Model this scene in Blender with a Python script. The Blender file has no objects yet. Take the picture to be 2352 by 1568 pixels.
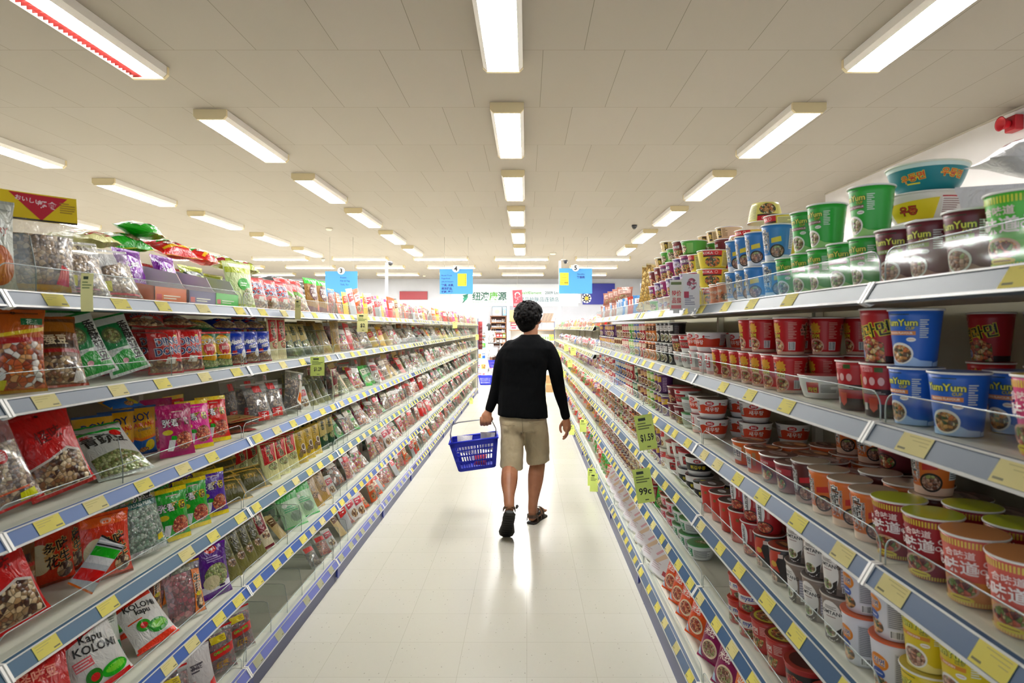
import bpy, bmesh, math, random
from math import sin, cos, pi, radians, sqrt
from mathutils import Vector, Matrix, Euler

scene = bpy.context.scene
COL = scene.collection
RND = random.Random(11)
F = 1450.0                 # focal length in pixels of a 2352 wide frame
CX, CY = 1210.0, 752.0     # where the aisle direction meets the picture
EYE = 1.52                 # camera height

# ------------------------------------------------------------------ materials
def lin(c):
    return c / 12.92 if c <= 0.04045 else ((c + 0.055) / 1.055) ** 2.4

def rgb(h):
    if isinstance(h, (tuple, list)):
        return tuple(h)
    return tuple(lin(int(h[i:i + 2], 16) / 255.0) for i in (0, 2, 4))

_mats = {}
def M(h, rough=0.45, metal=0.0, coat=0.0, spec=0.5, name=None):
    key = (h, rough, metal, coat, spec)
    if key in _mats:
        return _mats[key]
    m = bpy.data.materials.new(name or 'paint_' + str(h))
    m.use_nodes = True
    b = m.node_tree.nodes['Principled BSDF']
    b.inputs['Base Color'].default_value = (*rgb(h), 1)
    b.inputs['Roughness'].default_value = rough
    b.inputs['Metallic'].default_value = metal
    b.inputs['Specular IOR Level'].default_value = spec
    if coat:
        b.inputs['Coat Weight'].default_value = coat
        b.inputs['Coat Roughness'].default_value = 0.12
    _mats[key] = m
    return m

def nodes_of(name):
    m = bpy.data.materials.new(name)
    m.use_nodes = True
    nt = m.node_tree
    return m, nt, nt.nodes, nt.links, nt.nodes['Principled BSDF']

def ramp(N, L, fac, stops, interp='LINEAR'):
    r = N.new('ShaderNodeValToRGB')
    r.color_ramp.interpolation = interp
    el = r.color_ramp.elements
    while len(el) < len(stops):
        el.new(0.5)
    for e, (p, c) in zip(el, stops):
        e.position = p
        e.color = (*rgb(c), 1)
    L.new(fac, r.inputs[0])
    return r.outputs[0]

def coords(N, L, scale=(1, 1, 1), which='Object'):
    t = N.new('ShaderNodeTexCoord')
    mp = N.new('ShaderNodeMapping')
    mp.inputs['Scale'].default_value = scale
    L.new(t.outputs[which], mp.inputs[0])
    return mp.outputs[0]

def bump(N, L, b, h, strength=0.3, dist=0.002):
    n = N.new('ShaderNodeBump')
    n.inputs['Strength'].default_value = strength
    n.inputs['Distance'].default_value = dist
    L.new(h, n.inputs['Height'])
    L.new(n.outputs[0], b.inputs['Normal'])

def cells(name, colors, scale=90, rough=0.35, coat=0.6, bstr=0.6, rnd=1.0):
    """printed or packed pieces: voronoi pieces in several colours, slightly domed"""
    key = ('cells', name)
    if key in _mats:
        return _mats[key]
    m, nt, N, L, b = nodes_of('pieces_' + name)
    c = coords(N, L, (scale,) * 3)
    v = N.new('ShaderNodeTexVoronoi')
    v.inputs['Scale'].default_value = 1.0
    v.inputs['Randomness'].default_value = rnd
    L.new(c, v.inputs['Vector'])
    sep = N.new('ShaderNodeSeparateColor')
    L.new(v.outputs['Color'], sep.inputs[0])
    n = len(colors)
    out = ramp(N, L, sep.outputs[0], [(i / n, q) for i, q in enumerate(colors)], 'CONSTANT')
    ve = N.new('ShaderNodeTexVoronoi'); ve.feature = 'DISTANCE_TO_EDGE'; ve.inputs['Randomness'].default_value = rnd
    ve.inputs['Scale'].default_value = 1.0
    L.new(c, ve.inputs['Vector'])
    gap_shade = ramp(N, L, ve.outputs['Distance'], [(0.0, (.3, .27, .24)), (.12, (1, 1, 1))])  # crevice shade between the pieces, painted into their colour
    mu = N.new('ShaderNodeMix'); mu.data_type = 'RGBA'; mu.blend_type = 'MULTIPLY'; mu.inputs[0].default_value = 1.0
    L.new(out, mu.inputs[6]); L.new(gap_shade, mu.inputs[7])
    L.new(mu.outputs[2], b.inputs['Base Color'])
    b.inputs['Roughness'].default_value = rough
    b.inputs['Coat Weight'].default_value = coat
    b.inputs['Coat Roughness'].default_value = 0.1
    inv = N.new('ShaderNodeMath'); inv.operation = 'SUBTRACT'
    inv.inputs[0].default_value = 1.0
    L.new(v.outputs['Distance'], inv.inputs[1])
    bump(N, L, b, inv.outputs[0], bstr, 0.004)
    _mats[key] = m
    return m

def acrylic(name='clear_acrylic', tint=(0.93, 0.95, 0.94), gloss=0.09):
    key = ('acr', name)
    if key in _mats:
        return _mats[key]
    m, nt, N, L, b = nodes_of(name)
    N.remove(b)
    tr = N.new('ShaderNodeBsdfTransparent'); tr.inputs[0].default_value = (*tint, 1)
    gl = N.new('ShaderNodeBsdfGlossy'); gl.inputs['Roughness'].default_value = 0.06
    gl.inputs[0].default_value = (0.9, 0.92, 0.92, 1)
    lw = N.new('ShaderNodeLayerWeight'); lw.inputs[0].default_value = 0.5
    pw = N.new('ShaderNodeMath'); pw.operation = 'POWER'; pw.inputs[1].default_value = 4.0
    L.new(lw.outputs['Facing'], pw.inputs[0])
    ad = N.new('ShaderNodeMath'); ad.operation = 'MULTIPLY_ADD'; ad.inputs[1].default_value = 0.24; ad.inputs[2].default_value = gloss * .36
    ad.use_clamp = True
    L.new(pw.outputs[0], ad.inputs[0])
    mx = N.new('ShaderNodeMixShader')
    L.new(ad.outputs[0], mx.inputs[0]); L.new(tr.outputs[0], mx.inputs[1]); L.new(gl.outputs[0], mx.inputs[2])
    L.new(mx.outputs[0], N['Material Output'].inputs[0])
    _mats[key] = m
    return m

def film(name='clear_film', tint=(0.95, 0.95, 0.94), haze=0.12):
    """crinkled clear plastic film"""
    key = ('film', name)
    if key in _mats:
        return _mats[key]
    m, nt, N, L, b = nodes_of(name)
    N.remove(b)
    tr = N.new('ShaderNodeBsdfTransparent'); tr.inputs[0].default_value = (*tint, 1)
    gl = N.new('ShaderNodeBsdfGlossy'); gl.inputs['Roughness'].default_value = 0.15
    df = N.new('ShaderNodeBsdfDiffuse'); df.inputs[0].default_value = (0.85, 0.85, 0.86, 1)
    c = coords(N, L, (70, 70, 35))
    no = N.new('ShaderNodeTexNoise'); no.inputs['Scale'].default_value = 1.0; no.inputs['Detail'].default_value = 2
    no.inputs['Distortion'].default_value = 1.5
    L.new(c, no.inputs['Vector'])
    bp = N.new('ShaderNodeBump'); bp.inputs['Strength'].default_value = 1.0; bp.inputs['Distance'].default_value = 0.01
    L.new(no.outputs[0], bp.inputs['Height']); L.new(bp.outputs[0], gl.inputs['Normal'])
    m1 = N.new('ShaderNodeMixShader'); m1.inputs[0].default_value = 0.4
    L.new(gl.outputs[0], m1.inputs[1]); L.new(df.outputs[0], m1.inputs[2])
    m2 = N.new('ShaderNodeMixShader'); m2.inputs[0].default_value = haze + 0.05
    L.new(tr.outputs[0], m2.inputs[1]); L.new(m1.outputs[0], m2.inputs[2])
    L.new(m2.outputs[0], N['Material Output'].inputs[0])
    _mats[key] = m
    return m

# ------------------------------------------------------------------ mesh builder
class MB:
    def __init__(s):
        s.v = []; s.f = []; s.m = []; s.s = []; s.mats = []; s.ix = {}

    def mi(s, mat):
        k = mat.name
        if k not in s.ix:
            s.ix[k] = len(s.mats); s.mats.append(mat)
        return s.ix[k]

    def face(s, idx, mat, smooth=False):
        s.f.append(tuple(idx)); s.m.append(s.mi(mat)); s.s.append(smooth)

    def add(s, verts, faces, mat, smooth=False):
        b = len(s.v)
        s.v.extend(verts)
        for f in faces:
            s.face([b + i for i in f], mat, smooth)

    def quad(s, a, b, c, d, mat):
        s.add([a, b, c, d], [(0, 1, 2, 3)], mat)

    def box(s, x0, y0, z0, x1, y1, z1, mat):
        V = [(x0, y0, z0), (x1, y0, z0), (x1, y1, z0), (x0, y1, z0), (x0, y0, z1), (x1, y0, z1), (x1, y1, z1), (x0, y1, z1)]
        s.add(V, [(0, 3, 2, 1), (4, 5, 6, 7), (0, 1, 5, 4), (1, 2, 6, 5), (2, 3, 7, 6), (3, 0, 4, 7)], mat)

    def rbox(s, x0, y0, z0, x1, y1, z1, mat, r=0.004, smooth=True):
        """box with rounded vertical edges and chamfered top and bottom"""
        r = min(r, (x1 - x0) / 2.01, (y1 - y0) / 2.01, (z1 - z0) / 2.01)
        def ring(z, ins):
            out = []
            for cx, cy, a0 in ((x1 - r, y1 - r, 0), (x0 + r, y1 - r, 90), (x0 + r, y0 + r, 180), (x1 - r, y0 + r, 270)):
                for k in range(4):
                    a = radians(a0 + 30 * k)
                    out.append((cx + (r - ins) * cos(a), cy + (r - ins) * sin(a), z))
            return out
        s.loft([ring(z0, r * .7), ring(z0 + r * .7, 0), ring(z1 - r * .7, 0), ring(z1, r * .7)], mat, smooth=False, cap=True)

    def prism(s, poly, axis, a, b, mat, smooth=False):
        """extrude a 2D polygon along axis (0,1,2) from a to b"""
        n = len(poly)
        def put(p, t):
            q = [p[0], p[1]]; q.insert(axis, t); return tuple(q)
        V = [put(p, a) for p in poly] + [put(p, b) for p in poly]
        Fs = [tuple(range(n))[::-1], tuple(range(n, 2 * n))]
        bs = len(s.v); s.v.extend(V)
        for f in Fs: s.face([bs + i for i in f], mat)
        for i in range(n):
            j = (i + 1) % n
            s.face([bs + i, bs + j, bs + n + j, bs + n + i], mat, smooth)

    def loft(s, rings, mat, smooth=True, cap=False, closed=True):
        n = len(rings[0]); b = len(s.v)
        for r in rings: s.v.extend([tuple(p) for p in r])
        for k in range(len(rings) - 1):
            for i in range(n if closed else n - 1):
                j = (i + 1) % n
                s.face([b + k * n + i, b + k * n + j, b + (k + 1) * n + j, b + (k + 1) * n + i], mat, smooth)
        if cap:
            s.face([b + i for i in range(n)][::-1], mat)
            s.face([b + (len(rings) - 1) * n + i for i in range(n)], mat)

    def lathe(s, prof, mat, n=24, cap=True, c=(0, 0, 0), smooth=True, sx=1.0, sy=1.0):
        rings = [[(c[0] + sx * r * cos(2 * pi * i / n), c[1] + sy * r * sin(2 * pi * i / n), c[2] + z) for i in range(n)] for r, z in prof]
        s.loft(rings, mat, smooth, cap)

    def tube(s, pts, r, mat, n=8, cap=True):
        pts = [Vector(p) for p in pts]
        rings = []; up = None
        for i, p in enumerate(pts):
            d = (pts[min(i + 1, len(pts) - 1)] - pts[max(i - 1, 0)]).normalized()
            if up is None:
                up = d.orthogonal().normalized()
            up = (up - d * up.dot(d)).normalized()
            w = d.cross(up)
            rr = r[i] if isinstance(r, (list, tuple)) else r
            rings.append([p + (up * cos(2 * pi * k / n) + w * sin(2 * pi * k / n)) * rr for k in range(n)])
        s.loft(rings, mat, True, cap)

    def grid(s, P, mat, smooth=True, flip=False):
        nv, nu = len(P), len(P[0]); b = len(s.v)
        for row in P: s.v.extend([tuple(p) for p in row])
        for j in range(nv - 1):
            for i in range(nu - 1):
                q = [b + j * nu + i, b + j * nu + i + 1, b + (j + 1) * nu + i + 1, b + (j + 1) * nu + i]
                s.face(q[::-1] if flip else q, mat, smooth)

    def ball(s, c, rx, ry, rz, mat, n=12, m=8):
        prof = [(max(1e-4, sin(pi * k / m)), -cos(pi * k / m)) for k in range(m + 1)]
        rings = [[(c[0] + rx * r * cos(2 * pi * i / n), c[1] + ry * r * sin(2 * pi * i / n), c[2] + rz * z) for i in range(n)] for r, z in prof]
        s.loft(rings, mat, True, True)

    def join(s, o, mtx=None):
        b = len(s.v)
        s.v.extend([tuple(mtx @ Vector(p)) for p in o.v] if mtx else o.v)
        for f, m, sm in zip(o.f, o.m, o.s):
            s.face([b + i for i in f], o.mats[m], sm)

    def mesh(s, name):
        me = bpy.data.meshes.new(name)
        me.from_pydata([tuple(p) for p in s.v], [], s.f)
        for m in s.mats: me.materials.append(m)
        me.polygons.foreach_set('material_index', s.m)
        me.polygons.foreach_set('use_smooth', s.s)
        me.update()
        return me

    def build(s, name, parent=None):
        return put(name, s.mesh(name), parent)

def put(name, me, parent=None):
    o = bpy.data.objects.new(name, me)
    COL.objects.link(o)
    if parent is not None: o.parent = parent
    return o

def empty(name, loc=(0, 0, 0), rot=(0, 0, 0)):
    o = bpy.data.objects.new(name, None)
    COL.objects.link(o)
    o.location = loc; o.rotation_euler = rot
    o.empty_display_size = 0.05
    return o

def tag(o, label, cat, group=None):
    o['label'] = label; o['category'] = cat
    if group: o['group'] = group
    return o

def struct(o):
    o['kind'] = 'structure'
    return o

ORD = 'first second third fourth fifth sixth seventh eighth ninth tenth eleventh twelfth thirteenth fourteenth fifteenth sixteenth seventeenth eighteenth nineteenth twentieth'.split()

# ------------------------------------------------------------------ lettering and printed artwork
_txt = {}
def text_geo(body, bold=0.0, spacing=1.0):
    """flat triangles of a line of text, height 1 (capital height ~0.72), centred on the origin"""
    key = (body, bold, spacing)
    if key in _txt: return _txt[key]
    cu = bpy.data.curves.new('lettering', 'FONT')
    cu.body = body; cu.size = 1.0; cu.resolution_u = 2; cu.offset = bold
    cu.space_character = spacing
    cu.align_x = 'CENTER'; cu.align_y = 'CENTER'; cu.fill_mode = 'FRONT'
    ob = bpy.data.objects.new('lettering', cu)
    COL.objects.link(ob)
    dg = bpy.context.evaluated_depsgraph_get()
    me = bpy.data.meshes.new_from_object(ob.evaluated_get(dg))
    V = [(v.co.x, v.co.y) for v in me.vertices]
    Fs = [tuple(p.vertices) for p in me.polygons]
    bpy.data.objects.remove(ob); bpy.data.curves.remove(cu); bpy.data.meshes.remove(me)
    if V:
        cy = (min(p[1] for p in V) + max(p[1] for p in V)) / 2
        cx = (min(p[0] for p in V) + max(p[0] for p in V)) / 2
        V = [(x - cx, y - cy) for x, y in V]
    _txt[key] = (V, Fs)
    return V, Fs

def art_mesh(art, step=0.8):
    """artwork in cm -> list of (verts (x,y,layer), faces, material); cut on a grid so that it bends with the surface"""
    layers = []
    for k, a in enumerate(art):
        t = a[0]
        if t == 'r':
            x0, y0, x1, y1, m = a[1:6]
            layers.append(([(x0, y0), (x1, y0), (x1, y1), (x0, y1)], [(0, 1, 2, 3)], m, k))
        elif t == 'e':
            cx, cy, rx, ry, m = a[1:6]
            n = 24
            layers.append(([(cx + rx * cos(2 * pi * i / n), cy + ry * sin(2 * pi * i / n)) for i in range(n)], [tuple(range(n))], m, k))
        elif t == 'p':
            layers.append((list(a[1]), [tuple(range(len(a[1])))], a[2], k))
        elif t == 't':
            body, cx, cy, h, m = a[1:6]
            rot = radians(a[7]) if len(a) > 7 else 0
            wd = a[8] if len(a) > 8 else 1.0
            s = h / 0.72
            def place(V):
                return [(cx + s * (wd * x * cos(rot) - y * sin(rot)), cy + s * (wd * x * sin(rot) + y * cos(rot))) for x, y in V]
            if len(a) > 6 and a[6] is not None:
                V, Fs = text_geo(body, 0.07)
                layers.append((place(V), Fs, a[6], k))
                V, Fs = text_geo(body, 0.02)
                layers.append((place(V), Fs, m, k + 0.5))
            else:
                V, Fs = text_geo(body, 0.02)
                layers.append((place(V), Fs, m, k))
        elif t == 'l':
            x0, y0, x1, y1, n, m = a[1:7]
            rr = random.Random(k * 7 + n)
            for i in range(n):
                y = y1 - (i + .5) * (y1 - y0) / n
                hh = (y1 - y0) / n * 0.22
                xe = x1 - (x1 - x0) * rr.choice((0, 0, .05, .2, .4))
                layers.append(([(x0, y - hh), (xe, y - hh), (xe, y + hh), (x0, y + hh)], [(0, 1, 2, 3)], m, k))
        elif t == 'b':
            x0, y0, x1, y1 = a[1:5]
            layers.append(([(x0, y0), (x1, y0), (x1, y1), (x0, y1)], [(0, 1, 2, 3)], 'f4f4f2', k))
            rr = random.Random(k); x = x0 + .12
            while x < x1 - .2:
                wd = rr.choice((.05, .05, .1, .15))
                layers.append(([(x, y0 + .12), (x + wd, y0 + .12), (x + wd, y1 - .08), (x, y1 - .08)], [(0, 1, 2, 3)], '1a1a1a', k + .5))
                x += wd + rr.choice((.06, .1, .14))
    out = []
    for V, Fs, m, k in layers:
        if not V: continue
        m = M(m, 0.42) if isinstance(m, str) else m
        z = 0.03 + 0.006 * k
        xs = [p[0] for p in V]; ys = [p[1] for p in V]
        if max(xs) - min(xs) <= step and max(ys) - min(ys) <= step:
            out.append(([(x, y, z) for x, y in V], Fs, m)); continue
        bm = bmesh.new()
        vs = [bm.verts.new((x, y, 0)) for x, y in V]
        for f in Fs:
            try: bm.faces.new([vs[i] for i in f])
            except ValueError: pass
        for ax in (0, 1):
            lo = min(xs) if ax == 0 else min(ys); hi = max(xs) if ax == 0 else max(ys)
            g = math.ceil(lo / step) * step
            while g < hi:
                co = (g, 0, 0) if ax == 0 else (0, g, 0)
                no = (1, 0, 0) if ax == 0 else (0, 1, 0)
                bmesh.ops.bisect_plane(bm, geom=bm.verts[:] + bm.edges[:] + bm.faces[:], plane_co=co, plane_no=no, dist=1e-5)
                g += step
        bm.verts.index_update()
        out.append(([(v.co.x, v.co.y, z) for v in bm.verts], [tuple(v.index for v in f.verts) for f in bm.faces], m))
        bm.free()
    return out

def lay_art(mb, art, fn, step=0.8):
    """fn(x cm, y cm, off cm) -> local point in metres"""
    for V, Fs, m in art_mesh(art, step):
        mb.add([fn(*p) for p in V], Fs, m, True)

# ------------------------------------------------------------------ product templates
TPL = {}
class Tpl:
    def __init__(s, name, cat, look, parts, size):
        s.name, s.cat, s.look, s.size = name, cat, look, size
        s.parts = [(n, b.mesh(n)) for n, b in parts]
        s._parts = parts; s._joined = None
    @property
    def joined(s):
        if s._joined is None:
            j = MB()
            for n, b in s._parts: j.join(b)
            s._joined = j.mesh(s.name)
        return s._joined

def inst(t, loc, rz=0.0, tilt=0.0, roll=0.0, near=True, scale=1.0):
    """one product: an Empty with a mesh per part when near, one mesh when small in the photo"""
    if near:
        o = empty(t.name, loc)
        for n, me in t.parts: put(n, me, o)
    else:
        o = put(t.name, t.joined); o.location = loc
    mt = Matrix.Rotation(rz, 4, 'Z') @ Matrix.Rotation(-tilt, 4, 'X') @ Matrix.Rotation(roll, 4, 'Y')
    o.rotation_euler = mt.to_euler()
    if scale != 1.0: o.scale = (scale,) * 3
    return o
# ------------------------------------------------------------------ camera and view
cam = bpy.data.cameras.new('camera')
camo = bpy.data.objects.new('camera', cam); COL.objects.link(camo)
camo.location = (0, 0, EYE); camo.rotation_euler = (pi / 2, 0, 0)
cam.sensor_width = 36; cam.lens = F / 2352 * 36
cam.shift_x = (1176 - CX) / 2352; cam.shift_y = -(784 - CY) / 2352
cam.clip_start = 0.02; cam.clip_end = 100
cam.dof.use_dof = True; cam.dof.focus_distance = 4.9; cam.dof.aperture_fstop = 7.0
scene.camera = camo
vs = scene.view_settings
scene.display_settings.display_device = 'sRGB'
vs.view_transform = 'Standard'; vs.look = 'None'; vs.gamma = 1.0; vs.use_curve_mapping = False
vs.exposure = 1.5
scene.cycles.use_denoising = True
scene.cycles.max_bounces = 8; scene.cycles.diffuse_bounces = 4; scene.cycles.glossy_bounces = 3
scene.cycles.transparent_max_bounces = 32
scene.cycles.sample_clamp_indirect = 6.0
scene.cycles.adaptive_threshold = 0.02
scene.cycles.caustics_reflective = False; scene.cycles.caustics_refractive = False
w = bpy.data.worlds.new('world'); scene.world = w; w.use_nodes = True
w.node_tree.nodes['Background'].inputs[0].default_value = (0.85, 0.92, 1.0, 1)
w.node_tree.nodes['Background'].inputs[1].default_value = 0.5

# ------------------------------------------------------------------ room shell
XL, XR, YN, YF, ZC = -14.0, 4.54, -4.0, 26.3, 3.55

def floor_mat():
    m, nt, N, L, b = nodes_of('vinyl_floor')
    c = coords(N, L, (1, 1, 1))
    br = N.new('ShaderNodeTexBrick'); br.offset = 0.0
    br.inputs['Scale'].default_value = 1.0
    br.inputs['Brick Width'].default_value = 0.305; br.inputs['Row Height'].default_value = 0.305
    br.inputs['Mortar Size'].default_value = 0.0012; br.inputs['Mortar Smooth'].default_value = 0.3
    br.inputs['Color1'].default_value = (*rgb('cac7ba'), 1); br.inputs['Color2'].default_value = (*rgb('c7c4b6'), 1)
    br.inputs['Mortar'].default_value = (*rgb('b0ac9c'), 1)
    L.new(c, br.inputs['Vector'])
    v = N.new('ShaderNodeTexVoronoi'); v.inputs['Scale'].default_value = 34.0; v.voronoi_dimensions = '2D'
    L.new(coords(N, L, (1, .55, 1)), v.inputs['Vector'])
    sc_ = N.new('ShaderNodeSeparateColor'); L.new(v.outputs['Color'], sc_.inputs[0])
    th = N.new('ShaderNodeMath'); th.operation = 'MULTIPLY'; th.inputs[1].default_value = 0.10; L.new(sc_.outputs[1], th.inputs[0])
    lt = N.new('ShaderNodeMath'); lt.operation = 'LESS_THAN'; L.new(v.outputs['Distance'], lt.inputs[0]); L.new(th.outputs[0], lt.inputs[1])
    gt = N.new('ShaderNodeMath'); gt.operation = 'GREATER_THAN'; gt.inputs[1].default_value = 0.62; L.new(sc_.outputs[0], gt.inputs[0])
    an = N.new('ShaderNodeMath'); an.operation = 'MULTIPLY'; L.new(lt.outputs[0], an.inputs[0]); L.new(gt.outputs[0], an.inputs[1])
    sp = an.outputs[0]
    mx = N.new('ShaderNodeMix'); mx.data_type = 'RGBA'
    L.new(sp, mx.inputs[0]); L.new(br.outputs[0], mx.inputs[6])
    mx.inputs[7].default_value = (*rgb('a8a496'), 1)
    L.new(mx.outputs[2], b.inputs['Base Color'])
    n2 = N.new('ShaderNodeTexNoise'); n2.inputs['Scale'].default_value = 2.5; n2.inputs['Detail'].default_value = 4
    L.new(c, n2.inputs['Vector'])
    mr = N.new('ShaderNodeMapRange'); mr.inputs[3].default_value = 0.19; mr.inputs[4].default_value = 0.262
    L.new(n2.outputs[0], mr.inputs[0]); L.new(mr.outputs[0], b.inputs['Roughness'])
    b.inputs['Specular IOR Level'].default_value = 0.36
    return m

def ceil_mat():
    m, nt, N, L, b = nodes_of('ceiling_tiles')
    t = N.new('ShaderNodeTexCoord'); mp = N.new('ShaderNodeMapping')
    mp.inputs['Location'].default_value = (0.18 + 0.6 * 20, -4.62 + 1.2 * 10, 0)
    L.new(t.outputs['Object'], mp.inputs[0])
    br = N.new('ShaderNodeTexBrick'); br.offset = 0.5; br.offset_frequency = 2
    br.inputs['Scale'].default_value = 1.0
    br.inputs['Brick Width'].default_value = 0.6; br.inputs['Row Height'].default_value = 1.2
    br.inputs['Mortar Size'].default_value = 0.0022; br.inputs['Mortar Smooth'].default_value = 0.1
    br.inputs['Color1'].default_value = (*rgb('968e84'), 1); br.inputs['Color2'].default_value = (*rgb('938b80'), 1)
    br.inputs['Mortar'].default_value = (*rgb('676054'), 1)
    L.new(mp.outputs[0], br.inputs['Vector'])
    L.new(br.outputs[0], b.inputs['Base Color'])
    b.inputs['Roughness'].default_value = 0.8
    n = N.new('ShaderNodeTexNoise'); n.inputs['Scale'].default_value = 160
    L.new(t.outputs['Object'], n.inputs['Vector'])
    bump(N, L, b, n.outputs[0], 0.12, 0.003)
    return m

def wall_mat(name, h, sc=3.0):
    m, nt, N, L, b = nodes_of(name)
    c = coords(N, L, (sc,) * 3)
    n = N.new('ShaderNodeTexNoise'); n.inputs['Scale'].default_value = 1; n.inputs['Detail'].default_value = 3
    L.new(c, n.inputs['Vector'])
    hi = rgb(h); lo = tuple(v * 0.94 for v in hi)
    L.new(ramp(N, L, n.outputs[0], [(0.3, lo), (0.7, hi)]), b.inputs['Base Color'])
    b.inputs['Roughness'].default_value = 0.7
    return m

fl = MB(); fl.box(XL, YN, -0.1, XR + .6, YF + .3, 0, floor_mat()); struct(fl.build('floor'))
ce = MB(); ce.box(XL, YN, ZC, XR + .6, YF + .3, ZC + .12, ceil_mat()); struct(ce.build('ceiling'))
wm = wall_mat('white_paint_wall', 'd9d6d6')
wb = MB(); wb.box(XL, YF, 0, XR + .6, YF + .2, ZC, wall_mat('rear_wall_paint', 'b9bbc3')); struct(wb.build('wall_back'))
wl = MB(); wl.box(XL - .2, YN, 0, XL, YF, ZC, wm); struct(wl.build('wall_left'))
wr = MB()
wr.box(XR, YN, 0, XR + .6, 9.6, ZC, wm)
wr.box(XR + .4, 9.6, 0, XR + .6, YF, ZC, wm)
struct(wr.build('wall_right'))
tr = MB(); tr.box(XR - .012, YN, ZC - .02, XR - .001, 9.6, ZC - .001, M('b9b1a4', .6)); struct(tr.build('trim_right'))

# ------------------------------------------------------------------ ceiling lights
def emit(name, col, strength):
    m, nt, N, L, b = nodes_of(name)
    b.inputs['Base Color'].default_value = (0.9, 0.9, 0.9, 1)
    b.inputs['Emission Color'].default_value = (*col, 1)
    b.inputs['Emission Strength'].default_value = strength
    return m
LIGHT = emit('lit_diffuser', (1.0, 0.99, 0.965), 28.0)
TUBE = emit('lit_tube', (1.0, 0.99, 0.965), 30.0)
BODY = M('dcd8d2', .5); CAP = M('d3c39b', .5); RED = M('a8433f', .35)
LEN, WID, HGT = 1.56, 0.30, 0.09

def light_parts():
    h = MB()      # housing tray with splayed sides, lamp opening below
    z0, z1 = ZC - HGT, ZC
    w = WID / 2
    for s in (-1, 1):
        h.prism([(s * w, z1 - .0), (s * (w - .0), z0 + .03), (s * (w - .03), z0), (s * (w - .034), z0), (s * (w - .034), z1)], 1, 0.03, LEN - .03, BODY)
    h.box(-w + .034, .03, z1 - .02, w - .034, LEN - .03, z1 - .001, BODY)
    d = MB()
    d.rbox(-w + .035, .032, z0 - .002, w - .035, LEN - .032, z0 + .02, LIGHT, .006)
    caps = []
    for y in (0, LEN - .03):
        c = MB()
        c.prism([(-w - .003, z1), (-w - .003, z0 + .028), (-w + .028, z0 - .004), (w - .028, z0 - .004), (w + .003, z0 + .028), (w + .003, z1)], 1, y, y + .03, CAP)
        caps.append(c)
    return h.mesh('housing'), d.mesh('diffuser'), caps[0].mesh('end_cap'), caps[1].mesh('end_cap')
LH, LD, LC1, LC2 = light_parts()
LIGHT2 = emit('lit_diffuser_bright', (1.0, 0.99, 0.965), 36.0)
LD3 = LD.copy(); LD3.materials.clear(); LD3.materials.append(emit('lit_diffuser_mid', (1.0, 0.99, 0.965), 30.0))
LD2 = LD.copy(); LD2.materials.clear(); LD2.materials.append(LIGHT2)

def ceiling_light(x, y, label, rz=0.0, ld=None):
    o = empty('ceiling_light', (x, y, 0), (0, 0, rz))
    put('housing', LH, o); put('diffuser', ld or LD, o); put('end_cap', LC1, o); put('end_cap', LC2, o)
    tag(o, label, 'ceiling light', 'long fluorescent ceiling lights')
    return o

rows = [(-.18, 0.0, 'middle row above the aisle'), (2.55, 0.0, 'row above the noodle shelves'),
        (-2.95, .18, 'row above the snack shelves'), (-5.76, .45, 'second row left of the aisle'), (-8.6, .45, 'third row left of the aisle'),
        (-11.4, .45, 'outermost row far left')]
LY = [3.25, 5.69, 8.13, 10.53, 13.0, 15.4]
for ri, (x, dy, nm) in enumerate(rows):
    for k, y in enumerate(LY):
        if ri >= 3 and k == 0: continue
        if ri == 2 and k == 0:
            # the lamp whose lower half has lost its diffuser: red reflector louvres show
            o = empty('ceiling_light', (x, y + dy - .05, 0))
            put('housing', LH, o); put('end_cap', LC1, o); put('end_cap', LC2, o)
            z0 = ZC - HGT
            d = MB(); d.rbox(-.02, .032, z0 - .002, WID / 2 - .035, LEN - .032, z0 + .02, LIGHT, .006); d.build('diffuser', o)
            lv = MB()
            for i in range(34):
                yy = .05 + i * .0435
                lv.add([(-.112, yy, z0 + .006), (-.03, yy, z0 + .006), (-.03, yy + .04, z0 + .045), (-.112, yy + .04, z0 + .045)], [(0, 1, 2, 3), (3, 2, 1, 0)], RED)
                lv.add([(-.112, yy + .04, z0 + .045), (-.03, yy + .04, z0 + .045), (-.03, yy + .043, z0 + .006), (-.112, yy + .043, z0 + .006)], [(0, 1, 2, 3), (3, 2, 1, 0)], RED)
            lv.build('louvre', o)
            tag(o, 'ceiling light with a bare red louvred half, left of the aisle', 'ceiling light', 'long fluorescent ceiling lights')
            continue
        ceiling_light(x, y + dy, 'long white ceiling light, %s from the front in the %s' % (ORD[k], nm), ld=LD3 if k >= 3 else None)
for k, (y, nm) in enumerate(((18.0, 'nearest'), (20.5, 'middle'), (23.3, 'rearmost'))):
    for j, x in enumerate((-9.4, -7.07, -4.78, -2.46, -.15, 2.18)):
        ceiling_light(x + LEN / 2, y + .15, 'crosswise ceiling light, %s from the left in the %s crosswise row' % (ORD[j], nm), pi / 2, LD2)

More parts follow.
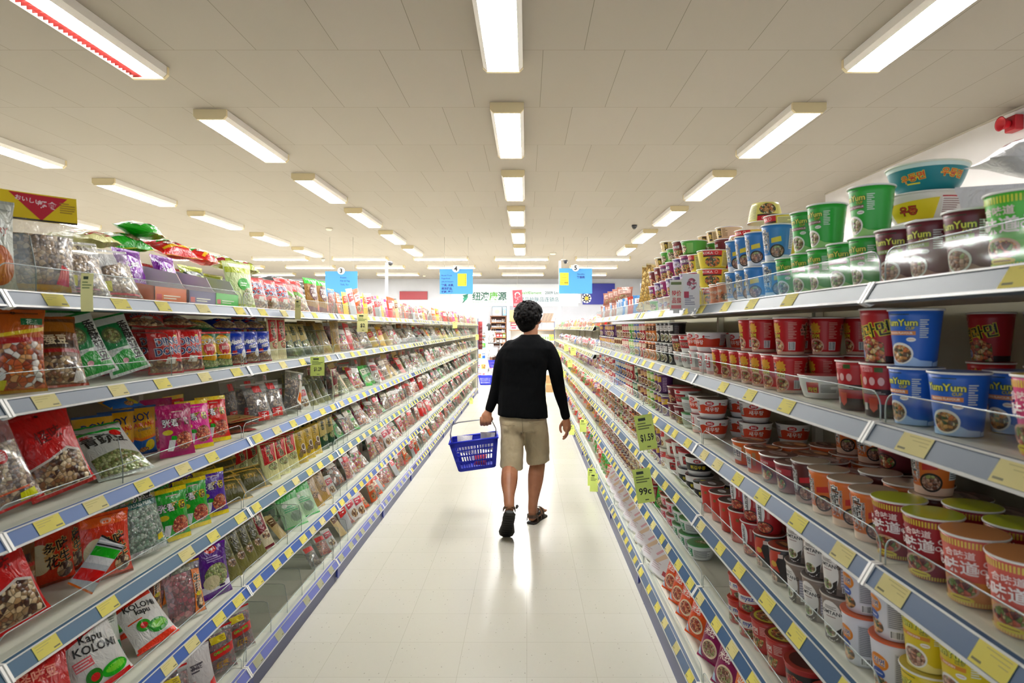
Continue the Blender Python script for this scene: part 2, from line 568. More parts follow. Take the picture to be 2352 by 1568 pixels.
# ------------------------------------------------------------------ gondola shelving
Z_L = [1.602, 1.363, 1.072, .785, .467, .135]
Z_RN = [1.602, 1.346, 1.085, .818, .552, .19]
Z_RF = [1.528, 1.264, 1.075, .815, .552, .19]
YB_L = [.17 + 1.2 * i for i in range(13)]     # bay joints along the left run
YB_R = [-.03 + 1.195 * i for i in range(13)]
XFL, XFR = 1.141, .64
DEPTH = .47
WHITE = M('d3d0c2', .4, spec=.3); BACKP = M('a39e88', .6); NAVY = M('3b4680', .4); KICK = M('4a4f74', .45); CLIP = M('1c2f86', .35)
RAILS = [M(h, .42, spec=.3) for h in ('465468', '2b4054', '28528c', '234f6b', '294d91', '6168a6')]
RAILS_R = [M(h, .42, spec=.3) for h in ('565f66', '3c4d5e', '28496b', '244868', '264c72', '55667f')]
LIP = M('e9e8e2', .3); TICKET = M('fbee7c', .6, spec=.2); TICKET2 = M('f6eaa6', .6, spec=.2); INK = M('cdc27c', .6)
ACR = acrylic()
dirY = Vector((0, 1, 0))

def rail_pts(s, xf, z):
    """price rail cross-section (x, z): top at the shelf edge, foot leaning out over the aisle"""
    return [(s * (xf + .012), z), (s * xf, z), (s * (xf - .022), z - .036), (s * (xf - .010), z - .040), (s * (xf + .012), z - .03)]

def ticket_mesh(s, L, h=.037, mat=TICKET):
    t = MB()
    n = Vector((-s * .036, 0, .022)).normalized() * -1
    n = Vector((-s * .036, 0, -.022)).normalized() if False else Vector((-s * .853, 0, .522))
    a = Vector((0, 0, 0)); d = Vector((-s * .022, 0, -.036)) * (h / .0422)
    o = n * .0012
    def P(u, v): return tuple(o + d * v + Vector((0, u, 0)))
    t.add([P(0, 0), P(L, 0), P(L, 1), P(0, 1)], [(0, 1, 2, 3), (3, 2, 1, 0)], mat)
    o = n * .0016
    for v0, ln in ((.18, .8), (.34, .62), (.5, .3)):
        t.add([P(.006, v0), P(.006 + (L - .012) * ln, v0), P(.006 + (L - .012) * ln, v0 + .03), P(.006, v0 + .03)], [(0, 1, 2, 3), (3, 2, 1, 0)], INK)
    t.add([P(L * .68, .78), P(L * .94, .78), P(L * .94, .87), P(L * .68, .87)], [(0, 1, 2, 3), (3, 2, 1, 0)], M('8a8458', .6))
    return t.mesh('price_ticket')
TK = {}
def ticket(s, L, mat=TICKET):
    k = (s, round(L, 3), mat.name)
    if k not in TK: TK[k] = ticket_mesh(s, L, mat=mat)
    return TK[k]

EDGE = M('a9b3b0', .15)
DVB = MB()
DVB.prism([(0, 0), (0, .055), (-.015, .135), (-.03, .14), (-.34, .14), (-.34, 0)], 1, 0, .0025, ACR)
DVB.tube([(0, .00125, .0), (0, .00125, .055), (-.015, .00125, .135), (-.03, .00125, .14), (-.34, .00125, .14)], .0013, M('7d8683', .2), 4)
DIV = DVB.mesh('divider')

SHELF_OBJ = {}
def gondola(side, s, xf, yb, zs_of, rails, first=0):
    """s = -1 left run, +1 right run; one thing per bay"""
    for b in range(first, 12):
        y0, y1 = yb[b] + .002, yb[b + 1] - .002
        zs = zs_of(b)
        rr = random.Random(100 * (s + 2) + b)
        o = empty('shelving_bay', (s * (xf + .2), (y0 + y1) / 2, 0))
        yc = (y0 + y1) / 2; X0 = s * (xf + .2)
        def nb(): return MB()
        def fin(mb, name, parent, ):
            mb.v = [(x - X0, y - yc, z) for x, y, z in mb.v]
            return mb.build(name, parent)
        xb = xf + DEPTH
        pn = nb()
        a, c = sorted((s * xb, s * (xb + .03)))
        pn.box(a, y0, 0.0, c, y1, zs[0] - .002, BACKP); fin(pn, 'back_panel', o)
        for yy in (y0, ):
            up = nb(); a, c = sorted((s * (xb - .03), s * (xb - .001)))
            up.box(a, yy, 0, c, yy + .03, zs[0] - .002, WHITE)
            fin(up, 'upright', o)
        kb = nb(); a, c = sorted((s * (xf + .004), s * (xf + .03)))
        kb.box(a, y0, 0, c, y1, zs[5] - .042, KICK)
        fin(kb, 'kick_plate', o)
        o_sh = []
        for k, z in enumerate(zs):
            sh = nb()
            back_x = xb - .031
            fr = xf + .012
            a, c = sorted((s * fr, s * back_x))
            sh.box(a, y0, z - .026, c, y1, z - .001, WHITE)
            sho = fin(sh, 'shelf', o); o_sh.append(sho); SHELF_OBJ[(s, b, k)] = (sho, X0, yc)
            rl = nb()
            P = rail_pts(s, xf, z)
            if s < 0: P = P[::-1]
            rl.prism([(p[0], p[1]) for p in P], 1, y0, y1, rails[k])
            # white end pieces where two rails meet
            Q = [(s * (xf + .013), z + .002), (s * (xf - .003), z + .002), (s * (xf - .026), z - .037), (s * (xf - .011), z - .044), (s * (xf + .013), z - .032)]
            if s < 0: Q = Q[::-1]
            for ya in (y0, y1 - .007): rl.prism(Q, 1, ya, ya + .007, LIP)
            # pale upper and lower lips of the rail
            for f0, f1 in ((-.02, .07), (.9, 1.03)):
                n = Vector((-s * .853, 0, .522)) * .0018
                A = Vector((s * xf, 0, z)); D = Vector((-s * .022, 0, -.036))
                q = [A + D * f0 + n, A + D * f1 + n]
                rl.add([(q[0].x, y0, q[0].z), (q[0].x, y1, q[0].z), (q[1].x, y1, q[1].z), (q[1].x, y0, q[1].z)], [(0, 1, 2, 3), (3, 2, 1, 0)], LIP)
            # price tickets: separate on the near bays, part of the rail strip on the far ones
            step_n = [5, 5, 6, 6, 7, 6][k] + (1 if b > 2 else 0) + (0 if b < 5 else 2)
            slots = []
            y = y0 + .03
            pitch = (y1 - y0) / step_n
            for i in range(step_n):
                Lw = rr.choice((.075, .08, .07)) if b < 5 else .06
                yy = y0 + pitch * (i + rr.uniform(.15, .5))
                yy = min(yy, y1 - Lw - .01)
                if rr.random() < (.92 if not (k == 0 and s > 0) else .75): slots.append((yy, Lw))
            rl_o = fin(rl, 'price_rail', sho)
            if b <= 4:
                for yy, Lw in slots:
                    if k == 5 and s < 0: mt = M('c9c9a8', .5)
                    else: mt = rr.choice((TICKET, TICKET, TICKET, TICKET2))
                    t = put('price_ticket', ticket(s, Lw, mt), sho)
                    t.location = (s * xf - X0, yy - yc, z)
            else:
                tb = nb()
                n = Vector((-s * .853, 0, .522)) * .0026
                A = Vector((s * xf, 0, z)); D = Vector((-s * .022, 0, -.036))
                q = [A + D * .1 + n, A + D * .9 + n]
                pts = sorted(slots)
                # one strip: yellow tickets joined by the rail-coloured backing between them
                cur = y0 + .01
                for yy, Lw in pts:
                    if yy < cur: continue
                    for (p0, p1, mt) in ((cur, yy, rails[k]), (yy, yy + Lw, TICKET)):
                        tb.add([(q[0].x, p0, q[0].z), (q[0].x, p1, q[0].z), (q[1].x, p1, q[1].z), (q[1].x, p0, q[1].z)], [(0, 1, 2, 3), (3, 2, 1, 0)], mt)
                    cur = yy + Lw
                fin(tb, 'price_strip', sho)
            # clear front guard with rounded upper corners
            g = nb(); hgt = .055 if k else .062
            xg = s * (xf + .016); r = .03
            pl = [(y0 + .006, z)] + [(y0 + .006 + r - r * cos(t), z + hgt - r + r * sin(t)) for t in [i * pi / 12 for i in range(7)]] + \
                 [(y1 - .006 - r + r * sin(t), z + hgt - r + r * cos(t)) for t in [i * pi / 12 for i in range(7)]] + [(y1 - .006, z)]
            g.prism(pl, 0, xg, xg + s * .0025, ACR)
            if b < 7: g.tube([(xg + s * .00125, p_[0], p_[1]) for p_ in pl], .0014, EDGE, 4)
            fin(g, 'front_guard', sho)
        if 1 <= b:
            for yy in (y0 + .01,):
                cl = nb()
                cl.prism([(yy - .02, zs[5] - .045), (yy + .02, zs[5] - .045), (yy + .026, zs[5] - .1), (yy, zs[5] - .115), (yy - .02, zs[5] - .1)], 0, s * (xf - .014), s * (xf - .002), CLIP)
                fin(cl, 'rail_clip', o)
        what = 'snack' if s < 0 else ('noodle cup' if b < 5 else 'noodle and sweets')
        tag(o, 'white %s shelving bay, %s from the front, %s of the aisle' % (what, ORD[b - first], side), 'shelving', 'shelving bays %s of the aisle' % side)

gondola('left', -1, XFL, YB_L, lambda b: Z_L, RAILS, 0)
gondola('right', 1, XFR, YB_R, lambda b: Z_RN if b < 5 else Z_RF, RAILS_R, 0)

# end frames at the far end of both runs
for s, xf, y, nm, top in ((-1, XFL, YB_L[12], 'left', 1.78), (1, XFR, YB_R[12], 'right', 1.70)):
    o = empty('end_frame', (s * (xf + .22), y + .03, 0))
    pm = MB()
    for a in (xf - .005, xf + .44):
        x0, x1 = sorted((s * a - s * (xf + .22), s * (a + .03) - s * (xf + .22)))
        pm.box(x0, -.02, 0, x1, .02, top, M('d9d4be', .45))
        for i in range(40):
            pm.box(x0 + .012, -.022, .15 + i * .04, x1 - .012, -.0201, .165 + i * .04, M('6a6658', .6))
    x0, x1 = sorted((s * (xf + .03) - s * (xf + .22), s * (xf + .44) - s * (xf + .22)))
    pm.box(x0, -.012, .02, x1, .012, top - .02, M('cbc6b2', .5))
    pm.build('frame', o)
    e = MB(); x0, x1 = sorted((s * (xf - .018) - s * (xf + .22), s * (xf - .006) - s * (xf + .22)))
    e.box(x0, -.02, .0, x1, .03, top - .05, NAVY); e.build('edge_strip', o)
    tag(o, 'cream slotted end frame closing the far end of the %s shelving run' % nm, 'shelf end frame')
# ------------------------------------------------------------------ printed food pictures and packed goods
FOOD = dict(
    green=cells('vegetable_soup', ['6d8a3a', 'c9b98a', '8a6b4a', '98b05a', 'e0d2ae', '5a3c2c'], 160),
    prawn=cells('prawn_noodles', ['d8a05a', 'c98a4a', '6a4a34', 'e2cfa6', 'd9743a', '3f5a34'], 160),
    brown=cells('duck_noodles', ['8a5a48', 'b98a74', 'd0a890', '7a4a34', 'a9b06a', 'c98a6a'], 160),
    red=cells('red_soup_noodles', ['a8422a', 'd98a4a', 'c85a34', 'e8c890', '6a2a1c', 'd9b060', '7a8a3a'], 150),
    spicy=cells('stir_fried_noodles', ['c84a2a', 'e07a4a', 'b8341f', 'e8a070', '8a2418'], 150),
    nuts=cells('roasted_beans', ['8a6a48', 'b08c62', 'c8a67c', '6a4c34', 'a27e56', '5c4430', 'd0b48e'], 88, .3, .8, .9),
    mixed=cells('mixed_nuts', ['9a7a52', 'd0b083', 'b98f5c', '6a4026', '8f5a34', 'e2cba2', '4a2a1c'], 85, .3, .8, .9),
    orange=cells('orange_crackers', ['c85a24', 'e07c34', 'a8421c', '8a3418', 'd99a5a', 'e8e0d8'], 75, .3, .8, .8),
    peas=cells('green_peas', ['8ea052', 'aab86a', '6d7d3a', 'c2c88a', '9a8a54', 'b4bc74'], 105, .35, .6, .9),
    mint=cells('green_coated_peas', ['6aa07a', '8ab898', '4a7a5a', 'a8cbb0', '3d6a4c', 'c6dccb'], 110, .3, .8, .9),
    dates=cells('dark_red_berries', ['5a1c22', '7a2a30', '4a141c', '8a3a3c', '6a2026'], 90, .25, .9, .9),
    jerky=cells('dark_jerky', ['4a3020', '6a4830', '8a6a48', '3a2418', 'a08464'], 95, .3, .8, .8),
    confetti=cells('bright_sweets', ['d03a34', 'e8c848', 'e07a34', 'f0e6d8', '5a9a4a', 'd85a8a'], 90, .3, .7, .7),
)
WH = 'f3f1ec'

def oval(cx, cy, rx, ry, food, rim='f1efe8'):
    return [('e', cx, cy, rx, ry, rim), ('e', cx, cy - ry * .04, rx * .86, ry * .82, FOOD[food])]

def make_cup(key, name, look, rt, rb, h, base, art=(), lid='d8d4cc', rim=WH, bulge=0.0, rep=2, lidart=(), lidrough=.3, foot=None, n=32, cat=None, flip=False, sx=1.0):
    """paper cup or bowl, cm: body with its print, rolled rim, film lid"""
    def rad(y):
        t = max(0.0, min(1.0, y / h))
        return rb + (rt - rb) * t + bulge * sin(pi * t ** .8)
    base_m = M(base, .4, coat=.15)
    b = MB()
    K = 7
    prof = [(rb * .9 / 100, .0015), (rb * .96 / 100, 0)] + [(rad(h * k / K) / 100, h * k / K / 100) for k in range(K + 1)]
    prof[-1] = (rad(h) / 100, (h - .1) / 100)
    b.lathe(prof, base_m, n, True, sx=sx)
    if foot:
        fh, fc = foot
        b.lathe([((rad(fh * k / 2) + .02) / 100, fh * k / 200) for k in range(3)], M(fc, .4), n, False, sx=sx)
    rm = (rt + rb) / 2
    def fn(x, y, off):
        th = x / rm; r = (rad(y) + off) / 100
        return (sx * r * sin(th), -r * cos(th), y / 100)
    for k in range(rep):
        sh = 2 * pi * rm * k / rep
        lay_art(b, art, lambda x, y, o: fn(x + sh, y, o), 0.7)
    r = MB()
    R_ = rt / 100
    r.lathe([(R_ - .001, h / 100 - .0035), (R_ + .0018, h / 100 - .0035), (R_ + .0026, h / 100 - .0018), (R_ + .0018, h / 100), (R_ - .001, h / 100)], M(rim, .4), n, False, sx=sx)
    l = MB()
    l.lathe([(R_ + .0012, h / 100 + .0002), (R_ * .9, h / 100 + .0008), (R_ * .5, h / 100 + .0014), (.0005, h / 100 + .0016)], M(lid, lidrough, coat=.4), n, False, sx=sx)
    if lidart:
        lay_art(l, lidart, lambda x, y, o: (x / 100, y / 100, (h + .16 + o) / 100), 2.0)
    parts = [('body', b), ('rim', r), ('lid', l)]
    if flip:
        for _, q in parts:
            q.v = [(x, -y, h / 100 + .0016 - z) for x, y, z in q.v]
    t = Tpl(name, cat or name.replace('_', ' '), look, parts, (2 * rt / 100 + .005, h / 100 + .0018))
    TPL[key] = t
    return t

def yum(key, look, base, strip, flavour, food, low, lidc):
    make_cup(key, 'noodle_cup', look, 4.35, 3.25, 10.2, base, [
        ('p', [(-5.9, 0), (5.9, 0), (5.9, .9), (3.5, 1.1), (1.8, 1.9), (0, 2.1), (-2.2, 1.2), (-5.9, .7)], low),
        ('r', -1.8, 9.15, 1.8, 9.3, '20402a'),
        ('t', 'YumYum', 0, 7.75, 1.15, 'e6e25a', '24521f'),
        ('t', 'CUP', 1.9, 6.75, .5, 'd8c04a', '24521f'),
        ('r', -2.5, 5.55, 2.7, 6.25, strip), ('t', flavour, .1, 5.9, .38, WH),
        ('e', 2.0, 4.75, .75, .38, WH), ('r', 1.5, 4.7, 2.5, 4.8, strip)] + oval(0, 2.25, 2.35, 1.95, food) + [
        ('l', 3.3, 5.0, 4.6, 8.4, 9, 'dfe6dc')], lid=lidc)
yum('yum_green', 'green vegetable noodle cup', '25a832', '7a2436', 'VEGETABLE FLAVOUR', 'green', '9fd07a', '2f9a3c')
yum('yum_blue', 'blue prawn noodle cup', '1f62c4', 'df8a3c', 'PRAWN FLAVOUR', 'prawn', 'a9c8ee', '2a5eb0')
yum('yum_maroon', 'maroon duck noodle cup', '671a26', '7f9c3c', 'DUCK FLAVOUR', 'brown', 'b38474', '5a1820')
yum('yum_yellow', 'yellow chicken noodle cup', 'e2c822', 'd98a2a', 'CHICKEN', 'brown', 'efe08a', 'c8b43a')

star = [(sin(2 * pi * i / 20) * (1.75 if i % 2 == 0 else 1.25), 7.0 + cos(2 * pi * i / 20) * (1.75 if i % 2 == 0 else 1.25)) for i in range(20)]
make_cup('shin', 'noodle_cup', 'red noodle cup with yellow burst', 4.35, 3.3, 9.9, 'c4121a', [
    ('r', -6, 0, 6, .8, 'c9a890'), ('p', star, 'dfa02a'), ('t', '라면', 0, 4.75, 1.1, 'f2d62a', '1c1412'),
    ('r', -1.5, 5.9, 1.5, 6.35, 'e8c83a'), ('t', 'SHIN CUP', 0, 6.1, .36, '7a1a12'), ('t', '辛', -3.3, 6.4, 3.0, '15100f', 'c98a7a')]
    + oval(.1, 2.3, 2.3, 1.95, 'red', 'd9a08a') + [('b', 3.6, 1.2, 5.4, 3.4), ('l', 3.6, 4.2, 5.6, 8.6, 10, 'e09a8c')], lid='b8161c')

make_cup('yeol', 'noodle_cup', 'red and black spicy noodle cup', 4.35, 3.3, 10.4, 'b81a22', [
    ('r', -6, 0, 6, 1.2, '2a1210'), ('p', [(-3.2, 0), (3.4, 0), (3.0, 3.6), (1.0, 4.6), (-1.5, 4.2), (-3, 3.2)], FOOD['red']),
    ('t', '열라면', .2, 6.0, 2.1, '15110c', 'e2d22a', 12), ('e', -2.4, 9.0, .75, .75, 'dfa0a0'), ('e', -2.4, 9.0, .55, .55, 'b81a22'),
    ('e', -2.3, 1.5, .95, .95, 'e8e8f2'), ('e', -2.3, 1.5, .8, .8, '3450a8'), ('l', -2.9, 1.1, -1.7, 1.9, 3, 'e8e8f2')], lid='8a1a20')
make_cup('yeol_back', 'noodle_cup', 'red noodle cup with cooking steps', 4.35, 3.3, 10.4, 'b81a22', [
    ('r', -6, 0, 6, 2.5, '3a2e2a'), ('r', -6, 4.3, 6, 5.4, '2a1a1a'), ('l', -2.6, 4.4, 2.6, 5.3, 3, 'c8b8b0'),
    ('r', -2.2, 8.7, .2, 9.6, 'e8a0a0'), ('r', .5, 8.7, 1.9, 9.6, '3c5a24'), ('t', '조리법', -1, 9.15, .6, 'b81a22'),
    ('e', -1.6, 6.9, .55, .8, 'e8b8b4'), ('e', 0, 6.9, .55, .8, 'e8b8b4'), ('e', 1.6, 6.9, .55, .8, 'e8b8b4'),
    ('p', [(-.9, 1.6), (-.9, 3.6), (.9, 3.6), (.9, 1.6), (0, .8)], 'd8503a'), ('r', -2.4, 1.2, -1.4, 2.6, 'd8d4d0'),
    ('p', [(-3.6, 2), (-3.1, 2), (-3.0, 8), (-3.5, 8)], 'd8cc3a')], lid='8a1a20')

def oolong(key, look, base, low, tagc):
    make_cup(key, 'noodle_cup', look, 4.35, 3.25, 10.2, base, [
        ('r', -6, 0, 6, 1.6, low), ('t', '烏', -1.0, 7.6, 1.9, '17140f', WH), ('t', '龍', -1.1, 5.6, 1.9, '17140f', WH), ('t', '麵', -1.0, 3.6, 1.9, '17140f', WH),
        ('t', 'OOLONGMEN', .6, 5.5, .55, '17140f', WH, 90), ('p', [(1.5, 4.9), (4.2, 5.3), (4.0, 6.7), (1.5, 6.2)], tagc), ('e', 3.0, 2.6, 2.1, 1.9, '2a2018')]
        + [('e', 3.0, 2.6, 1.75, 1.5, FOOD['brown'])] + [('r', -5.6, 3.2, -2.9, 8.8, 'dfe4e8'), ('l', -5.4, 3.4, -3.1, 8.6, 12, '4a5058')], lid='c0a890', lidrough=.2)
oolong('oolong_blue', 'tall blue noodle cup', '2f80c6', 'd0dcea', 'ead23a')
oolong('oolong_brown', 'brown noodle cup with black characters', '5a2420', 'a88a80', 'c8202a')
oolong('oolong_orange', 'orange noodle cup with black characters', 'e0742c', 'e8c8b0', 'c8302a')

def cupnoodle(key, look, base, lidc, base2, yl='d8b83a'):
    dashes = [('r', -6 + .42 * i, 9.3, -6 + .42 * i + .25, 10.3, yl) for i in range(28)]
    low = [('r', -6 + .42 * i, .25, -6 + .42 * i + .25, .9, yl) for i in range(28)]
    make_cup(key, 'noodle_cup', look, 4.6, 3.4, 11.0, base, [('r', -6.2, 0, 6.2, 4.0, base2)] + dashes + low + [
        ('t', '合味道', 0, 8.2, .95, 'f3dcd8'), ('t', '味道', .1, 6.2, 1.7, 'f6ecea'), ('t', 'CUP', -3.6, 7.2, .9, 'f6ecea'), ('t', 'NOODLE', -3.7, 6.0, .85, 'f6ecea'), ('t', 'CUP', 4.0, 7.2, .9, 'f6ecea'), ('t', 'NOODLE', 4.0, 6.0, .85, 'f6ecea')]
        + oval(0, 2.9, 2.5, 1.55, 'red', 'd0a084') + [('e', 0, 1.15, 1.9, .5, 'e0c83a'), ('r', -1.3, 1.08, 1.3, 1.22, '8a4a1a')], lid=lidc, lidrough=.25)
cupnoodle('cn_red', 'dark red noodle cup with yellow lid', 'a31c2a', 'c3cc2c', '8e2a22')
cupnoodle('cn_orange', 'coral noodle cup with orange lid', 'd8665a', 'e0935a', 'd8944a', 'e6c860')
cupnoodle('cn_green', 'light green noodle cup', '52c23a', '8fd04a', '6acb46', 'd0d83a')
cupnoodle('cn_pink', 'bright pink noodle cup', 'd83a78', 'e0b84a', 'd8586a', 'e6c840')

make_cup('gomtang', 'noodle_cup', 'grey brown soup noodle cup', 4.3, 3.3, 10.2, '8f7c70', [
    ('r', -6, 0, 6, 1.6, '6a5c54'), ('e', .4, 4.6, 2.7, 4.6, 'efeae4'), ('p', [(-1.6, .2), (2.5, .2), (2.8, 3.6), (1.4, 2.4), (-1.2, 2.9)], '2e2724'),
    ('t', 'GOMTANG', .4, 6.5, .85, '1f1a18'), ('l', -.9, 7.2, 1.7, 8.0, 3, '6a5c54'), ('r', -.6, 5.5, 1.6, 5.65, '8a4a44')]
    + oval(.0, 2.2, 1.75, 1.35, 'green') + [('r', 3.5, 2.2, 6.0, 6.4, 'a8a4b4'), ('l', 3.6, 2.3, 5.9, 6.3, 6, 'e6e2e6'), ('b', 3.8, .9, 5.8, 2.2)], lid='6c625c', rim='cfc6bd')
make_cup('jin', 'noodle_cup', 'white noodle cup with orange oval', 4.4, 3.4, 10.6, 'dfdee6', [
    ('e', -.6, 6.2, 2.0, 1.6, 'e0862a'), ('t', '진면', -.5, 6.3, 1.0, '2a3a8a', 'f2e4cc'), ('e', -.8, 4.0, 1.5, 1.0, '3c5cae'), ('r', -1.8, 3.9, .2, 4.1, 'dfe4f2'),
    ('e', -.6, 1.9, 2.2, 1.4, FOOD['prawn']), ('r', 2.4, 2.4, 6.3, 8.8, 'c4c3c8'), ('l', 2.6, 2.5, 6.2, 8.6, 16, '6f6e78'), ('b', 2.8, .5, 5.6, 2.0)], lid='d8683a', rim='e2683a')
make_cup('kimchi', 'noodle_cup', 'red stew cup with white oval', 4.35, 3.3, 10.2, 'b8242a', [
    ('e', -.2, 6.0, 1.7, 3.6, 'f0efee'), ('t', '김', -.2, 8.2, 1.15, '1a1616'), ('t', '치', -.2, 6.9, 1.15, '1a1616'), ('t', '찌', -.2, 5.6, 1.15, '1a1616'), ('t', '개', -.2, 4.3, 1.15, '1a1616'),
    ('p', [(-2.1, 5.0), (-1.5, 4.0), (-1.5, 8.4), (-2.0, 7.6)], '2c3c8c'), ('e', 1.0, 1.8, 2.9, 1.75, '2a1512'), ('e', 1.0, 1.8, 2.5, 1.45, FOOD['spicy']), ('r', 2.1, 4.5, 2.8, 8.4, 'cf7a74')], lid='a82a2c')
make_cup('red_wave', 'noodle_cup', 'red cup with tall white wave', 4.5, 3.4, 10.4, 'd43428', [
    ('p', [(-3.3, .6), (-2.2, .2), (-1.1, 1.4), (-.6, 4), (-1.3, 8.0), (-3.0, 9.7)], 'efeeec'), ('t', '육', -2.1, 7.4, .9, '1a1616'), ('t', '개', -1.9, 6.2, .9, '1a1616'), ('t', '장', -1.8, 5.0, .9, '1a1616'),
    ('e', -1.8, 2.0, 1.5, 1.3, FOOD['red']), ('r', 1.2, 7.0, 2.2, 8.0, '8a6a34')], lid='5e4a44', lidart=[('e', .6, -.4, 2.2, 1.3, 'c9c6c6'), ('l', -.9, -.9, 2.1, .2, 3, '5a5656')], lidrough=.2)
make_cup('black_red', 'noodle_cup', 'black cup with red flash', 4.4, 3.4, 10.2, '332a28', [
    ('p', [(-3.3, 4.5), (-.5, 9.2), (2.6, 9.4), (1.2, 6.2), (2.2, 3.4), (.2, 4.2), (-1.2, 2.6)], 'c9402c'), ('e', .4, 5.6, 1.0, .8, 'd8a83a'), ('r', 1.9, 7.6, 3.1, 8.7, 'e8cfc4'),
    ('e', -.8, 1.6, 2.2, 1.4, FOOD['brown']), ('p', [(-4, 0), (4, 0), (4, .8), (-4, 1.0)], 'b4a69a')], lid='a84a34', lidart=[('e', 0, 0, 3.3, 2.2, '4a2c24'), ('l', -2, -.8, 2, .8, 3, 'd8a060')], lidrough=.2)
make_cup('mama', 'noodle_cup', 'red cup with blue lettering', 4.1, 3.4, 7.6, 'c83228', [
    ('r', -5.9, 3.0, 5.9, 5.4, 'e8ded4'), ('t', 'myaz', -2.6, 4.2, 1.5, '2c3f9a'), ('t', 'myaz', 2.6, 4.2, 1.5, '2c3f9a'), ('e', -2.4, 1.6, 2.1, 1.2, FOOD['green']), ('e', 2.8, 1.6, 2.1, 1.2, FOOD['green'])], lid='c8442c', rim='c23a30')
make_cup('spicy_big', 'noodle_cup', 'large red cup with spiral lid', 5.2, 4.2, 9.6, 'bf3a34', [
    ('p', [(-3, 1.2), (3, 1.6), (3.6, 4.2), (-2.6, 5.0)], FOOD['red']), ('t', '탕면', 0, 6.4, 1.6, 'e8d8d0'), ('l', 2.5, 5.4, 4.8, 8.2, 6, 'e0b0a8')], lid='8a2c20', lidart=[('e', 0, 0, 4.4, 4.4, 'c9c23a'), ('e', 0, 0, 3.7, 3.7, FOOD['red']), ('t', '볶음', 0, .3, 1.6, 'c82a3a', 'e8d89a')], rim='b83028')
make_cup('fire_big', 'noodle_cup', 'large black cup with fiery red print', 5.8, 4.6, 9.6, '2a2524', [
    ('r', -9, 8.0, 9, 9.2, 'b02c2c'), ('p', [(-4.8, 2.6), (-2.5, 6.3), (1.0, 7.2), (4.8, 5.2), (3.0, 2.4), (-1.0, 1.6)], FOOD['spicy']), ('t', '불닭볶음', 0, 5.6, 1.5, 'd83a40', '1a1010'), ('e', -2.8, 3.2, .9, .7, 'd8c83a'), ('r', -9, 0, 9, 1.4, '8c8580')], lid='a4342a', rim='b8342c', lidart=[('e', 0, 0, 4.6, 4.6, '4a1d1a')])
# plain small cups for the rows further off
def small_cup(key, look, base, c1, c2, food='red', lid='c8c0b4', rt=4.3, rb=3.3, h=9.8):
    make_cup(key, 'noodle_cup', look, rt, rb, h, base, [('p', [(-2.6, 5.2), (2.6, 5.8), (2.6, 8.4), (-2.6, 8.0)], c1), ('l', -2, 6.0, 2, 8.0, 2, c2)] + oval(0, 2.5, 2.3, 2.0, food) + [('r', 3.3, 1.0, 5.3, 8.0, c2), ('l', 3.4, 1.1, 5.2, 7.8, 8, base)], lid=lid, n=20)
small_cup('s_orange', 'orange noodle cup', 'de7a28', '5a2a1a', 'f0d8a0', 'prawn')
small_cup('s_red', 'red noodle cup with pale panel', 'b8202a', 'e8d8c0', 'e0b8a8', 'red')
small_cup('s_blue', 'blue noodle cup with cream panel', '2c4c9c', 'e8dcb0', 'a8b4dc', 'prawn')
small_cup('s_green', 'green noodle cup with cream panel', '58a834', 'e8e4b0', 'd8e8b0', 'green')
small_cup('s_purple', 'purple noodle cup with yellow streak', '5c2a6a', 'd0a83a', 'b894c0', 'brown')
small_cup('s_cream', 'cream noodle cup with brown panel', 'd9c48e', '6a3a24', '8a5a34', 'brown')
small_cup('s_black', 'black noodle cup with white characters', '25211f', 'dcd8d4', '6a6460', 'green')
small_cup('s_dkgreen', 'dark green noodle cup', '1c5a3c', 'c8d8b8', '8ab09a', 'green')
small_cup('s_lblue', 'sky blue noodle cup', '4a90cc', 'f0ece0', 'c8dcf0', 'prawn')
small_cup('s_white', 'white noodle cup with red script', 'e6e3e0', 'd04048', 'c8c4c4', 'red')
small_cup('s_lime', 'lime noodle cup with food picture', 'a8b82c', 'e8e6b0', 'd8dca0', 'prawn')
small_cup('s_wine', 'wine red noodle cup', '6a1f2a', 'd8a868', 'b07a74', 'red')

# bowls
make_cup('big_shrimp', 'noodle_bowl', 'white bowl with wide orange-red band', 6.0, 4.5, 7.6, 'eceae8', [
    ('p', [(-8.3, 2.0), (8.3, 2.0), (8.3, 5.4), (5.5, 5.0), (3, 5.6), (0, 4.9), (-3, 5.6), (-5.5, 5.0), (-8.3, 5.4)], 'd4401f'),
    ('t', '새우탕', .2, 3.8, 1.35, 'f4ece8'), ('e', -.6, 6.1, 1.5, .85, 'c8242c'), ('t', 'BIG', -.6, 6.1, .85, 'f6eeee'), ('e', 3.0, 6.0, .45, .45, 'c8242c'), ('r', 3.6, 5.9, 5.2, 6.1, '25232a'),
    ('r', -7.6, 2.6, -4.6, 6.9, 'd8d6d4'), ('l', -7.5, 2.7, -4.7, 6.8, 11, '55504e')], lid='6a5048', lidrough=.2, bulge=.25)
make_cup('white_small', 'noodle_bowl', 'small white bowl with red script', 5.0, 3.4, 6.4, 'efedec', [('t', '쌀국수', 0, 3.4, 1.3, 'c8343c'), ('e', 0, 5.2, .5, .35, 'd0444c'), ('l', 2.6, 1.6, 5.0, 4.6, 6, '8a8886')], lid='d8d4d0', bulge=.35)
make_cup('white_cup', 'noodle_bowl', 'white tub with bold red character', 4.9, 4.0, 7.6, 'e9e7e6', [('t', '김', -.4, 4.4, 3.0, 'cc2a34'), ('e', -.5, 6.6, .6, .35, 'd04a50'), ('r', 3.0, 1.2, 5.6, 6.6, 'd8d6d4'), ('l', 3.1, 1.3, 5.5, 6.4, 10, '6a6664')], lid='c83a40', foot=(1.2, 'e6b8b4'))
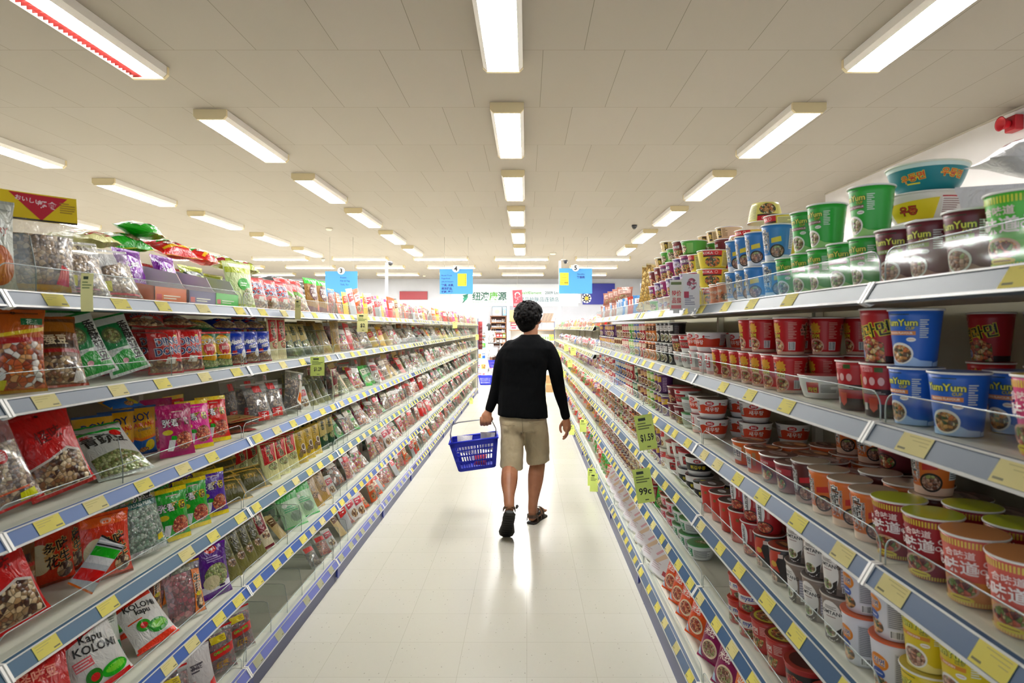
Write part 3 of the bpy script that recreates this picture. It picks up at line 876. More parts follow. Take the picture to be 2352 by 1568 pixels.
make_cup('udon', 'noodle_bowl', 'black banded bowl with yellow lettering', 5.9, 4.4, 7.6, 'e9e7e4', [('r', -8.2, 2.0, 8.2, 5.2, '1c1a1a'), ('t', '튀김우동', .2, 3.6, 1.25, 'e2d02c'), ('e', 0, 6.2, 1.4, .8, 'c8242c'), ('t', 'BIG', 0, 6.2, .8, 'f6eeee')], lid='3a3634', lidart=[('e', 1, 0, 2.6, 1.6, 'c8c4c0'), ('e', -2, .6, 1.3, 1.0, 'c8b83a')], lidrough=.2, bulge=.25)
make_cup('shin_bowl', 'noodle_bowl', 'white bowl with black and red panel', 5.9, 4.4, 7.4, 'e9e7e4', [('r', -3.0, 1.8, 3.4, 5.4, '231a1a'), ('r', -2.7, 2.0, 3.1, 5.2, 'b81c24'), ('t', '辛라면', .2, 3.6, 1.3, '17110f', 'e8b8a8'), ('e', 0, 6.3, 1.3, .6, 'c8242c')], lid='b82a30', rim='c83038', bulge=.25)
make_cup('wide_shin', 'noodle_bowl', 'wide white bowl with red panel', 5.6, 4.0, 5.6, 'e4e2de', [('r', -6.2, .2, 6.2, 1.2, 'd4d0cc'), ('r', -2.4, 1.4, .4, 4.0, 'c8242a'), ('t', '라면', -1, 2.2, .9, 'e8d23a', '1c1412'), ('l', .8, 1.5, 4.4, 3.6, 7, '4a4644')], lid='b83a3c', bulge=.3)
make_cup('green_bowl', 'noodle_bowl', 'white bowl with green lid', 5.7, 4.2, 6.2, 'eaecea', [('r', -5.0, 1.2, -2.2, 4.6, '2f8f5c'), ('l', -4.8, 1.4, -2.4, 4.4, 4, 'e8f0ea'), ('l', -1.6, 1.2, 4.8, 4.4, 7, '6c726e')], lid='4c8a42', rim='58a868', lidart=[('e', .4, 0, 3.4, 2.4, '6c8040'), ('e', .2, 0, 2.4, 1.6, FOOD['green'])], bulge=.4)
make_cup('pink_bowl', 'noodle_bowl', 'white bowl with red pink panel', 5.7, 4.2, 6.2, 'ece8e8', [('r', -5.0, 1.2, -1.6, 4.6, 'cf3c58'), ('l', -4.8, 1.4, -1.8, 4.4, 4, 'f0e4e6'), ('l', -1.2, 1.2, 4.8, 4.4, 7, '8a7c7c')], lid='6a4a2c', rim='c84850', bulge=.4)
def koka(key, look, base, flip=False, panel='efe99a'):
    make_cup(key, 'noodle_bowl', look, 6.0, 4.6, 7.0, base, [('r', -4.2, 4.9, 2.6, 6.6, 'd0242c'), ('t', 'KOKA', -2.4, 5.75, .95, 'f6eeec'), ('e', .6, 5.75, .55, .55, 'f0dcd8'), ('e', .6, 5.75, .42, .42, 'd0242c'), ('r', -4.2, 4.3, 2.6, 4.9, '4a2c20'),
        ('e', -.8, 2.4, 2.9, 1.9, FOOD['prawn']), ('r', 3.0, .8, 7.8, 6.2, panel), ('l', 3.2, 1.0, 7.6, 6.0, 12, '7a7440')], lid='d8d4c8', flip=flip, bulge=.15)
koka('koka_yellow', 'yellow bowl with red band', 'e6d23c')
koka('koka_pink', 'pink bowl with red band', 'd070b4', panel='d98ac4')
koka('koka_orange', 'pale orange bowl with red band', 'e8b070', panel='f0e0c0')
koka('koka_yellow_up', 'pale yellow upturned bowl', 'eee47a', True)
koka('koka_pink_up', 'pink upturned bowl', 'd684be', True, 'e0a0d0')
def char_bowl(key, look, base, text, c, food, rt=6.0, rb=4.8, h=7.6, lid='a8343a', side='6a5ca8'):
    make_cup(key, 'noodle_bowl', look, rt, rb, h, base, [('p', [(-2.8, 4.6), (-1.6, 6.3), (1.6, 6.3), (2.8, 4.6), (1.8, 3.5), (-1.8, 3.5)], c), ('t', text, 0, 5.0, .95, 'f2eef0', '3a2040'), ('e', .8, 1.8, 3.6, 1.9, FOOD[food]),
        ('r', -6.4, .6, -4.4, 6.8, side), ('l', -6.3, .8, -4.5, 6.6, 9, 'e2dcec'), ('e', -2.2, 6.6, .6, .4, 'e8d8c0')], lid=lid, bulge=.1)
char_bowl('b_magenta', 'magenta bowl with white characters', 'a3286e', '老坛酸菜', '6a2f6a', 'red')
char_bowl('b_purple', 'purple bowl with printed panel', '57307e', '大食袋', 'c8bcd8', 'prawn', side='dcd8de')
char_bowl('b_maroon', 'maroon bowl with red food picture', '6e1c22', '牛肉面', '8a2a2a', 'red', side='7a2a2e')
make_cup('b_green', 'noodle_bowl', 'green bowl with white rim', 5.6, 4.4, 6.2, '4cab34', [('e', 0, 2.8, 2.6, 1.8, FOOD['green']), ('r', 2.8, .8, 5.6, 5, '8ac86a')], lid='d8d8c8')
make_cup('b_cream', 'noodle_bowl', 'cream bowl with brown ring print', 5.6, 4.6, 5.0, 'e3cf9c', [('e', -2.2, 2.6, 1.7, 1.5, 'c8a060'), ('e', -2.2, 2.6, 1.3, 1.1, 'e8d8a8'), ('r', .6, .6, 2.6, 4.4, '3a2c18'), ('t', '生', 1.6, 2.6, 1.6, 'e0c040'), ('l', 3.2, .8, 5.4, 4.2, 6, '8a6c3a')], lid='e8d8b0', flip=False)
make_cup('b_lilac', 'noodle_cup', 'small purple and cream cup', 4.2, 3.6, 7.0, 'd8ccb4', [('r', -5.6, .8, -.8, 6, '6a3f8a'), ('t', '大食', -2.6, 3.6, 1.6, 'f0ecf4', '3c3c8c'), ('t', '袋', .9, 3.4, 1.8, '3c3c8c', 'e8e4d8'), ('e', 3.2, 2.4, 1.8, 1.6, FOOD['red'])], lid='d8c8b0')
make_cup('b_orange', 'noodle_cup', 'small orange cup with pale lettering', 4.0, 3.3, 7.4, 'e57e34', [('t', 'In-cup', 0, 4.6, 1.2, 'f4e8d0'), ('l', -1.6, 2.0, 1.6, 3.4, 3, 'f0d0a0'), ('e', 3.0, 2.6, 1.4, 1.3, FOOD['prawn'])], lid='e8a060')
make_cup('cham', 'noodle_bowl', 'orange bowl with glossy brown lid', 5.2, 4.2, 7.4, 'e0671c', [('p', [(-3.4, 1.4), (.8, 1.2), (1.2, 5.6), (-3.2, 6.2)], 'eae2d4'), ('t', '순한', -1.2, 3.6, 1.6, '2a211c'), ('r', 1.6, 2.4, 2.7, 6.2, 'b88a5a'), ('r', -3.8, 5.4, -3.2, 6.6, '6a4a9a')], lid='9a5030', lidart=[('e', -.8, -.8, 3.0, 2.0, '5a3626'), ('l', -2.6, -1.6, 1.2, .2, 3, 'c8b8a0'), ('e', 1.6, 2.0, 2.4, 1.5, 'b07a4a')], lidrough=.15)
make_cup('cham_wine', 'noodle_bowl', 'wine red bowl with glossy brown lid', 5.0, 4.0, 7.8, '7c2a30', [('r', -4.2, 4.8, 4.2, 6.4, 'b83a44'), ('t', 'KITCHEN', -.4, 5.6, .7, 'e8dcd8'), ('e', 0, 2.4, 2.9, 1.9, '2a1614'), ('e', 0, 2.4, 2.5, 1.6, FOOD['red'])], lid='7a4a44', lidart=[('e', .3, -.3, 3.4, 2.0, '9a8078'), ('l', -1.9, -1.2, 2.5, .6, 3, '4a3430')], lidrough=.15)
# broad oval bowls on top of the shelf
make_cup('b_teal', 'noodle_bowl', 'broad teal oval bowl', 8.4, 5.4, 6.4, '13828c', [('r', -11, 5.2, 11, 6.2, 'cfe2dc'), ('t', '우동면', -3.6, 3.2, 1.3, 'd83a30', 'e8d23a', 8), ('t', '우동면', 4.0, 3.6, 1.3, 'd83a30', 'e8d23a', -6), ('r', -5, 1.7, -2.2, 2.0, 'e8d83a')], lid='e8e2c8', rim='e6ead8', bulge=.5)
make_cup('b_yellow', 'noodle_bowl', 'broad yellow and white oval bowl', 8.6, 6.0, 6.6, 'e4ded4', [('p', [(-9, .4), (0.5, .4), (1.4, 5.0), (-9, 4.2)], 'ecd420'), ('t', '우동', -4.5, 2.6, 1.5, 'c8302a', '7a3a1a'), ('r', 1.8, 1.0, 7.5, 5.2, 'efeae6'), ('l', 2.0, 1.2, 7.2, 4.8, 8, '9a7470'), ('r', 1.8, 5.0, 7.5, 5.3, 'c83a44')], lid='e0dcd4', rim='e8e6e0', bulge=.5)
# ------------------------------------------------------------------ stocking the shelves
REC = []
def px_of(loc):
    return CX + F * loc[0] / loc[1]
def Yr(px, X):
    """distance along the right run of a spot seen at px"""
    return F * X / (px - CX)
SHELF_R = ['top right-hand shelf', 'second right-hand shelf', 'third right-hand shelf', 'fourth right-hand shelf', 'fifth right-hand shelf', 'lowest right-hand shelf']
SHELF_L = ['top left-hand shelf', 'second left-hand shelf', 'third left-hand shelf', 'fourth left-hand shelf', 'fifth left-hand shelf', 'lowest left-hand shelf']

def rec(o, t, shelf, level, look=None):
    REC.append((o, look or t.look, shelf, level, t.cat, o.location.copy()))

import numpy as np
from mathutils.bvhtree import BVHTree
PLACED = {}
_geo = {}
def geo_of(t):
    if t.name not in _geo or _geo[t.name][0] is not t:
        pass
    k = id(t)
    if k not in _geo:
        V, Fs = [], []
        for n, b in t._parts:
            o = len(V); V += [tuple(p) for p in b.v]; Fs += [tuple(o + i for i in f) for f in b.f]
        _geo[k] = (np.array(V), Fs)
    return _geo[k]

def world_verts(o, t):
    V, Fs = geo_of(t)
    Rm = np.array(o.rotation_euler.to_matrix()) * o.scale[0]
    return V @ Rm.T + np.array(o.location)

def settle(o, t, side, k, zfloor, top=None, move=True, front=True, spread=12, drop=False):
    """stand the thing on what carries it, behind the front guard and under the shelf above, clear of its neighbours"""
    xf = XFL if side < 0 else XFR
    W = world_verts(o, t)
    if top is not None and W[:, 2].max() - W[:, 2].min() > top - zfloor:
        o.scale = (o.scale[0] * (top - zfloor) / (W[:, 2].max() - W[:, 2].min()) * .985,) * 3
        W = world_verts(o, t)
    d = np.zeros(3)
    d[2] = zfloor + .0008 - W[:, 2].min()
    if front:
        lim = xf + .0205
        if side < 0 and W[:, 0].max() > -lim: d[0] = -lim - W[:, 0].max()
        if side > 0 and W[:, 0].min() < lim: d[0] = lim - W[:, 0].min()
        back = xf + DEPTH - .033
        if k > 0:
            if side < 0 and W[:, 0].min() + d[0] < -back: d[0] += -back - (W[:, 0].min() + d[0])
            if side > 0 and W[:, 0].max() + d[0] > back: d[0] += back - (W[:, 0].max() + d[0])
    W = W + d
    Fs = geo_of(t)[1]
    lst = PLACED.setdefault((side, k), [])
    best = None
    if move:
        tries = [0.0]
        for i in range(1, spread + 1): tries += [.007 * i, -.007 * i]
        lo, hi = W.min(0), W.max(0)
        near = [q for q in lst if q[0][0] < hi[0] and q[1][0] > lo[0] and q[0][2] < hi[2] and q[1][2] > lo[2] and q[0][1] < hi[1] + .1 and q[1][1] > lo[1] - .1]
        for dy in tries:
            bv = None; hit = 0
            for q in near:
                if q[0][1] < hi[1] + dy and q[1][1] > lo[1] + dy:
                    if bv is None: bv = BVHTree.FromPolygons([tuple(v) for v in (W + np.array((0, dy, 0)))], Fs)
                    if bv.overlap(q[2]): hit += 1
            if hit == 0: best = dy; break
        if best is None:
            if drop: return False
            best = 0.0
        W = W + np.array((0, best, 0)); d[1] = best
    o.location = Vector(o.location) + Vector(d)
    lst.append((W.min(0), W.max(0), BVHTree.FromPolygons([tuple(v) for v in W], Fs)))
    return True

def stack(k, Y, X, keys, rz=None, near=None, z=None, jit=1.0, base=0):
    """cups or bowls standing on one another on right shelf k"""
    z = (z if z is not None else (Z_RN if Y < YB_R[5] else Z_RF)[k]) + .0004
    near = (Y < 2.6) if near is None else near
    for i, key in enumerate(keys if isinstance(keys, (list, tuple)) else [keys]):
        t = TPL[key]
        a = radians(-76 + jit * RND.uniform(-15, 15)) if rz is None else radians(rz)
        o = inst(t, (X + RND.uniform(-.0012, .0012) * jit, Y + RND.uniform(-.0012, .0012) * jit, z), a, near=near)
        lv = ('', 'lower tier', 'middle tier', 'upper tier')[0 if len(keys) == 1 or isinstance(keys, str) else (1 if i == 0 else (3 if i == len(keys) - 1 else 2))]
        settle(o, t, 1, k, z - .0004, front=False, move=(i == 0))
        if i == 0: Y = o.location.y
        rec(o, t, SHELF_R[k], lv)
        z += t.size[1] + .0006

def rowr(k, spots, X, step=None):
    """spots: list of (y or None, keys): y None continues at the cup pitch"""
    y = None
    for yy, keys in spots:
        first = keys[0] if isinstance(keys, (list, tuple)) else keys
        y = yy if yy is not None else y + TPL[first].size[0] + .004
        stack(k, y, X, keys if isinstance(keys, (list, tuple)) else [keys])

# --- top shelf
X0 = .712
rowr(0, [(.905, ['cn_green']), (1.003, ['yum_maroon']), (1.102, ['yum_maroon']), (1.201, ['yum_maroon'])], X0)
rowr(0, [(1.305, ['yum_green', 'yum_green']), (1.400, ['yum_green']), (1.492, ['yum_green', 'yum_green']), (1.586, ['yum_green', 'yum_green']), (1.678, ['yum_green'])], X0)
rowr(0, [(1.79, ['oolong_blue', 'oolong_blue']), (1.935, ['oolong_blue', 'oolong_blue']), (2.030, ['oolong_blue', 'oolong_blue']), (2.124, ['oolong_blue', 'oolong_blue'])], X0)
stack(0, 2.225, .712, ['b_orange']); stack(0, 2.32, .712, ['b_orange'])
stack(0, 2.105, .855, ['koka_orange', 'koka_yellow', 'koka_yellow', 'koka_yellow'])
stack(0, 2.42, .86, ['koka_yellow', 'koka_orange', 'koka_yellow', 'koka_yellow'], rz=-50)
stack(0, 2.265, .855, ['koka_yellow_up'], z=1.602 + .075 * 4 - .012, rz=-20)
stack(0, 2.46, .725, ['koka_yellow', 'koka_yellow', 'koka_yellow'], rz=-10)
stack(0, 2.60, .725, ['koka_pink', 'koka_pink', 'koka_yellow'])
stack(0, 2.56, .87, ['koka_pink', 'koka_pink_up', 'koka_pink_up', 'koka_pink_up'])
for y, ks in ((2.74, ['b_lilac', 'b_purple', 'b_magenta', 'b_green']), (2.88, ['b_lilac', 'b_purple', 'b_purple', 'b_maroon']), (3.02, ['b_lilac', 'b_purple', 'b_magenta', 'b_green']), (3.16, ['b_lilac', 'b_magenta', 'b_magenta', 'b_green', 'b_cream']),
              (3.30, ['b_lilac', 'b_purple', 'b_maroon', 'b_cream']), (3.44, ['b_green', 'b_magenta', 'b_maroon'])):
    stack(0, y, .725, ks)
for y, ks in ((2.72, ['koka_pink', 'koka_orange', 'koka_pink', 'b_maroon', 'b_cream']), (2.86, ['b_maroon', 'b_maroon', 'b_maroon', 'b_green', 'b_cream']), (3.0, ['b_purple', 'b_green', 'b_maroon', 'b_maroon', 'b_cream']), (3.28, ['b_cream', 'b_purple', 'b_cream', 'b_cream', 'b_cream'])):
    stack(0, y, .87, ks)
# broad bowls and wrapped packs further back on the top shelf
stack(0, 1.47, .93, ['b_yellow', 'b_teal'], rz=-25, z=1.602 + .1555)
BOXW = M('e9e7e6', .5)
ob = MB(); ob.rbox(-.08, -.09, 0, .08, .09, .155, BOXW, .006)
t_riser = Tpl('display_box', 'box', 'white carton riser', [('carton', ob)], (.2, .155)); 
o = inst(t_riser, (.93, 1.47, 1.6025)); rec(o, t_riser, 'top right-hand shelf, under the broad bowls', '')

# --- second shelf
rowr(1, [(.845, ['cn_pink']), (1.030, ['yum_blue']), (1.145, ['yum_blue', 'yum_blue']), (1.245, ['yeol_back', 'yeol']), (1.345, ['yeol_back'])], .705)
stack(1, 1.045, .81, ['yum_blue']); stack(1, 1.36, 1.0, ['shin', 'yeol']); stack(1, 1.20, 1.0, ['shin', 'yum_blue']); stack(1, .97, .81, ['yum_blue'])
stack(1, 1.57, .735, ['wide_shin'], rz=-40)
rowr(1, [(1.695, ['shin', 'shin']), (1.79, ['shin']), (1.885, ['shin', 'shin']), (1.98, ['shin', 'shin']), (2.075, ['shin']), (2.17, ['shin']), (2.265, ['shin'])], .708)
stack(1, 1.695, .803, ['shin', 'shin']); stack(1, 1.70, .90, ['shin', 'shin']); stack(1, 1.85, .803, ['shin', 'shin']); stack(1, 1.95, .803, ['shin', 'shin']); stack(1, 2.05, .803, ['shin', 'shin'])
rowr(1, [(2.365, ['white_cup']), (2.47, ['white_cup', 'big_shrimp']), (2.60, ['white_cup', 'big_shrimp']), (2.735, ['white_small', 'shin_bowl']), (2.87, ['white_small', 'b_maroon'])], .718)
stack(1, 2.44, .845, ['shin_bowl', 'big_shrimp']); stack(1, 2.58, .845, ['shin_bowl', 'shin_bowl'])
seq = ['s_black', 's_black', 's_black', 's_black', 's_orange', 's_orange', 's_orange', 's_red', 's_red', 's_blue', 's_blue', 's_green', 's_green', 's_red', 's_red', 's_red', 's_cream', 's_cream', 's_cream', 's_cream', 's_purple', 's_purple', 's_purple', 's_wine', 's_wine', 's_purple', 's_purple', 's_purple', 's_purple', 's_purple']
y = 2.985
for i, key in enumerate(seq):
    if y > 5.85: break
    up = [key, key] if i not in (19, 20, 26, 27) else [key]
    stack(1, y, .71, up, near=False); y += .0967

# --- third shelf
rowr(2, [(.905, ['cn_orange']), (1.0, ['cn_orange']), (1.100, ['cn_red']), (1.200, ['cn_red']), (1.300, ['oolong_orange']), (1.394, ['oolong_orange']), (1.485, ['oolong_orange']), (1.577, ['oolong_brown']), (1.670, ['cham_wine']), (1.785, ['cham_wine']), (1.905, ['cham']), (2.025, ['cham'])], .712)
rowr(2, [(.95, ['cn_red']), (1.05, ['cn_red']), (1.155, ['cn_red']), (1.262, ['oolong_brown', 'oolong_orange']), (1.36, ['oolong_orange']), (1.455, ['oolong_brown']), (1.56, ['cham_wine']), (1.67, ['cham_wine']), (1.79, ['cham']), (1.91, ['cham'])], .815)
rowr(2, [(1.22, ['cham_wine']), (1.335, ['cham_wine']), (1.45, ['cham_wine', 'gomtang']), (1.57, ['cham_wine', 'cham_wine']), (1.69, ['cham', 'oolong_orange']), (1.81, ['cham', 'oolong_orange']), (1.94, ['cham'])], .925)
stack(2, 1.62, 1.035, ['cham_wine', 'mama']); stack(2, 1.9, 1.035, ['cham', 'cham'])
for y, X, ks in ((2.50, .735, ['big_shrimp', 'big_shrimp']), (2.635, .735, ['white_cup', 'big_shrimp']), (2.40, .87, ['big_shrimp', 'big_shrimp']), (2.535, .87, ['big_shrimp', 'big_shrimp']), (2.37, 1.0, ['big_shrimp']), (2.76, .735, ['green_bowl', 'green_bowl']), (2.89, .735, ['b_maroon', 'shin_bowl']), (3.02, .735, ['b_maroon', 'b_maroon'])):
    stack(2, y, X, ks, rz=-20 if ks[0] == 'big_shrimp' else None)
y = 3.13
seq = ['s_purple'] * 3 + ['s_green', 's_lime'] + ['s_wine', 's_wine', 's_cream', 's_dkgreen', 's_dkgreen', 's_red', 's_red', 's_red', 's_blue', 's_blue', 's_blue', 's_lblue', 's_lblue', 's_white', 's_white', 's_red', 's_red', 's_white', 's_white', 's_red', 's_lblue', 's_blue', 's_white', 's_white']
for i, key in enumerate(seq):
    if y > 5.85: break
    stack(2, y, .71, [key, key] if i % 9 else [key], near=False); y += .0967

# --- fourth shelf
rowr(3, [(.92, ['yum_yellow']), (1.018, ['yum_yellow', 'yum_yellow']), (1.118, ['yum_yellow', 'yum_yellow']), (1.222, ['jin', 'jin']), (1.330, ['jin', 'jin']), (1.430, ['gomtang', 'gomtang']), (1.528, ['gomtang', 'gomtang']), (1.625, ['gomtang', 'gomtang']), (1.74, ['black_red']), (1.85, ['black_red', 'kimchi']), (1.965, ['kimchi', 'kimchi']), (2.08, ['red_wave', 'kimchi']), (2.19, ['red_wave']), (2.305, ['red_wave']), (2.42, ['red_wave'])], .712)
rowr(3, [(1.15, ['yum_yellow']), (1.26, ['jin', 'jin']), (1.38, ['jin', 'jin']), (1.48, ['gomtang', 'gomtang']), (1.60, ['gomtang']), (1.75, ['black_red', 'black_red']), (1.87, ['black_red']), (1.99, ['kimchi', 'kimchi']), (2.10, ['kimchi']), (2.22, ['red_wave']), (2.335, ['red_wave'])], .822)
for y, X, ks in ((2.56, .735, ['udon']), (2.69, .735, ['udon', 'udon']), (2.82, .735, ['udon', 'shin_bowl']), (2.50, .865, ['udon']), (2.63, .865, ['udon']), (2.95, .735, ['s_white', 'shin_bowl']), (3.07, .735, ['shin_bowl', 'shin_bowl'])):
    stack(3, y, X, ks, rz=-25)
y = 3.17
seq = ['s_white', 's_purple', 's_purple', 's_lime', 's_lime', 's_lime', 's_orange', 's_orange', 's_cream', 's_orange', 's_red', 's_cream', 's_red', 's_wine', 's_green', 's_cream', 's_red', 's_black', 's_orange', 's_orange', 's_white', 's_red', 's_cream', 's_wine', 's_lime', 's_orange', 's_red', 's_cream']
for i, key in enumerate(seq):
    if y > 5.85: break
    stack(3, y, .71, [key, key], near=False); y += .0967

# --- fifth shelf
for y, X, ks in ((1.50, .735, ['fire_big']), (1.65, .735, ['fire_big']), (1.79, .73, ['spicy_big']), (1.90, .73, ['spicy_big']), (1.995, .708, ['mama', 'mama']), (2.088, .708, ['mama', 'mama']), (2.0, .80, ['mama', 'mama']), (2.094, .80, ['mama', 'mama']), (1.80, .85, ['spicy_big']), (1.62, .875, ['fire_big'])):
    stack(4, y, X, ks)
for y, X, ks in ((2.66, .735, ['green_bowl']), (2.72, .865, ['green_bowl', 'green_bowl']), (2.80, .735, ['green_bowl', 'green_bowl']), (2.93, .735, ['green_bowl', 'green_bowl']), (3.07, .735, ['pink_bowl', 'pink_bowl']), (3.20, .735, ['pink_bowl', 'pink_bowl']), (2.90, .872, ['green_bowl', 'pink_bowl'])):
    stack(4, y, X, ks, rz=-30)
y = 3.50
seq = ['s_red', 's_red', 's_red', 's_white', 's_cream', 's_cream', 's_cream', 's_cream', 's_wine', 's_wine', 's_wine', 's_red', 's_wine', 's_wine', 's_purple', 's_white', 's_wine', 's_wine', 's_red', 's_red', 's_white', 's_red', 's_red']
for i, key in enumerate(seq):
    if y > 5.85: break
    stack(4, y, .71, [key, key], near=False); y += .0967

# ------------------------------------------------------------------ labels, once everything stands in its place
def ordinal_labels():
    by = {}
    for r in REC:
        by.setdefault((r[1], r[2], r[3]), []).append(r)
    for (look, shelf, lv), rs in by.items():
        rs.sort(key=lambda r: (round(px_of(r[5]), 1), -r[5][2]))
        n = len(rs)
        if n > 20:
            raise ValueError('too many alike: %s %s %d' % (look, shelf, n))
        for i, r in enumerate(rs):
            pos = '' if n == 1 else (', leftmost' if i == 0 else (', rightmost' if i == n - 1 else ', %s from left' % ORD[i]))
            where = (' in ' + lv) if lv else ''
            lab = look + pos + where + ', ' + shelf
            nw = lambda q: len(q.replace(',', '').split())
            if nw(lab) > 16: lab = look + pos + where.replace(' in second row', ' behind').replace(' in upper tier of second row', ' high behind') + ', ' + shelf
            if nw(lab) > 16: lab = lab.replace(' from left', '')
            if nw(lab) > 16: lab = lab.replace(' of the ', ' ').replace(' of ', ' ').replace(' and ', ' ')
            if nw(lab) > 16: lab = lab.replace('-hand shelf', ' shelf').replace(' lettering', '')
            g = None if n == 1 else '%s, %s' % (look, shelf)
            tag(r[0], lab, r[4], g)
# ------------------------------------------------------------------ pouches and packets
FILM = film()
def vivid(c, k=1.34):
    g = .3 * c[0] + .59 * c[1] + .11 * c[2]
    return tuple(min(.92, max(.004, g + (v - g) * k)) * 1.0 for v in c)
def BAGM(h, rough=.28):
    """crinkled printed plastic film"""
    key = ('bag', h, rough)
    if key in _mats: return _mats[key]
    m, nt, N, L, b = nodes_of('film_' + h)
    b.inputs['Base Color'].default_value = (*vivid(rgb(h)), 1)
    b.inputs['Roughness'].default_value = rough
    b.inputs['Specular IOR Level'].default_value = .5
    c = coords(N, L, (38, 38, 20))
    n = N.new('ShaderNodeTexNoise'); n.inputs['Scale'].default_value = 1; n.inputs['Detail'].default_value = 3; n.inputs['Distortion'].default_value = 1.6
    L.new(c, n.inputs['Vector'])
    bump(N, L, b, n.outputs[0], .55, .012)
    _mats[key] = m
    return m
HEXD = set('0123456789abcdef')
def bagart(a, rough):
    out = []
    for i, q in enumerate(a):
        is_hex = isinstance(q, str) and len(q) == 6 and set(q) <= HEXD and not (a[0] == 't' and i == 1)
        out.append(BAGM(q, rough) if is_hex else q)
    return tuple(out)
def make_bag(key, look, w, h, T, base, art=(), name='snack_bag', cat='snack bag', back=None, top=None, bottom=None, seal=.7, header=None,
             clear=None, rough=.28, wr=1.0, nu=11, nv=13, stand=False, coat=.5, backart=()):
    """a filled pouch, cm. clear = food seen through a film bag; header = (height, material, art) folded card over the top"""
    rr = random.Random(hash(key) % 1000 if False else sum(ord(c) for c in key))
    ph = [rr.uniform(0, 6.28) for _ in range(8)]
    art = [bagart(a, rough) for a in art]
    bm_ = BAGM(base, rough) if isinstance(base, str) else base
    bk = BAGM(back, rough) if isinstance(back, str) else (back or bm_)
    sv, ev = seal / h, 1 - seal / h
    def pt(u, v, side, scale=1.0, k=1.0):
        q = abs(2 * u - 1)
        pu = max(0.0, 1 - q ** 2.6)
        t = max(0.0, min(1.0, (v - (0 if stand else sv)) / (ev - (0 if stand else sv))))
        if stand: pv = (cos(t * pi / 2)) ** .55 if t < 1 else 0
        else: pv = max(0.0, sin(pi * t)) ** .5 * (1.15 - .3 * t)
        th = T / 2 * pu * pv * k
        a = .16 * wr
        cre = a * sin(u * 31 + ph[0]) * (2.718 ** (-(1 - t) * 7) + .8 * 2.718 ** (-t * 7)) * (1 if 0 < t < 1 else .25)
        cre += .13 * wr * sin(u * 11 + v * 9 + ph[1]) * sin(v * 14 + ph[2]) * pu
        x = (u - .5) * w * (1 - .09 * pv * (1 if T > 2 else .4)) * scale
        z = v * h
        if scale != 1.0: z = h * .03 + z * .94
        y = (-th + cre if side < 0 else th * .85 + cre)
        if seal and not (0 < t < 1): y += .05 * sin(u * 9 + ph[3])
        return Vector((x / 100, y / 100, z / 100))
    def sheet(mb, v0, v1, side, mat, n=nv, scale=1.0, k=1.0):
        P = [[pt(i / (nu - 1), v0 + (v1 - v0) * j / (n - 1), side, scale, k) for i in range(nu)] for j in range(n)]
        mb.grid(P, mat, True, flip=(side > 0))
    body = MB()
    parts = []
    v0 = 0.0 if (stand or bottom is None) else sv
    v1 = ev if top is not None else 1.0
    if clear:
        inner = MB()
        lim = clear[1]
        for side in (-1, 1): sheet(inner, 0.03, lim, side, clear[0], nv, .97, .93)
        parts.append(('contents', inner))
        for side in (-1, 1): sheet(body, v0, v1, side, FILM)
    else:
        sheet(body, v0, v1, -1, bm_); sheet(body, v0, v1, 1, bk)
    def fn(x, y, off, s=-1):
        u = min(1, max(0, x / w + .5)); v = min(1, max(0, y / h))
        e = .02
        p = pt(u, v, s)
        du = pt(min(1, u + e), v, s) - pt(max(0, u - e), v, s)
        dv = pt(u, min(1, v + e), s) - pt(u, max(0, v - e), s)
        n = du.cross(dv)
        n = n.normalized() if n.length > 1e-9 else Vector((0, -1, 0))
        if n.y * s < 0: n = -n
        return p + n * ((off + .05) / 100)
    lay_art(body, art, fn, .8)
    if backart: lay_art(body, backart, lambda x, y, o: fn(-x, y, o, 1), .9)
    parts.insert(0, ('pouch', body))
    if top is not None:
        s_ = MB()
        for side in (-1, 1): sheet(s_, ev, 1.0, side, BAGM(top, rough) if isinstance(top, str) else top, 3)
        parts.append(('top_seal', s_))
    if bottom is not None and not stand:
        s_ = MB()
        for side in (-1, 1): sheet(s_, 0.0, sv, side, BAGM(bottom, rough) if isinstance(bottom, str) else bottom, 3)
        parts.append(('bottom_seal', s_))
    if header:
        hh, hm, hart = header
        s_ = MB()
        hw = w * .52
        P = []
        for side in (-1, 1):
            P = [[Vector(((u - .5) * 2 * hw / 100, side * .0018 + .004 * sin(u * 3 + 1) - .002, (h - .5 + hh * v) / 100)) for u in (0, .2, .4, .6, .8, 1)] for v in (0, .5, 1)]
            s_.grid(P, M(hm, .35), False, flip=side > 0)
        lay_art(s_, hart, lambda x, y, o: Vector((x / 100, -.0022 + .004 * sin((x / hw / 2 + .5) * 3 + 1) - .002 - o / 100, (h - .5 + y) / 100)), 2)
        parts.append(('header_card', s_))
    t = Tpl(name, cat, look, parts, (w / 100, h / 100, T / 100))
    TPL[key] = t
    return t

def script(txt, x, y, h, c='1c1a18', o=None, rot=0):
    return ('t', txt, x, y, h, c, o, rot)

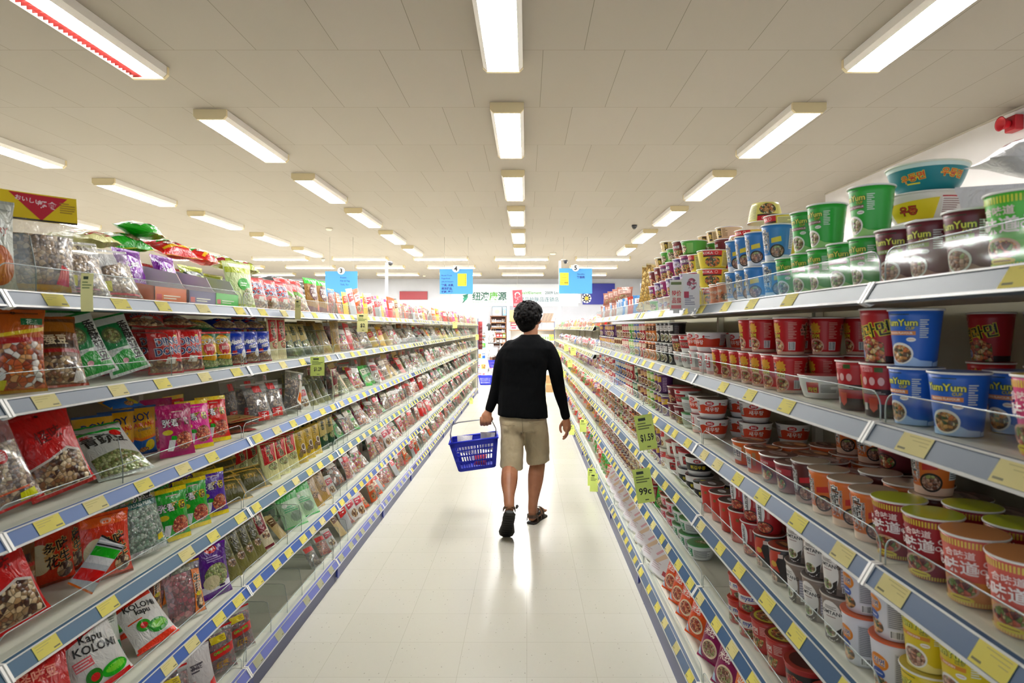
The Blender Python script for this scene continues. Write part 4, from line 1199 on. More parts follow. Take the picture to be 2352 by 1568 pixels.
BLK = '1b1917'
make_bag('grain', 'grey pouch with brown grain picture', 15, 21, 4, 'b3b5ac', [('t', 'RY', 4.2, 13.5, 2.0, '8a4a34'), ('e', 0, 15, 5.6, 4.6, 'd6d8d2'), ('t', 'GRAIN DRY', 0.6, 13.8, 1.5, '8a4434'), ('e', 3.5, 5.8, 3.8, 4.6, 'a8603a'), ('e', 2.0, 5.2, 3.2, 4.0, 'c07a4c'), ('r', -7, 18.6, 7, 18.9, '8a8c86')], top='a4a69e', wr=.5)
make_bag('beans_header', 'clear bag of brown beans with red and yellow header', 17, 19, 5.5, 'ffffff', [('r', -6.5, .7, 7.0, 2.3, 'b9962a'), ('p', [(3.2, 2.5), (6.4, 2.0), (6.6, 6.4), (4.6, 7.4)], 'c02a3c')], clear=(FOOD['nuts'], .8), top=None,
         header=(7.0, 'e8c81c', [('p', [(-5.6, 6.8), (6.8, 6.6), (1.0, .2)], 'c01e34'), ('t', '軽食', 2.4, 4.4, 1.5, 'f0d8dc'), ('t', 'おいしい', -1.6, 5.2, 1.0, 'f0d8dc', None, -8), ('r', -8.8, 0, 8.8, .45, '2a2018'), ('l', 5.0, 2.6, 8.4, 5.6, 5, 'a8842a')]))
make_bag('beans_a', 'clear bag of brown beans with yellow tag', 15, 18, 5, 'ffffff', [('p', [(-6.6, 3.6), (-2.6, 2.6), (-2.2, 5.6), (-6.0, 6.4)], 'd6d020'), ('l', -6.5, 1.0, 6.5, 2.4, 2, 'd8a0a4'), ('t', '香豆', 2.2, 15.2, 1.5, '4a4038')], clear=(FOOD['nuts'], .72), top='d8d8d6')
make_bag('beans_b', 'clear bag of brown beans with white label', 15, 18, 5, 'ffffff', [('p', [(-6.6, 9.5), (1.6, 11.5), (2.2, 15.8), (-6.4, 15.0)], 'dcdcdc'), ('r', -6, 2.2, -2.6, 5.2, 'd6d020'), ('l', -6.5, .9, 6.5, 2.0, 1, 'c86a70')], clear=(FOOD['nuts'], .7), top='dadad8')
make_bag('lie_cream', 'cream bag with brown print', 20, 15, 6, 'd9d8a6', [('e', -2, 7, 5.6, 3.0, 'a87a5a'), ('e', -2, 7, 4.6, 2.2, 'c9b98c'), ('l', -8, 2, 8, 4.6, 2, '9a4a3c'), ('r', 6, 5, 8.4, 9, 'a85a48')], top='cfcf98', bottom='cfcf98', wr=2.6)
make_bag('lie_green', 'bright green crinkled bag', 18, 15, 6.5, '1fa23c', [('p', [(-7, 6), (-2, 5), (-1, 9), (-6, 10)], 'e8f0e0'), ('t', 'CRUNCHY', 2.5, 9.6, 1.8, 'f0d83a', '8a2a1a', 6), ('e', 2.6, 5, 4, 2.4, FOOD['brown'])], top='178f34', bottom='d8c82a', wr=2.6)
make_bag('lie_red', 'red bag with yellow and green swirls', 20, 16, 6.5, 'cf141c', [('p', [(-8, 3), (8, 5), (8, 6.6), (-8, 4.4)], 'e8c02a'), ('p', [(-7, 9), (-1, 8), (2, 11), (-4, 12.6)], '2f9a34'), ('e', 3.5, 9.5, 3.6, 2.6, FOOD['prawn']), ('t', '香辣', -2.6, 6.6, 2.2, 'f2e8d8', '6a1010')], top='b81018', bottom='d8a82a', wr=2.6)
make_bag('lie_olive', 'olive green bag with dark lettering', 18, 16, 6.5, '9aa43a', [('t', '芥末', -2, 9.6, 2.4, 'e8ecd8', '3c4a1c', 10), ('e', 3.4, 6, 4.2, 3.2, FOOD['peas']), ('e', -5, 4.6, 2.0, 1.6, '8a2a3a'), ('p', [(-8, 11), (8, 12), (8, 13.6), (-8, 13)], '2c3820')], top='b6be5a', bottom='8a9434', wr=2.6)
make_bag('purple_chip', 'glossy purple potato bag', 15, 18, 5, '6a2a86', [('t', 'FLAVOUR', 1.6, 6.4, 1.1, 'd8c8e0'), ('t', 'PEAS', 2.4, 4.6, 1.3, 'd8c8e0'), ('e', -1, 12, 4.6, 3.2, '8a4aa8'), ('t', 'Crispy', -1, 12, 2.0, 'f0e8f4', '3c1450', 12)], top='7a3a96', rough=.18)
make_bag('white_pea', 'pale green pea bag with leaf badge', 17, 20, 4, 'd3dcae', [('e', 1.0, 10.0, 4.2, 2.8, '2a9c3e'), ('l', -1.8, 9.0, 3.8, 11.0, 2, 'dcefd8'), ('e', 3.4, 4.8, 4.4, 3.8, FOOD['peas']), ('r', -8, 15, 8, 17.4, 'b4bf5a'), ('r', -8.2, 0, 8.2, 1.6, 'a4ae42')], top='c6cf92')
def dd(key, look, base, art2=()):
    make_bag(key, look, 13, 15, 4.6, base, [('t', 'DING', -.2, 10.9, 2.5, '1c2a6a', 'e9e4e6', 6), ('t', 'DONG', .3, 7.7, 2.5, '1c2a6a', 'e9e4e6', 6), ('p', [(-6.2, .6), (6.2, .6), (6.2, 3.8), (3.4, 5.2), (-1.0, 3.9), (-6.2, 5.0)], FOOD['mixed']), ('p', [(-1.8, 3.4), (2.2, 3.2), (2.8, 5.4), (-1.0, 5.6)], 'e0dcd4'), ('p', [(2.6, 4.2), (6.0, 3.8), (6.0, 6.2), (3.0, 6.2)], 'c01c28'), ('e', -4.6, 13.0, .8, .45, 'e8a8a8'), ('r', 2.6, 12.5, 4.0, 13.1, 'd8c83a')], top='a8141c', bottom='a8141c')
dd('ding', 'red mixed nut bag with blue and white lettering', 'bf1a22')
make_bag('corn', 'yellow and green corn snack bag', 11, 14, 4.2, '2c6a4a', [('e', 0, 8.2, 4.6, 4.6, 'e0bc24'), ('e', 0, 7.4, 2.9, 2.7, 'b82a2a'), ('t', 'CORN', 0, 10.2, 1.9, 'f4eedc', '4a3a14', 5), ('t', 'BITS', .2, 7.4, 1.4, 'f4e8d8'), ('p', [(-5.2, .5), (5.2, .5), (5.2, 2.8), (-5.2, 3.2)], FOOD['peas']), ('p', [(-4, 3.4), (3, 2.8), (5, 4.6), (-2, 5.0)], 'd8a82a'), ('t', 'corn', 0, 12.6, .8, 'd83a34')], top='c83a34', bottom='2c6a4a')
make_bag('mixblue', 'glossy blue mixed nuts bag', 12, 14, 4.6, '1a3fa6', [('t', 'Mixed', -.8, 9.6, 2.0, 'eef0f6', '14246a', 10), ('t', 'nuts', .2, 7.4, 2.0, 'eef0f6', '14246a', 10), ('p', [(-5.6, .6), (5.6, .6), (5.6, 3.6), (1, 4.6), (-5.6, 3.4)], FOOD['mixed']), ('e', 3.2, 4.6, 1.8, 1.8, 'e4e4e8'), ('r', -3.6, 4.4, -1.4, 5.8, 'c02a30')], top='143592', bottom='8a1c2a', rough=.18)
make_bag('brownwin', 'orange and brown cracker bag with clear window', 14, 20, 4.5, 'b5651c', [('r', -6.8, 11.6, 6.8, 13.2, '9c2a1e'), ('p', [(-6.8, 12.8), (6.8, 14.8), (6.8, 15.8), (-6.8, 13.6)], 'd8c02a'), ('p', [(-6.6, 1.2), (6.6, 1.0), (6.6, 12.4), (-6.6, 11.4)], FOOD['orange']), ('r', 1.4, 16.2, 6.4, 17.8, '2f6a44'), ('t', '花生', 3.9, 17, 1.0, 'dfe8d8'), ('l', -6, 18.6, 6, 19.3, 1, '6a3a1c'), ('e', 0, 19, .45, .35, '1c120c'), ('p', [(-5, 1.2), (-2.2, .9), (-2.0, 3.2), (-4.8, 3.4)], 'c8c02a'), ('e', -3.4, 4.2, 1.1, 1.0, 'd8d8d8')], top='a85a1a', bottom='b8902a')
make_bag('brownbean', 'brown and orange bean bag', 14, 20, 4.5, '6a4424', [('r', -5, 10.4, 5.4, 12.6, '3a2a20'), ('t', '蚕豆', .2, 12.6, 2.2, 'dccfb4'), ('r', -6.6, 9.0, 6.6, 10.0, '9a2a2c'), ('p', [(-6.6, 1), (6.6, 1), (6.6, 7.6), (-6.6, 8.4)], FOOD['mixed']), ('r', -6.4, 15, 6.4, 18, 'b0742a'), ('p', [(3, 1), (6.2, .8), (6.2, 3.8), (4, 4)], 'ddd8d4')], top='a8602a', bottom='a84a24')
make_bag('snow', 'white and green pouch with black brush lettering', 16, 22, 3.6, 'dfe3de', [('p', [(-5.8, 9.5), (3.6, 9.5), (3.6, 18.6), (-5.8, 18.6)], '1f7a4a'), ('e', -1.4, 14.4, 3.6, 3.2, '5a6a4a'), ('e', -1.4, 14.4, 2.9, 2.5, FOOD['peas']), ('p', [(-7, 1), (7, 1), (7, 7.4), (0, 8.6), (-7, 6.4)], '2a9a4c'), ('t', '香', 5.0, 17.0, 3.2, BLK), ('t', '酥', 5.2, 13.4, 3.2, BLK), ('t', '豌', 5.2, 9.8, 3.2, BLK, 'e8ece8'), ('t', '豆', 5.0, 6.4, 3.2, BLK, 'e8ece8'), ('e', -1.0, 4.6, 1.2, .9, 'd8a8b0'), ('r', -4.6, 8.4, 0, 9.2, 'b8c4bc')], top='1b7a40', bottom='c8ccc8', wr=.6)
make_bag('bawang', 'yellow and blue corn snack bag', 12, 17, 4.6, 'd8ab2c', [('p', [(-5.8, .7), (5.8, .7), (5.8, 6.0), (-1, 4.8), (-5.8, 6.4)], '3a66ae'), ('p', [(-5.8, 6.4), (-1, 4.8), (5.8, 6.0), (5.8, 7.0), (-1, 5.8), (-5.8, 7.2)], 'dd8a24'), ('t', 'BOY', -.4, 13.2, 2.6, '1f2c5c', None, 5), ('t', 'BAWANG', .1, 10.6, 1.5, 'b83228', None, 5), ('t', 'CORNICK', .4, 8.9, .8, '4a6a7a', None, 5), ('e', 2.8, 3.2, 2.0, 1.9, 'd8cc3a'), ('e', .6, 1.8, 1.8, .9, FOOD['prawn'])], top='2c4a7c', bottom='2c4a7c')
def prawnbag(key, look, c, c2='f0d820'):
    make_bag(key, look, 13, 18, 4.2, c, [('t', '张君', -2.6, 11.6, 2.0, 'e8e4e6', '3a3034'), ('t', '雅酱', 2.2, 11.8, 2.0, '4a3c1c', c2), ('e', 2.2, 5.2, 3.6, 3.0, FOOD['spicy']), ('p', [(-4.2, 2.2), (-2.0, 2.0), (-1.6, 5.8), (-3.8, 5.8)], 'e8e8ea'), ('p', [(-3.2, 5.8), (-1.0, 5.6), (-1.2, 7.0), (-3.0, 7.2)], '3a9a3c'), ('e', -4.0, 8.4, 1.6, .9, 'd8c83a'), ('l', -1.6, 15, 2.6, 15.7, 1, 'c8a8a0')], top=c2, bottom=c2, seal=1.5, rough=.22)
prawnbag('p_pink', 'shocking pink bag with yellow top', 'e0309c')
prawnbag('p_red', 'scarlet bag with yellow top', 'd23220')
prawnbag('p_green', 'emerald green bag with yellow top', '1a9c46')
prawnbag('p_purple', 'purple bag with yellow top', '4a2c90')
prawnbag('p_mag', 'plain magenta bag', 'a41a62', 'a8286a')
make_bag('redwin', 'red bag with clear window of mixed nuts', 16, 22, 5, 'c01c20', [('p', [(-7.2, 1.0), (7.2, 1.0), (7.2, 9.6), (3.5, 11.2), (-2, 9.4), (-7.2, 8.2)], 'd8d0c8'), ('p', [(-7.0, 1.2), (7.0, 1.2), (7.0, 9.0), (3.5, 10.5), (-2, 8.8), (-7.0, 7.6)], FOOD['mixed']), ('t', '怪味', .5, 15.6, 2.6, '6a1214', None, 8), ('e', 0, 21.0, .5, .4, '3a0c0c')], top='b01418', bottom='b8161c')
make_bag('clearmix', 'clear brown bag of mixed nuts with red seals', 17, 26, 5, 'ffffff', [('e', .8, 17.4, 1.6, 1.7, 'c02a34'), ('e', 2.6, 13.4, 1.7, 1.9, 'b82a3c'), ('t', '豆', .8, 17.4, 1.8, 'f0dcd8'), ('t', '香', 2.6, 13.4, 1.8, 'f0dcd8'), ('p', [(3, 1), (7.4, 1), (7.4, 3.4), (3.4, 3.0)], 'c8c82a'), ('l', -7, 3.6, 7, 4.6, 1, 'c86a54')], clear=(FOOD['mixed'], .66), top='b89c84', bottom='c81c20')
make_bag('whitepeas', 'white bag of green peas with black brush lettering', 17, 22, 4, 'd9d9d6', [('p', [(-7.6, 1), (7.6, 1), (7.6, 7.0), (1, 9.0), (-7.6, 7.8)], FOOD['peas']), ('t', '青豌豆', 0, 14.4, 3.4, BLK), ('p', [(-7.6, 17.4), (7.6, 17.8), (7.6, 18.8), (-7.6, 18.4)], '2a9a4c'), ('e', 4.6, 16.4, 1.9, 1.4, 'c8302c'), ('t', '美味', -5, 16.6, 1.0, 'c83a3c')], top='2a9a4c', bottom='c8ccc4')
make_bag('envelope', 'dark red envelope pack with gold edge', 20, 13, 1.4, '7a1a20', [('r', -9.6, 10.9, 9.6, 11.3, 'c8a870'), ('e', 5.8, 5.8, 2.8, 2.4, 'c8a870'), ('e', 5.8, 5.8, 2.3, 1.9, '6a2420'), ('e', -6, 9, .6, .6, 'd0a890'), ('e', -4, 9, .6, .6, 'd0a890'), ('r', -8, 2, 2, 2.3, 'c8a870')], top='8c2024', wr=.2)
make_bag('envelope_tan', 'tan paper envelope with dark red print', 20, 13, 1.4, 'c3a676', [('e', -2.0, 5.8, 4.0, 2.8, '7a2a24'), ('e', -2.0, 5.8, 3.4, 2.2, 'b89a6a'), ('r', 4.5, 7.0, 7.4, 10.0, '4a4030'), ('r', -9.6, .6, 9.6, 1.6, '8c2024')], top='a8242a', wr=.2)
make_bag('darknut', 'clear bag of dark dried seeds with red tag', 14, 20, 4.4, 'ffffff', [('r', -3.4, 1.6, 3.2, 5.6, 'c02a38'), ('t', '干', 0, 3.6, 2.4, 'efe4e0'), ('r', -2.4, 15, 2.6, 18.4, 'c43a40')], clear=(FOOD['jerky'], .74), top='c8c4be')
make_bag('jerkyup', 'clear bag of brown dried slices with orange label', 13, 21, 3.6, 'ffffff', [('p', [(1.2, 5), (5.8, 3.4), (5.8, 15), (3.4, 17)], 'd9d4c8'), ('p', [(2.0, 6), (5.4, 4.6), (5.4, 9.6), (3.0, 10.4)], 'd87a2a'), ('r', 2.4, 17.0, 5.0, 19.8, 'd8dada'), ('t', '巳', 3.6, 18.2, 1.8, 'b82a34')], clear=(FOOD['jerky'], .8), top='d8d8d4')
def tall(key, look, base, c1, txt, w=9, h=22, T=2.6, food='red', art2=()):
    make_bag(key, look, w, h, T, base, [('p', [(-w * .4, h * .42), (w * .3, h * .5), (w * .4, h * .94), (-w * .4, h * .94)], c1), ('e', w * .08, h * .36, w * .32, h * .1, FOOD[food])] + [('t', c, (-.08 * w if i % 2 else .0), h * .84 - i * h * .135, h * .115, BLK, base) for i, c in enumerate(txt)] + list(art2), top=c1, bottom=base, wr=.5)
tall('creamred', 'tall cream bag with red banner', 'd9d2b0', 'b01f2e', '水蜜桃')
tall('creamtip', 'cream pouch with red pointed top', 'dfdcae', 'bb1f2c', '鲜葱酥', 11, 19, 3.4, 'peas')
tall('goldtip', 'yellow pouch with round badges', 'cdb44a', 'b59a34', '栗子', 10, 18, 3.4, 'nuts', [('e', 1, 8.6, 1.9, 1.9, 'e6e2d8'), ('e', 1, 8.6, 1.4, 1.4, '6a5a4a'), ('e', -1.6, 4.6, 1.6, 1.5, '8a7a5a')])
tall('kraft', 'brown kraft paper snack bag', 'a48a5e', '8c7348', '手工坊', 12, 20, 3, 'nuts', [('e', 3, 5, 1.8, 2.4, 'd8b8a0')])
tall('dkgreen', 'dark green and tan pouch', '24402c', 'b8a878', '绿茶', 10, 19, 3, 'peas')
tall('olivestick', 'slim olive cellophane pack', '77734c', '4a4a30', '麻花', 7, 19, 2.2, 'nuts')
tall('nutpack', 'narrow cream pack with nut pictures', 'd8d0b8', '7a2a30', '核桃', 8, 19, 2.4, 'mixed', [('r', -3.4, .6, 3.4, 2.0, '6a1a2c')])
make_bag('oliveplaid', 'olive kraft pillow bag with tan seams', 20, 13, 6, '4c4a26', [('r', -9.4, 9.4, 9.4, 10.2, 'b89a5c'), ('r', -6.6, .8, -5.8, 12.2, 'b89a5c'), ('r', 6.0, .8, 6.8, 12.2, 'b89a5c'), ('t', '芝麻饼', 0, 6.4, 2.0, 'a08c54'), ('e', 0, 6.2, 5.0, 2.6, '55532c'), ('t', '芝麻饼', 0, 6.2, 1.9, 'b89a5c')], top='a88c50', bottom='a88c50', rough=.45)
make_bag('orangetwin', 'bright orange and brown bag', 14, 19, 4.6, 'c8501a', [('r', -6.6, 15.4, 6.6, 18.0, 'e0701c'), ('e', 0, 16.6, 1.6, .8, 'e8b8a4'), ('e', -3.4, 8, 3.4, 4.2, 'd8cfae'), ('t', '多味', 1.2, 10.6, 2.8, '221a18', 'c8a878', 12), ('t', '花生', 1.8, 7.0, 2.8, '221a18', 'c8a878', 12), ('e', 3.8, 3.6, 2.6, 2.2, FOOD['mixed'])], top='dd6a18', bottom='7a3a1c', rough=.2)
make_bag('rainbow', 'foil bag with red, green and white stripes', 9, 18, 2.6, 'b9bcc0', [('p', [(-4.3, 2), (4.3, 4), (4.3, 8), (-4.3, 6)], 'c81c2c'), ('p', [(-4.3, 8), (4.3, 10), (4.3, 12.6), (-4.3, 10.6)], 'd8d8d8'), ('p', [(-4.3, 10.6), (4.3, 12.6), (4.3, 16), (-4.3, 14)], '2fa03c'), ('p', [(-4.3, 14.4), (4.3, 16.4), (4.3, 17), (-4.3, 15)], '1c1a1a'), ('p', [(-4.3, 15.6), (4.3, 17.6), (4.3, 18.2), (-4.3, 16.2)], 'e8e8e8')], top='1c1a1a', bottom='c8702a', rough=.15)
make_bag('mintpeas', 'clear bag of green coated peas', 16, 22, 4.6, 'ffffff', [('r', -7.4, 15.2, 7.4, 17.2, '1f5a54'), ('t', 'WASABI PEAS', .6, 16.2, 1.1, 'd8e4de'), ('t', '芥豆', 2.6, 19.0, 2.6, BLK, 'd8d8d4'), ('r', -7, .6, 7, 2.0, 'd8d8d6'), ('b', -5, .5, 2, 2.1), ('p', [(4.2, 3.4), (6.6, 3.8), (6.4, 5.6), (4.4, 5.2)], 'd8c82a')], clear=(FOOD['mint'], .7), top='d4d0d4')
make_bag('snapred', 'white and red pea crisp bag', 16, 22, 4.2, 'dddcd8', [('p', [(-7.4, 14.6), (7.4, 17.6), (7.4, 21), (-7.4, 21)], 'c02428'), ('t', 'Kapu', .6, 14.4, 2.4, BLK, None, -12), ('t', 'KOLOMi', .9, 11.6, 2.4, BLK, None, -12), ('r', -6.4, 7.6, -1.4, 10.4, 'd87074'), ('l', -6.2, 7.8, -1.6, 10.2, 3, 'f0e0e0'), ('e', -2.6, 4.4, 2.4, 2.2, '3a7a34'), ('e', -2.4, 4.2, 1.3, 1.1, 'c8302c'), ('e', 3.4, 3.6, 4.0, 2.0, '4cab3a'), ('e', 3.8, 3.8, 3.2, 1.1, '8fd46a'), ('p', [(-7.4, .6), (7.4, .6), (7.4, 1.6), (-7.4, 1.4)], 'd03c40')], top='b81c24', bottom='d8484c')
make_bag('snaporange', 'white and orange pea crisp bag', 15, 21, 4, 'dfdeda', [('p', [(-7, 15.2), (7, 16.6), (7, 20), (-7, 20)], 'd8521c'), ('t', 'KOLOMi', .6, 14.2, 2.1, BLK, None, -10), ('t', 'kapu', .3, 11.8, 2.0, BLK, None, -10), ('e', -2, 7.4, 2.4, 2.0, '4a9a3a'), ('e', -2, 7.4, 1.3, 1.0, 'c8402c'), ('e', 2.4, 5.4, 3.8, 2.3, '3f9434'), ('e', 2.8, 5.7, 3.0, 1.3, '86c860'), ('l', -6, 9.4, 0, 10.4, 1, 'd8602c'), ('p', [(-7, .5), (7, .5), (7, 2.6), (-7, 1.6)], 'e0581c')], top='d8521c', bottom='e0581c')
make_bag('snapgreen', 'pale grey and green pouch, printed back outward', 15, 20, 3.6, 'cfd4cc', [('l', -6, 11, 6, 17, 8, '8a928a'), ('r', -5, 7.6, 4, 10, '2f8a5c'), ('l', -4.6, 7.9, 3.6, 9.7, 2, 'dfece2'), ('p', [(-7, .6), (7, .6), (7, 5.0), (-7, 6.6)], '3f9a6c'), ('e', 3.0, 4.0, 2.4, 1.8, 'b85a44')], top='b8c0b8', bottom='3f9a6c')
make_bag('redorange', 'red and yellow bag of orange crackers', 17, 21, 5, 'b81c1e', [('p', [(-8, 1), (8, 1), (8, 10.6), (2, 13.4), (-4, 11.6), (-8, 8)], 'd8b02a'), ('p', [(-7.8, 1.1), (7.8, 1.1), (7.8, 9.8), (2, 12.4), (-4, 10.6), (-7.8, 7)], FOOD['orange']), ('t', '怪味豆', .6, 16.2, 2.4, 'e8a090')], top='a81418', bottom='a81418')
make_bag('candyclear', 'clear bag of red and orange sweets', 15, 20, 4.4, 'ffffff', [('p', [(2.2, 1.2), (7, 1.4), (7, 16.4), (3.2, 17)], 'd8822a'), ('t', '生', 4.9, 13.4, 2.6, BLK, 'e8d8c8'), ('t', '趣', 4.9, 10.0, 2.6, BLK, 'e8d8c8'), ('e', 4.8, 5.4, 1.9, 3.0, FOOD['mixed']), ('e', 4.9, 8.0, 1.5, .8, 'd8c82a')], clear=(cells('red_sweets', ['8a2434', 'b83a4c', '6a1c28', 'c86a6c', '9a3038'], 60, .25, .9, .9), .86), top='b8962c')
make_bag('saladpurple', 'purple pouch with salad picture', 15, 20, 4.4, '50207a', [('e', 0, 18.2, 2.6, 1.5, 'c81c2c'), ('t', 'Copil', 0, 18.2, 1.2, 'f2e8ea'), ('l', -3, 13.4, 5.4, 15.8, 3, 'b8a4cc'), ('p', [(-7, 2.2), (7, 3.2), (7, 5.4), (-7, 4.8)], 'dcd8de'), ('e', .6, 8.2, 5.6, 4.4, FOOD['peas']), ('e', -2.2, 6.0, 3.6, 2.6, 'cfc6a8'), ('r', 1.0, 3.4, 3.8, 4.2, '3a2a4a')], top='6a2c9a', bottom='4a1c70', rough=.2)
make_bag('goldball', 'gold foil bag with orange print', 14, 14, 6, 'b8862a', [('e', 0, 7.4, 5.4, 4.4, 'c85a1c'), ('t', 'MIX NUT', 0, 7.4, 1.8, '1f1a16', 'd8a05a', 8)], top='c8a22c', bottom='c8a22c', rough=.15)
make_bag('greenclear', 'clear green tinted snack bag', 17, 20, 4, 'a9c4a4', [('p', [(-8, 14), (8, 15), (8, 19), (-8, 19)], '1f9a48'), ('e', 1, 5.4, 4.4, 2.8, '8a9a8a'), ('l', -6, 8, 4, 11.6, 3, '5aa878'), ('e', -4.6, 12, 1.6, 1.2, 'e0e4dc')], top='178a3e', bottom='2a9a54')
make_bag('dates', 'clear bag of dark red berries with red band', 15, 18, 4.6, 'ffffff', [('p', [(-7, 6.6), (7, 8.0), (7, 11.2), (-7, 9.6)], 'c03020'), ('t', 'CHILLI BITES', .4, 9.3, 1.0, '8fd06a', '14341c', 5), ('r', -3.6, 12.6, 3.4, 15.2, 'dcc81c'), ('l', .6, 13.0, 3.0, 14.8, 3, '8a7a1c'), ('t', '红枣', 0, 4.4, 2.0, 'b88a2a')], clear=(FOOD['dates'], .9), top='b81c24')
make_bag('whitepack', 'white packet with grey lettering', 14, 18, 4, 'd8d4d4', [('l', -3, 9, 2.4, 12.6, 3, '5a545a'), ('t', 'INSE', -.4, 11.0, 1.6, '4a444c'), ('p', [(2, .6), (6.6, .6), (6.6, 5.4), (4, 4.2)], 'c8342c'), ('l', -6, 3, -1, 7, 4, 'c8a8a8')], top='c4c0c4', bottom='c8342c')
make_bag('limebag', 'lime green snack bag', 14, 17, 4, 'a6c428', [('e', 0, 6, 4.6, 3.2, FOOD['orange']), ('t', '海苔', 0, 11.4, 2.4, 'e6f0d0', '3a4a14')], top='c8603a', bottom='8aa81c')
make_bag('teagold', 'brown and gold pouch with maroon oval', 15, 20, 4, '8a6a34', [('e', .2, 11.6, 4.6, 4.6, '4a1c1e'), ('t', '茶薯', 0, 12.8, 2.5, 'ece4dc'), ('t', '番薯干', 0, 10.0, 1.4, 'e4d8cc'), ('r', -7, 16.6, 7, 19.2, '4fbf34'), ('e', 5.0, 18, .9, .8, 'b8e0e8'), ('p', [(-7, .8), (7, .8), (7, 3.6), (2, 2.8), (-7, 4.0)], '5a2018'), ('e', 4.6, 3.4, 1.5, 2.0, 'd86a2a')], top='54c838', bottom='6a4a24', stand=False)
make_bag('redgreen', 'clear bag of peanuts with red top', 13, 19, 4, 'c8302c', [('p', [(-6, .8), (6, .8), (6, 7), (0, 8), (-6, 10)], FOOD['mixed']), ('p', [(-6, 10), (0, 8), (6, 7), (6, 9), (0, 10.6), (-6, 12)], '6a9a4a')], top='b82a2c', bottom='c89a5a')
make_bag('kraftcar', 'tan paper bag with dark wheel print', 11, 19, 2, 'b8a480', [('e', -1.5, 8, 1.5, 1.5, '6a3020'), ('e', 2, 7, 1.5, 1.5, '6a3020'), ('e', -1.5, 8, .6, .6, 'b8a480'), ('e', 2, 7, .6, .6, 'b8a480'), ('p', [(-3, 9), (2.5, 8.4), (3.4, 10.4), (-1, 12)], '5a4434'), ('l', -3.6, 14, 3.6, 17, 3, '8a744c')], top='a8946c')
make_bag('silver', 'crinkled silver foil bag', 18, 14, 5, M('a9abad', .22, metal=.8), [('r', -6, 5.5, 2, 9.5, 'd8d6c8'), ('l', -5.6, 5.8, 1.6, 9.2, 4, '6a6860')], top=M('a9abad', .22, metal=.8), wr=2.0)
make_bag('silverdark', 'dark silver foil bag', 18, 14, 5, M('77797c', .25, metal=.7), [('l', -6, 5, 6, 10, 3, '4a4a4c')], top=M('4a1c2a', .3), wr=2.0)

# small packets for the far bays
def small_packet(key, look, base, c1, c2, w=8, h=13, T=1.8, food=None, name='snack_packet'):
    make_bag(key, look, w, h, T, base, [('p', [(-w * .4, h * .5), (w * .4, h * .58), (w * .4, h * .86), (-w * .4, h * .8)], c1), ('l', -w * .3, h * .6, w * .3, h * .78, 2, c2)] + ([('e', 0, h * .26, w * .36, h * .17, FOOD[food])] if food else []), name=name, cat='snack packet', nu=6, nv=7, wr=1.0)
def small_clear(key, look, food, tagc, w=9, h=14, T=2.4, name='sweets_packet', cat='sweets packet'):
    make_bag(key, look, w, h, T, 'ffffff', [('p', [(-w * .4, h * .66), (w * .4, h * .7), (w * .4, h * .9), (-w * .4, h * .88)], tagc)], name=name, cat=cat, clear=(FOOD[food], .66), nu=6, nv=7)
small_clear('k_clear', 'clear packet with white label', 'confetti', 'e6e2de')
small_clear('k_red', 'clear packet of red pieces', 'spicy', 'c8242c', name='chilli_packet', cat='chilli packet')
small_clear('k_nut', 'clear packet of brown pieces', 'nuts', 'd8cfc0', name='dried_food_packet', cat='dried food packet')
small_clear('k_jerk', 'clear packet of dark pieces', 'jerky', 'c84a40', name='dried_food_packet', cat='dried food packet')
small_clear('k_org', 'clear packet of orange pieces', 'orange', 'e8e4da', name='cracker_packet', cat='cracker packet')
small_clear('k_pea', 'clear packet of green pieces', 'peas', 'd8dccb', name='dried_food_packet', cat='dried food packet')
small_packet('k_pred', 'small shiny red packet', 'c01c26', 'e8d8d0', '8a1418')
small_packet('k_pwhite', 'small white packet', 'dcd8d6', 'b8324a', 'f0e8e8', food='mixed')
small_packet('k_pgreen', 'small green packet', '3aa048', 'e4ecd8', '1c5a2c', food='peas')
small_packet('k_pyel', 'small yellow packet', 'dcb834', 'c8402c', 'f4e8b0')
small_packet('k_porg', 'small orange packet', 'dc6a24', 'f0e0c8', '8a2a14', food='prawn')
small_packet('k_ppink', 'small pink packet', 'c8327a', 'f2dce8', '6a1440')
small_packet('k_ptan', 'small tan stick packet', 'cbb488', '6a4428', 'e8dcc0', w=6, h=15, T=1.6)
small_packet('k_ppur', 'small purple packet', '5c2c86', 'e0d4ea', '2c1448')
small_packet('k_pblk', 'small black and white packet', '2a2624', 'e4e0da', '8a2a2a', food='jerky')
small_packet('k_pblue', 'small blue packet', '2f56a6', 'e4e6f0', '142a5c')
small_packet('k_psil', 'small silver foil packet', 'b4b6b8', 'c8303a', 'f0f0f0')
def noodle_pack(key, look, base, c1, c2, food, w=13, h=12, T=3.6):
    make_bag(key, look, w, h, T, base, [('p', [(-w * .42, h * .52), (w * .42, h * .56), (w * .42, h * .84), (-w * .42, h * .84)], c1), ('l', -w * .3, h * .58, w * .3, h * .78, 2, c2), ('e', 0, h * .28, w * .34, h * .2, FOOD[food])], name='noodle_pack', cat='noodle packet', nu=7, nv=8)
noodle_pack('n_blue', 'silver and blue noodle pack', '4f7fb4', 'd8dce0', '8a2a2c', 'brown')
noodle_pack('n_silver', 'silver noodle pack', 'b9bcc2', '6a8ab0', '3a4a5a', 'brown')
noodle_pack('n_rust', 'rust red noodle pack', 'a8483c', 'd8cac4', '4a2420', 'red')
noodle_pack('n_brown', 'dull pink brown noodle pack', '94685c', 'c8aaa0', '5a3a34', 'brown', h=11)
noodle_pack('n_green', 'green noodle pack with red badge', '1f8a3a', '2aa04a', 'c8242c', 'green')
noodle_pack('n_red', 'bright red noodle pack', 'c8202a', 'f0dcd0', '7a1418', 'red')
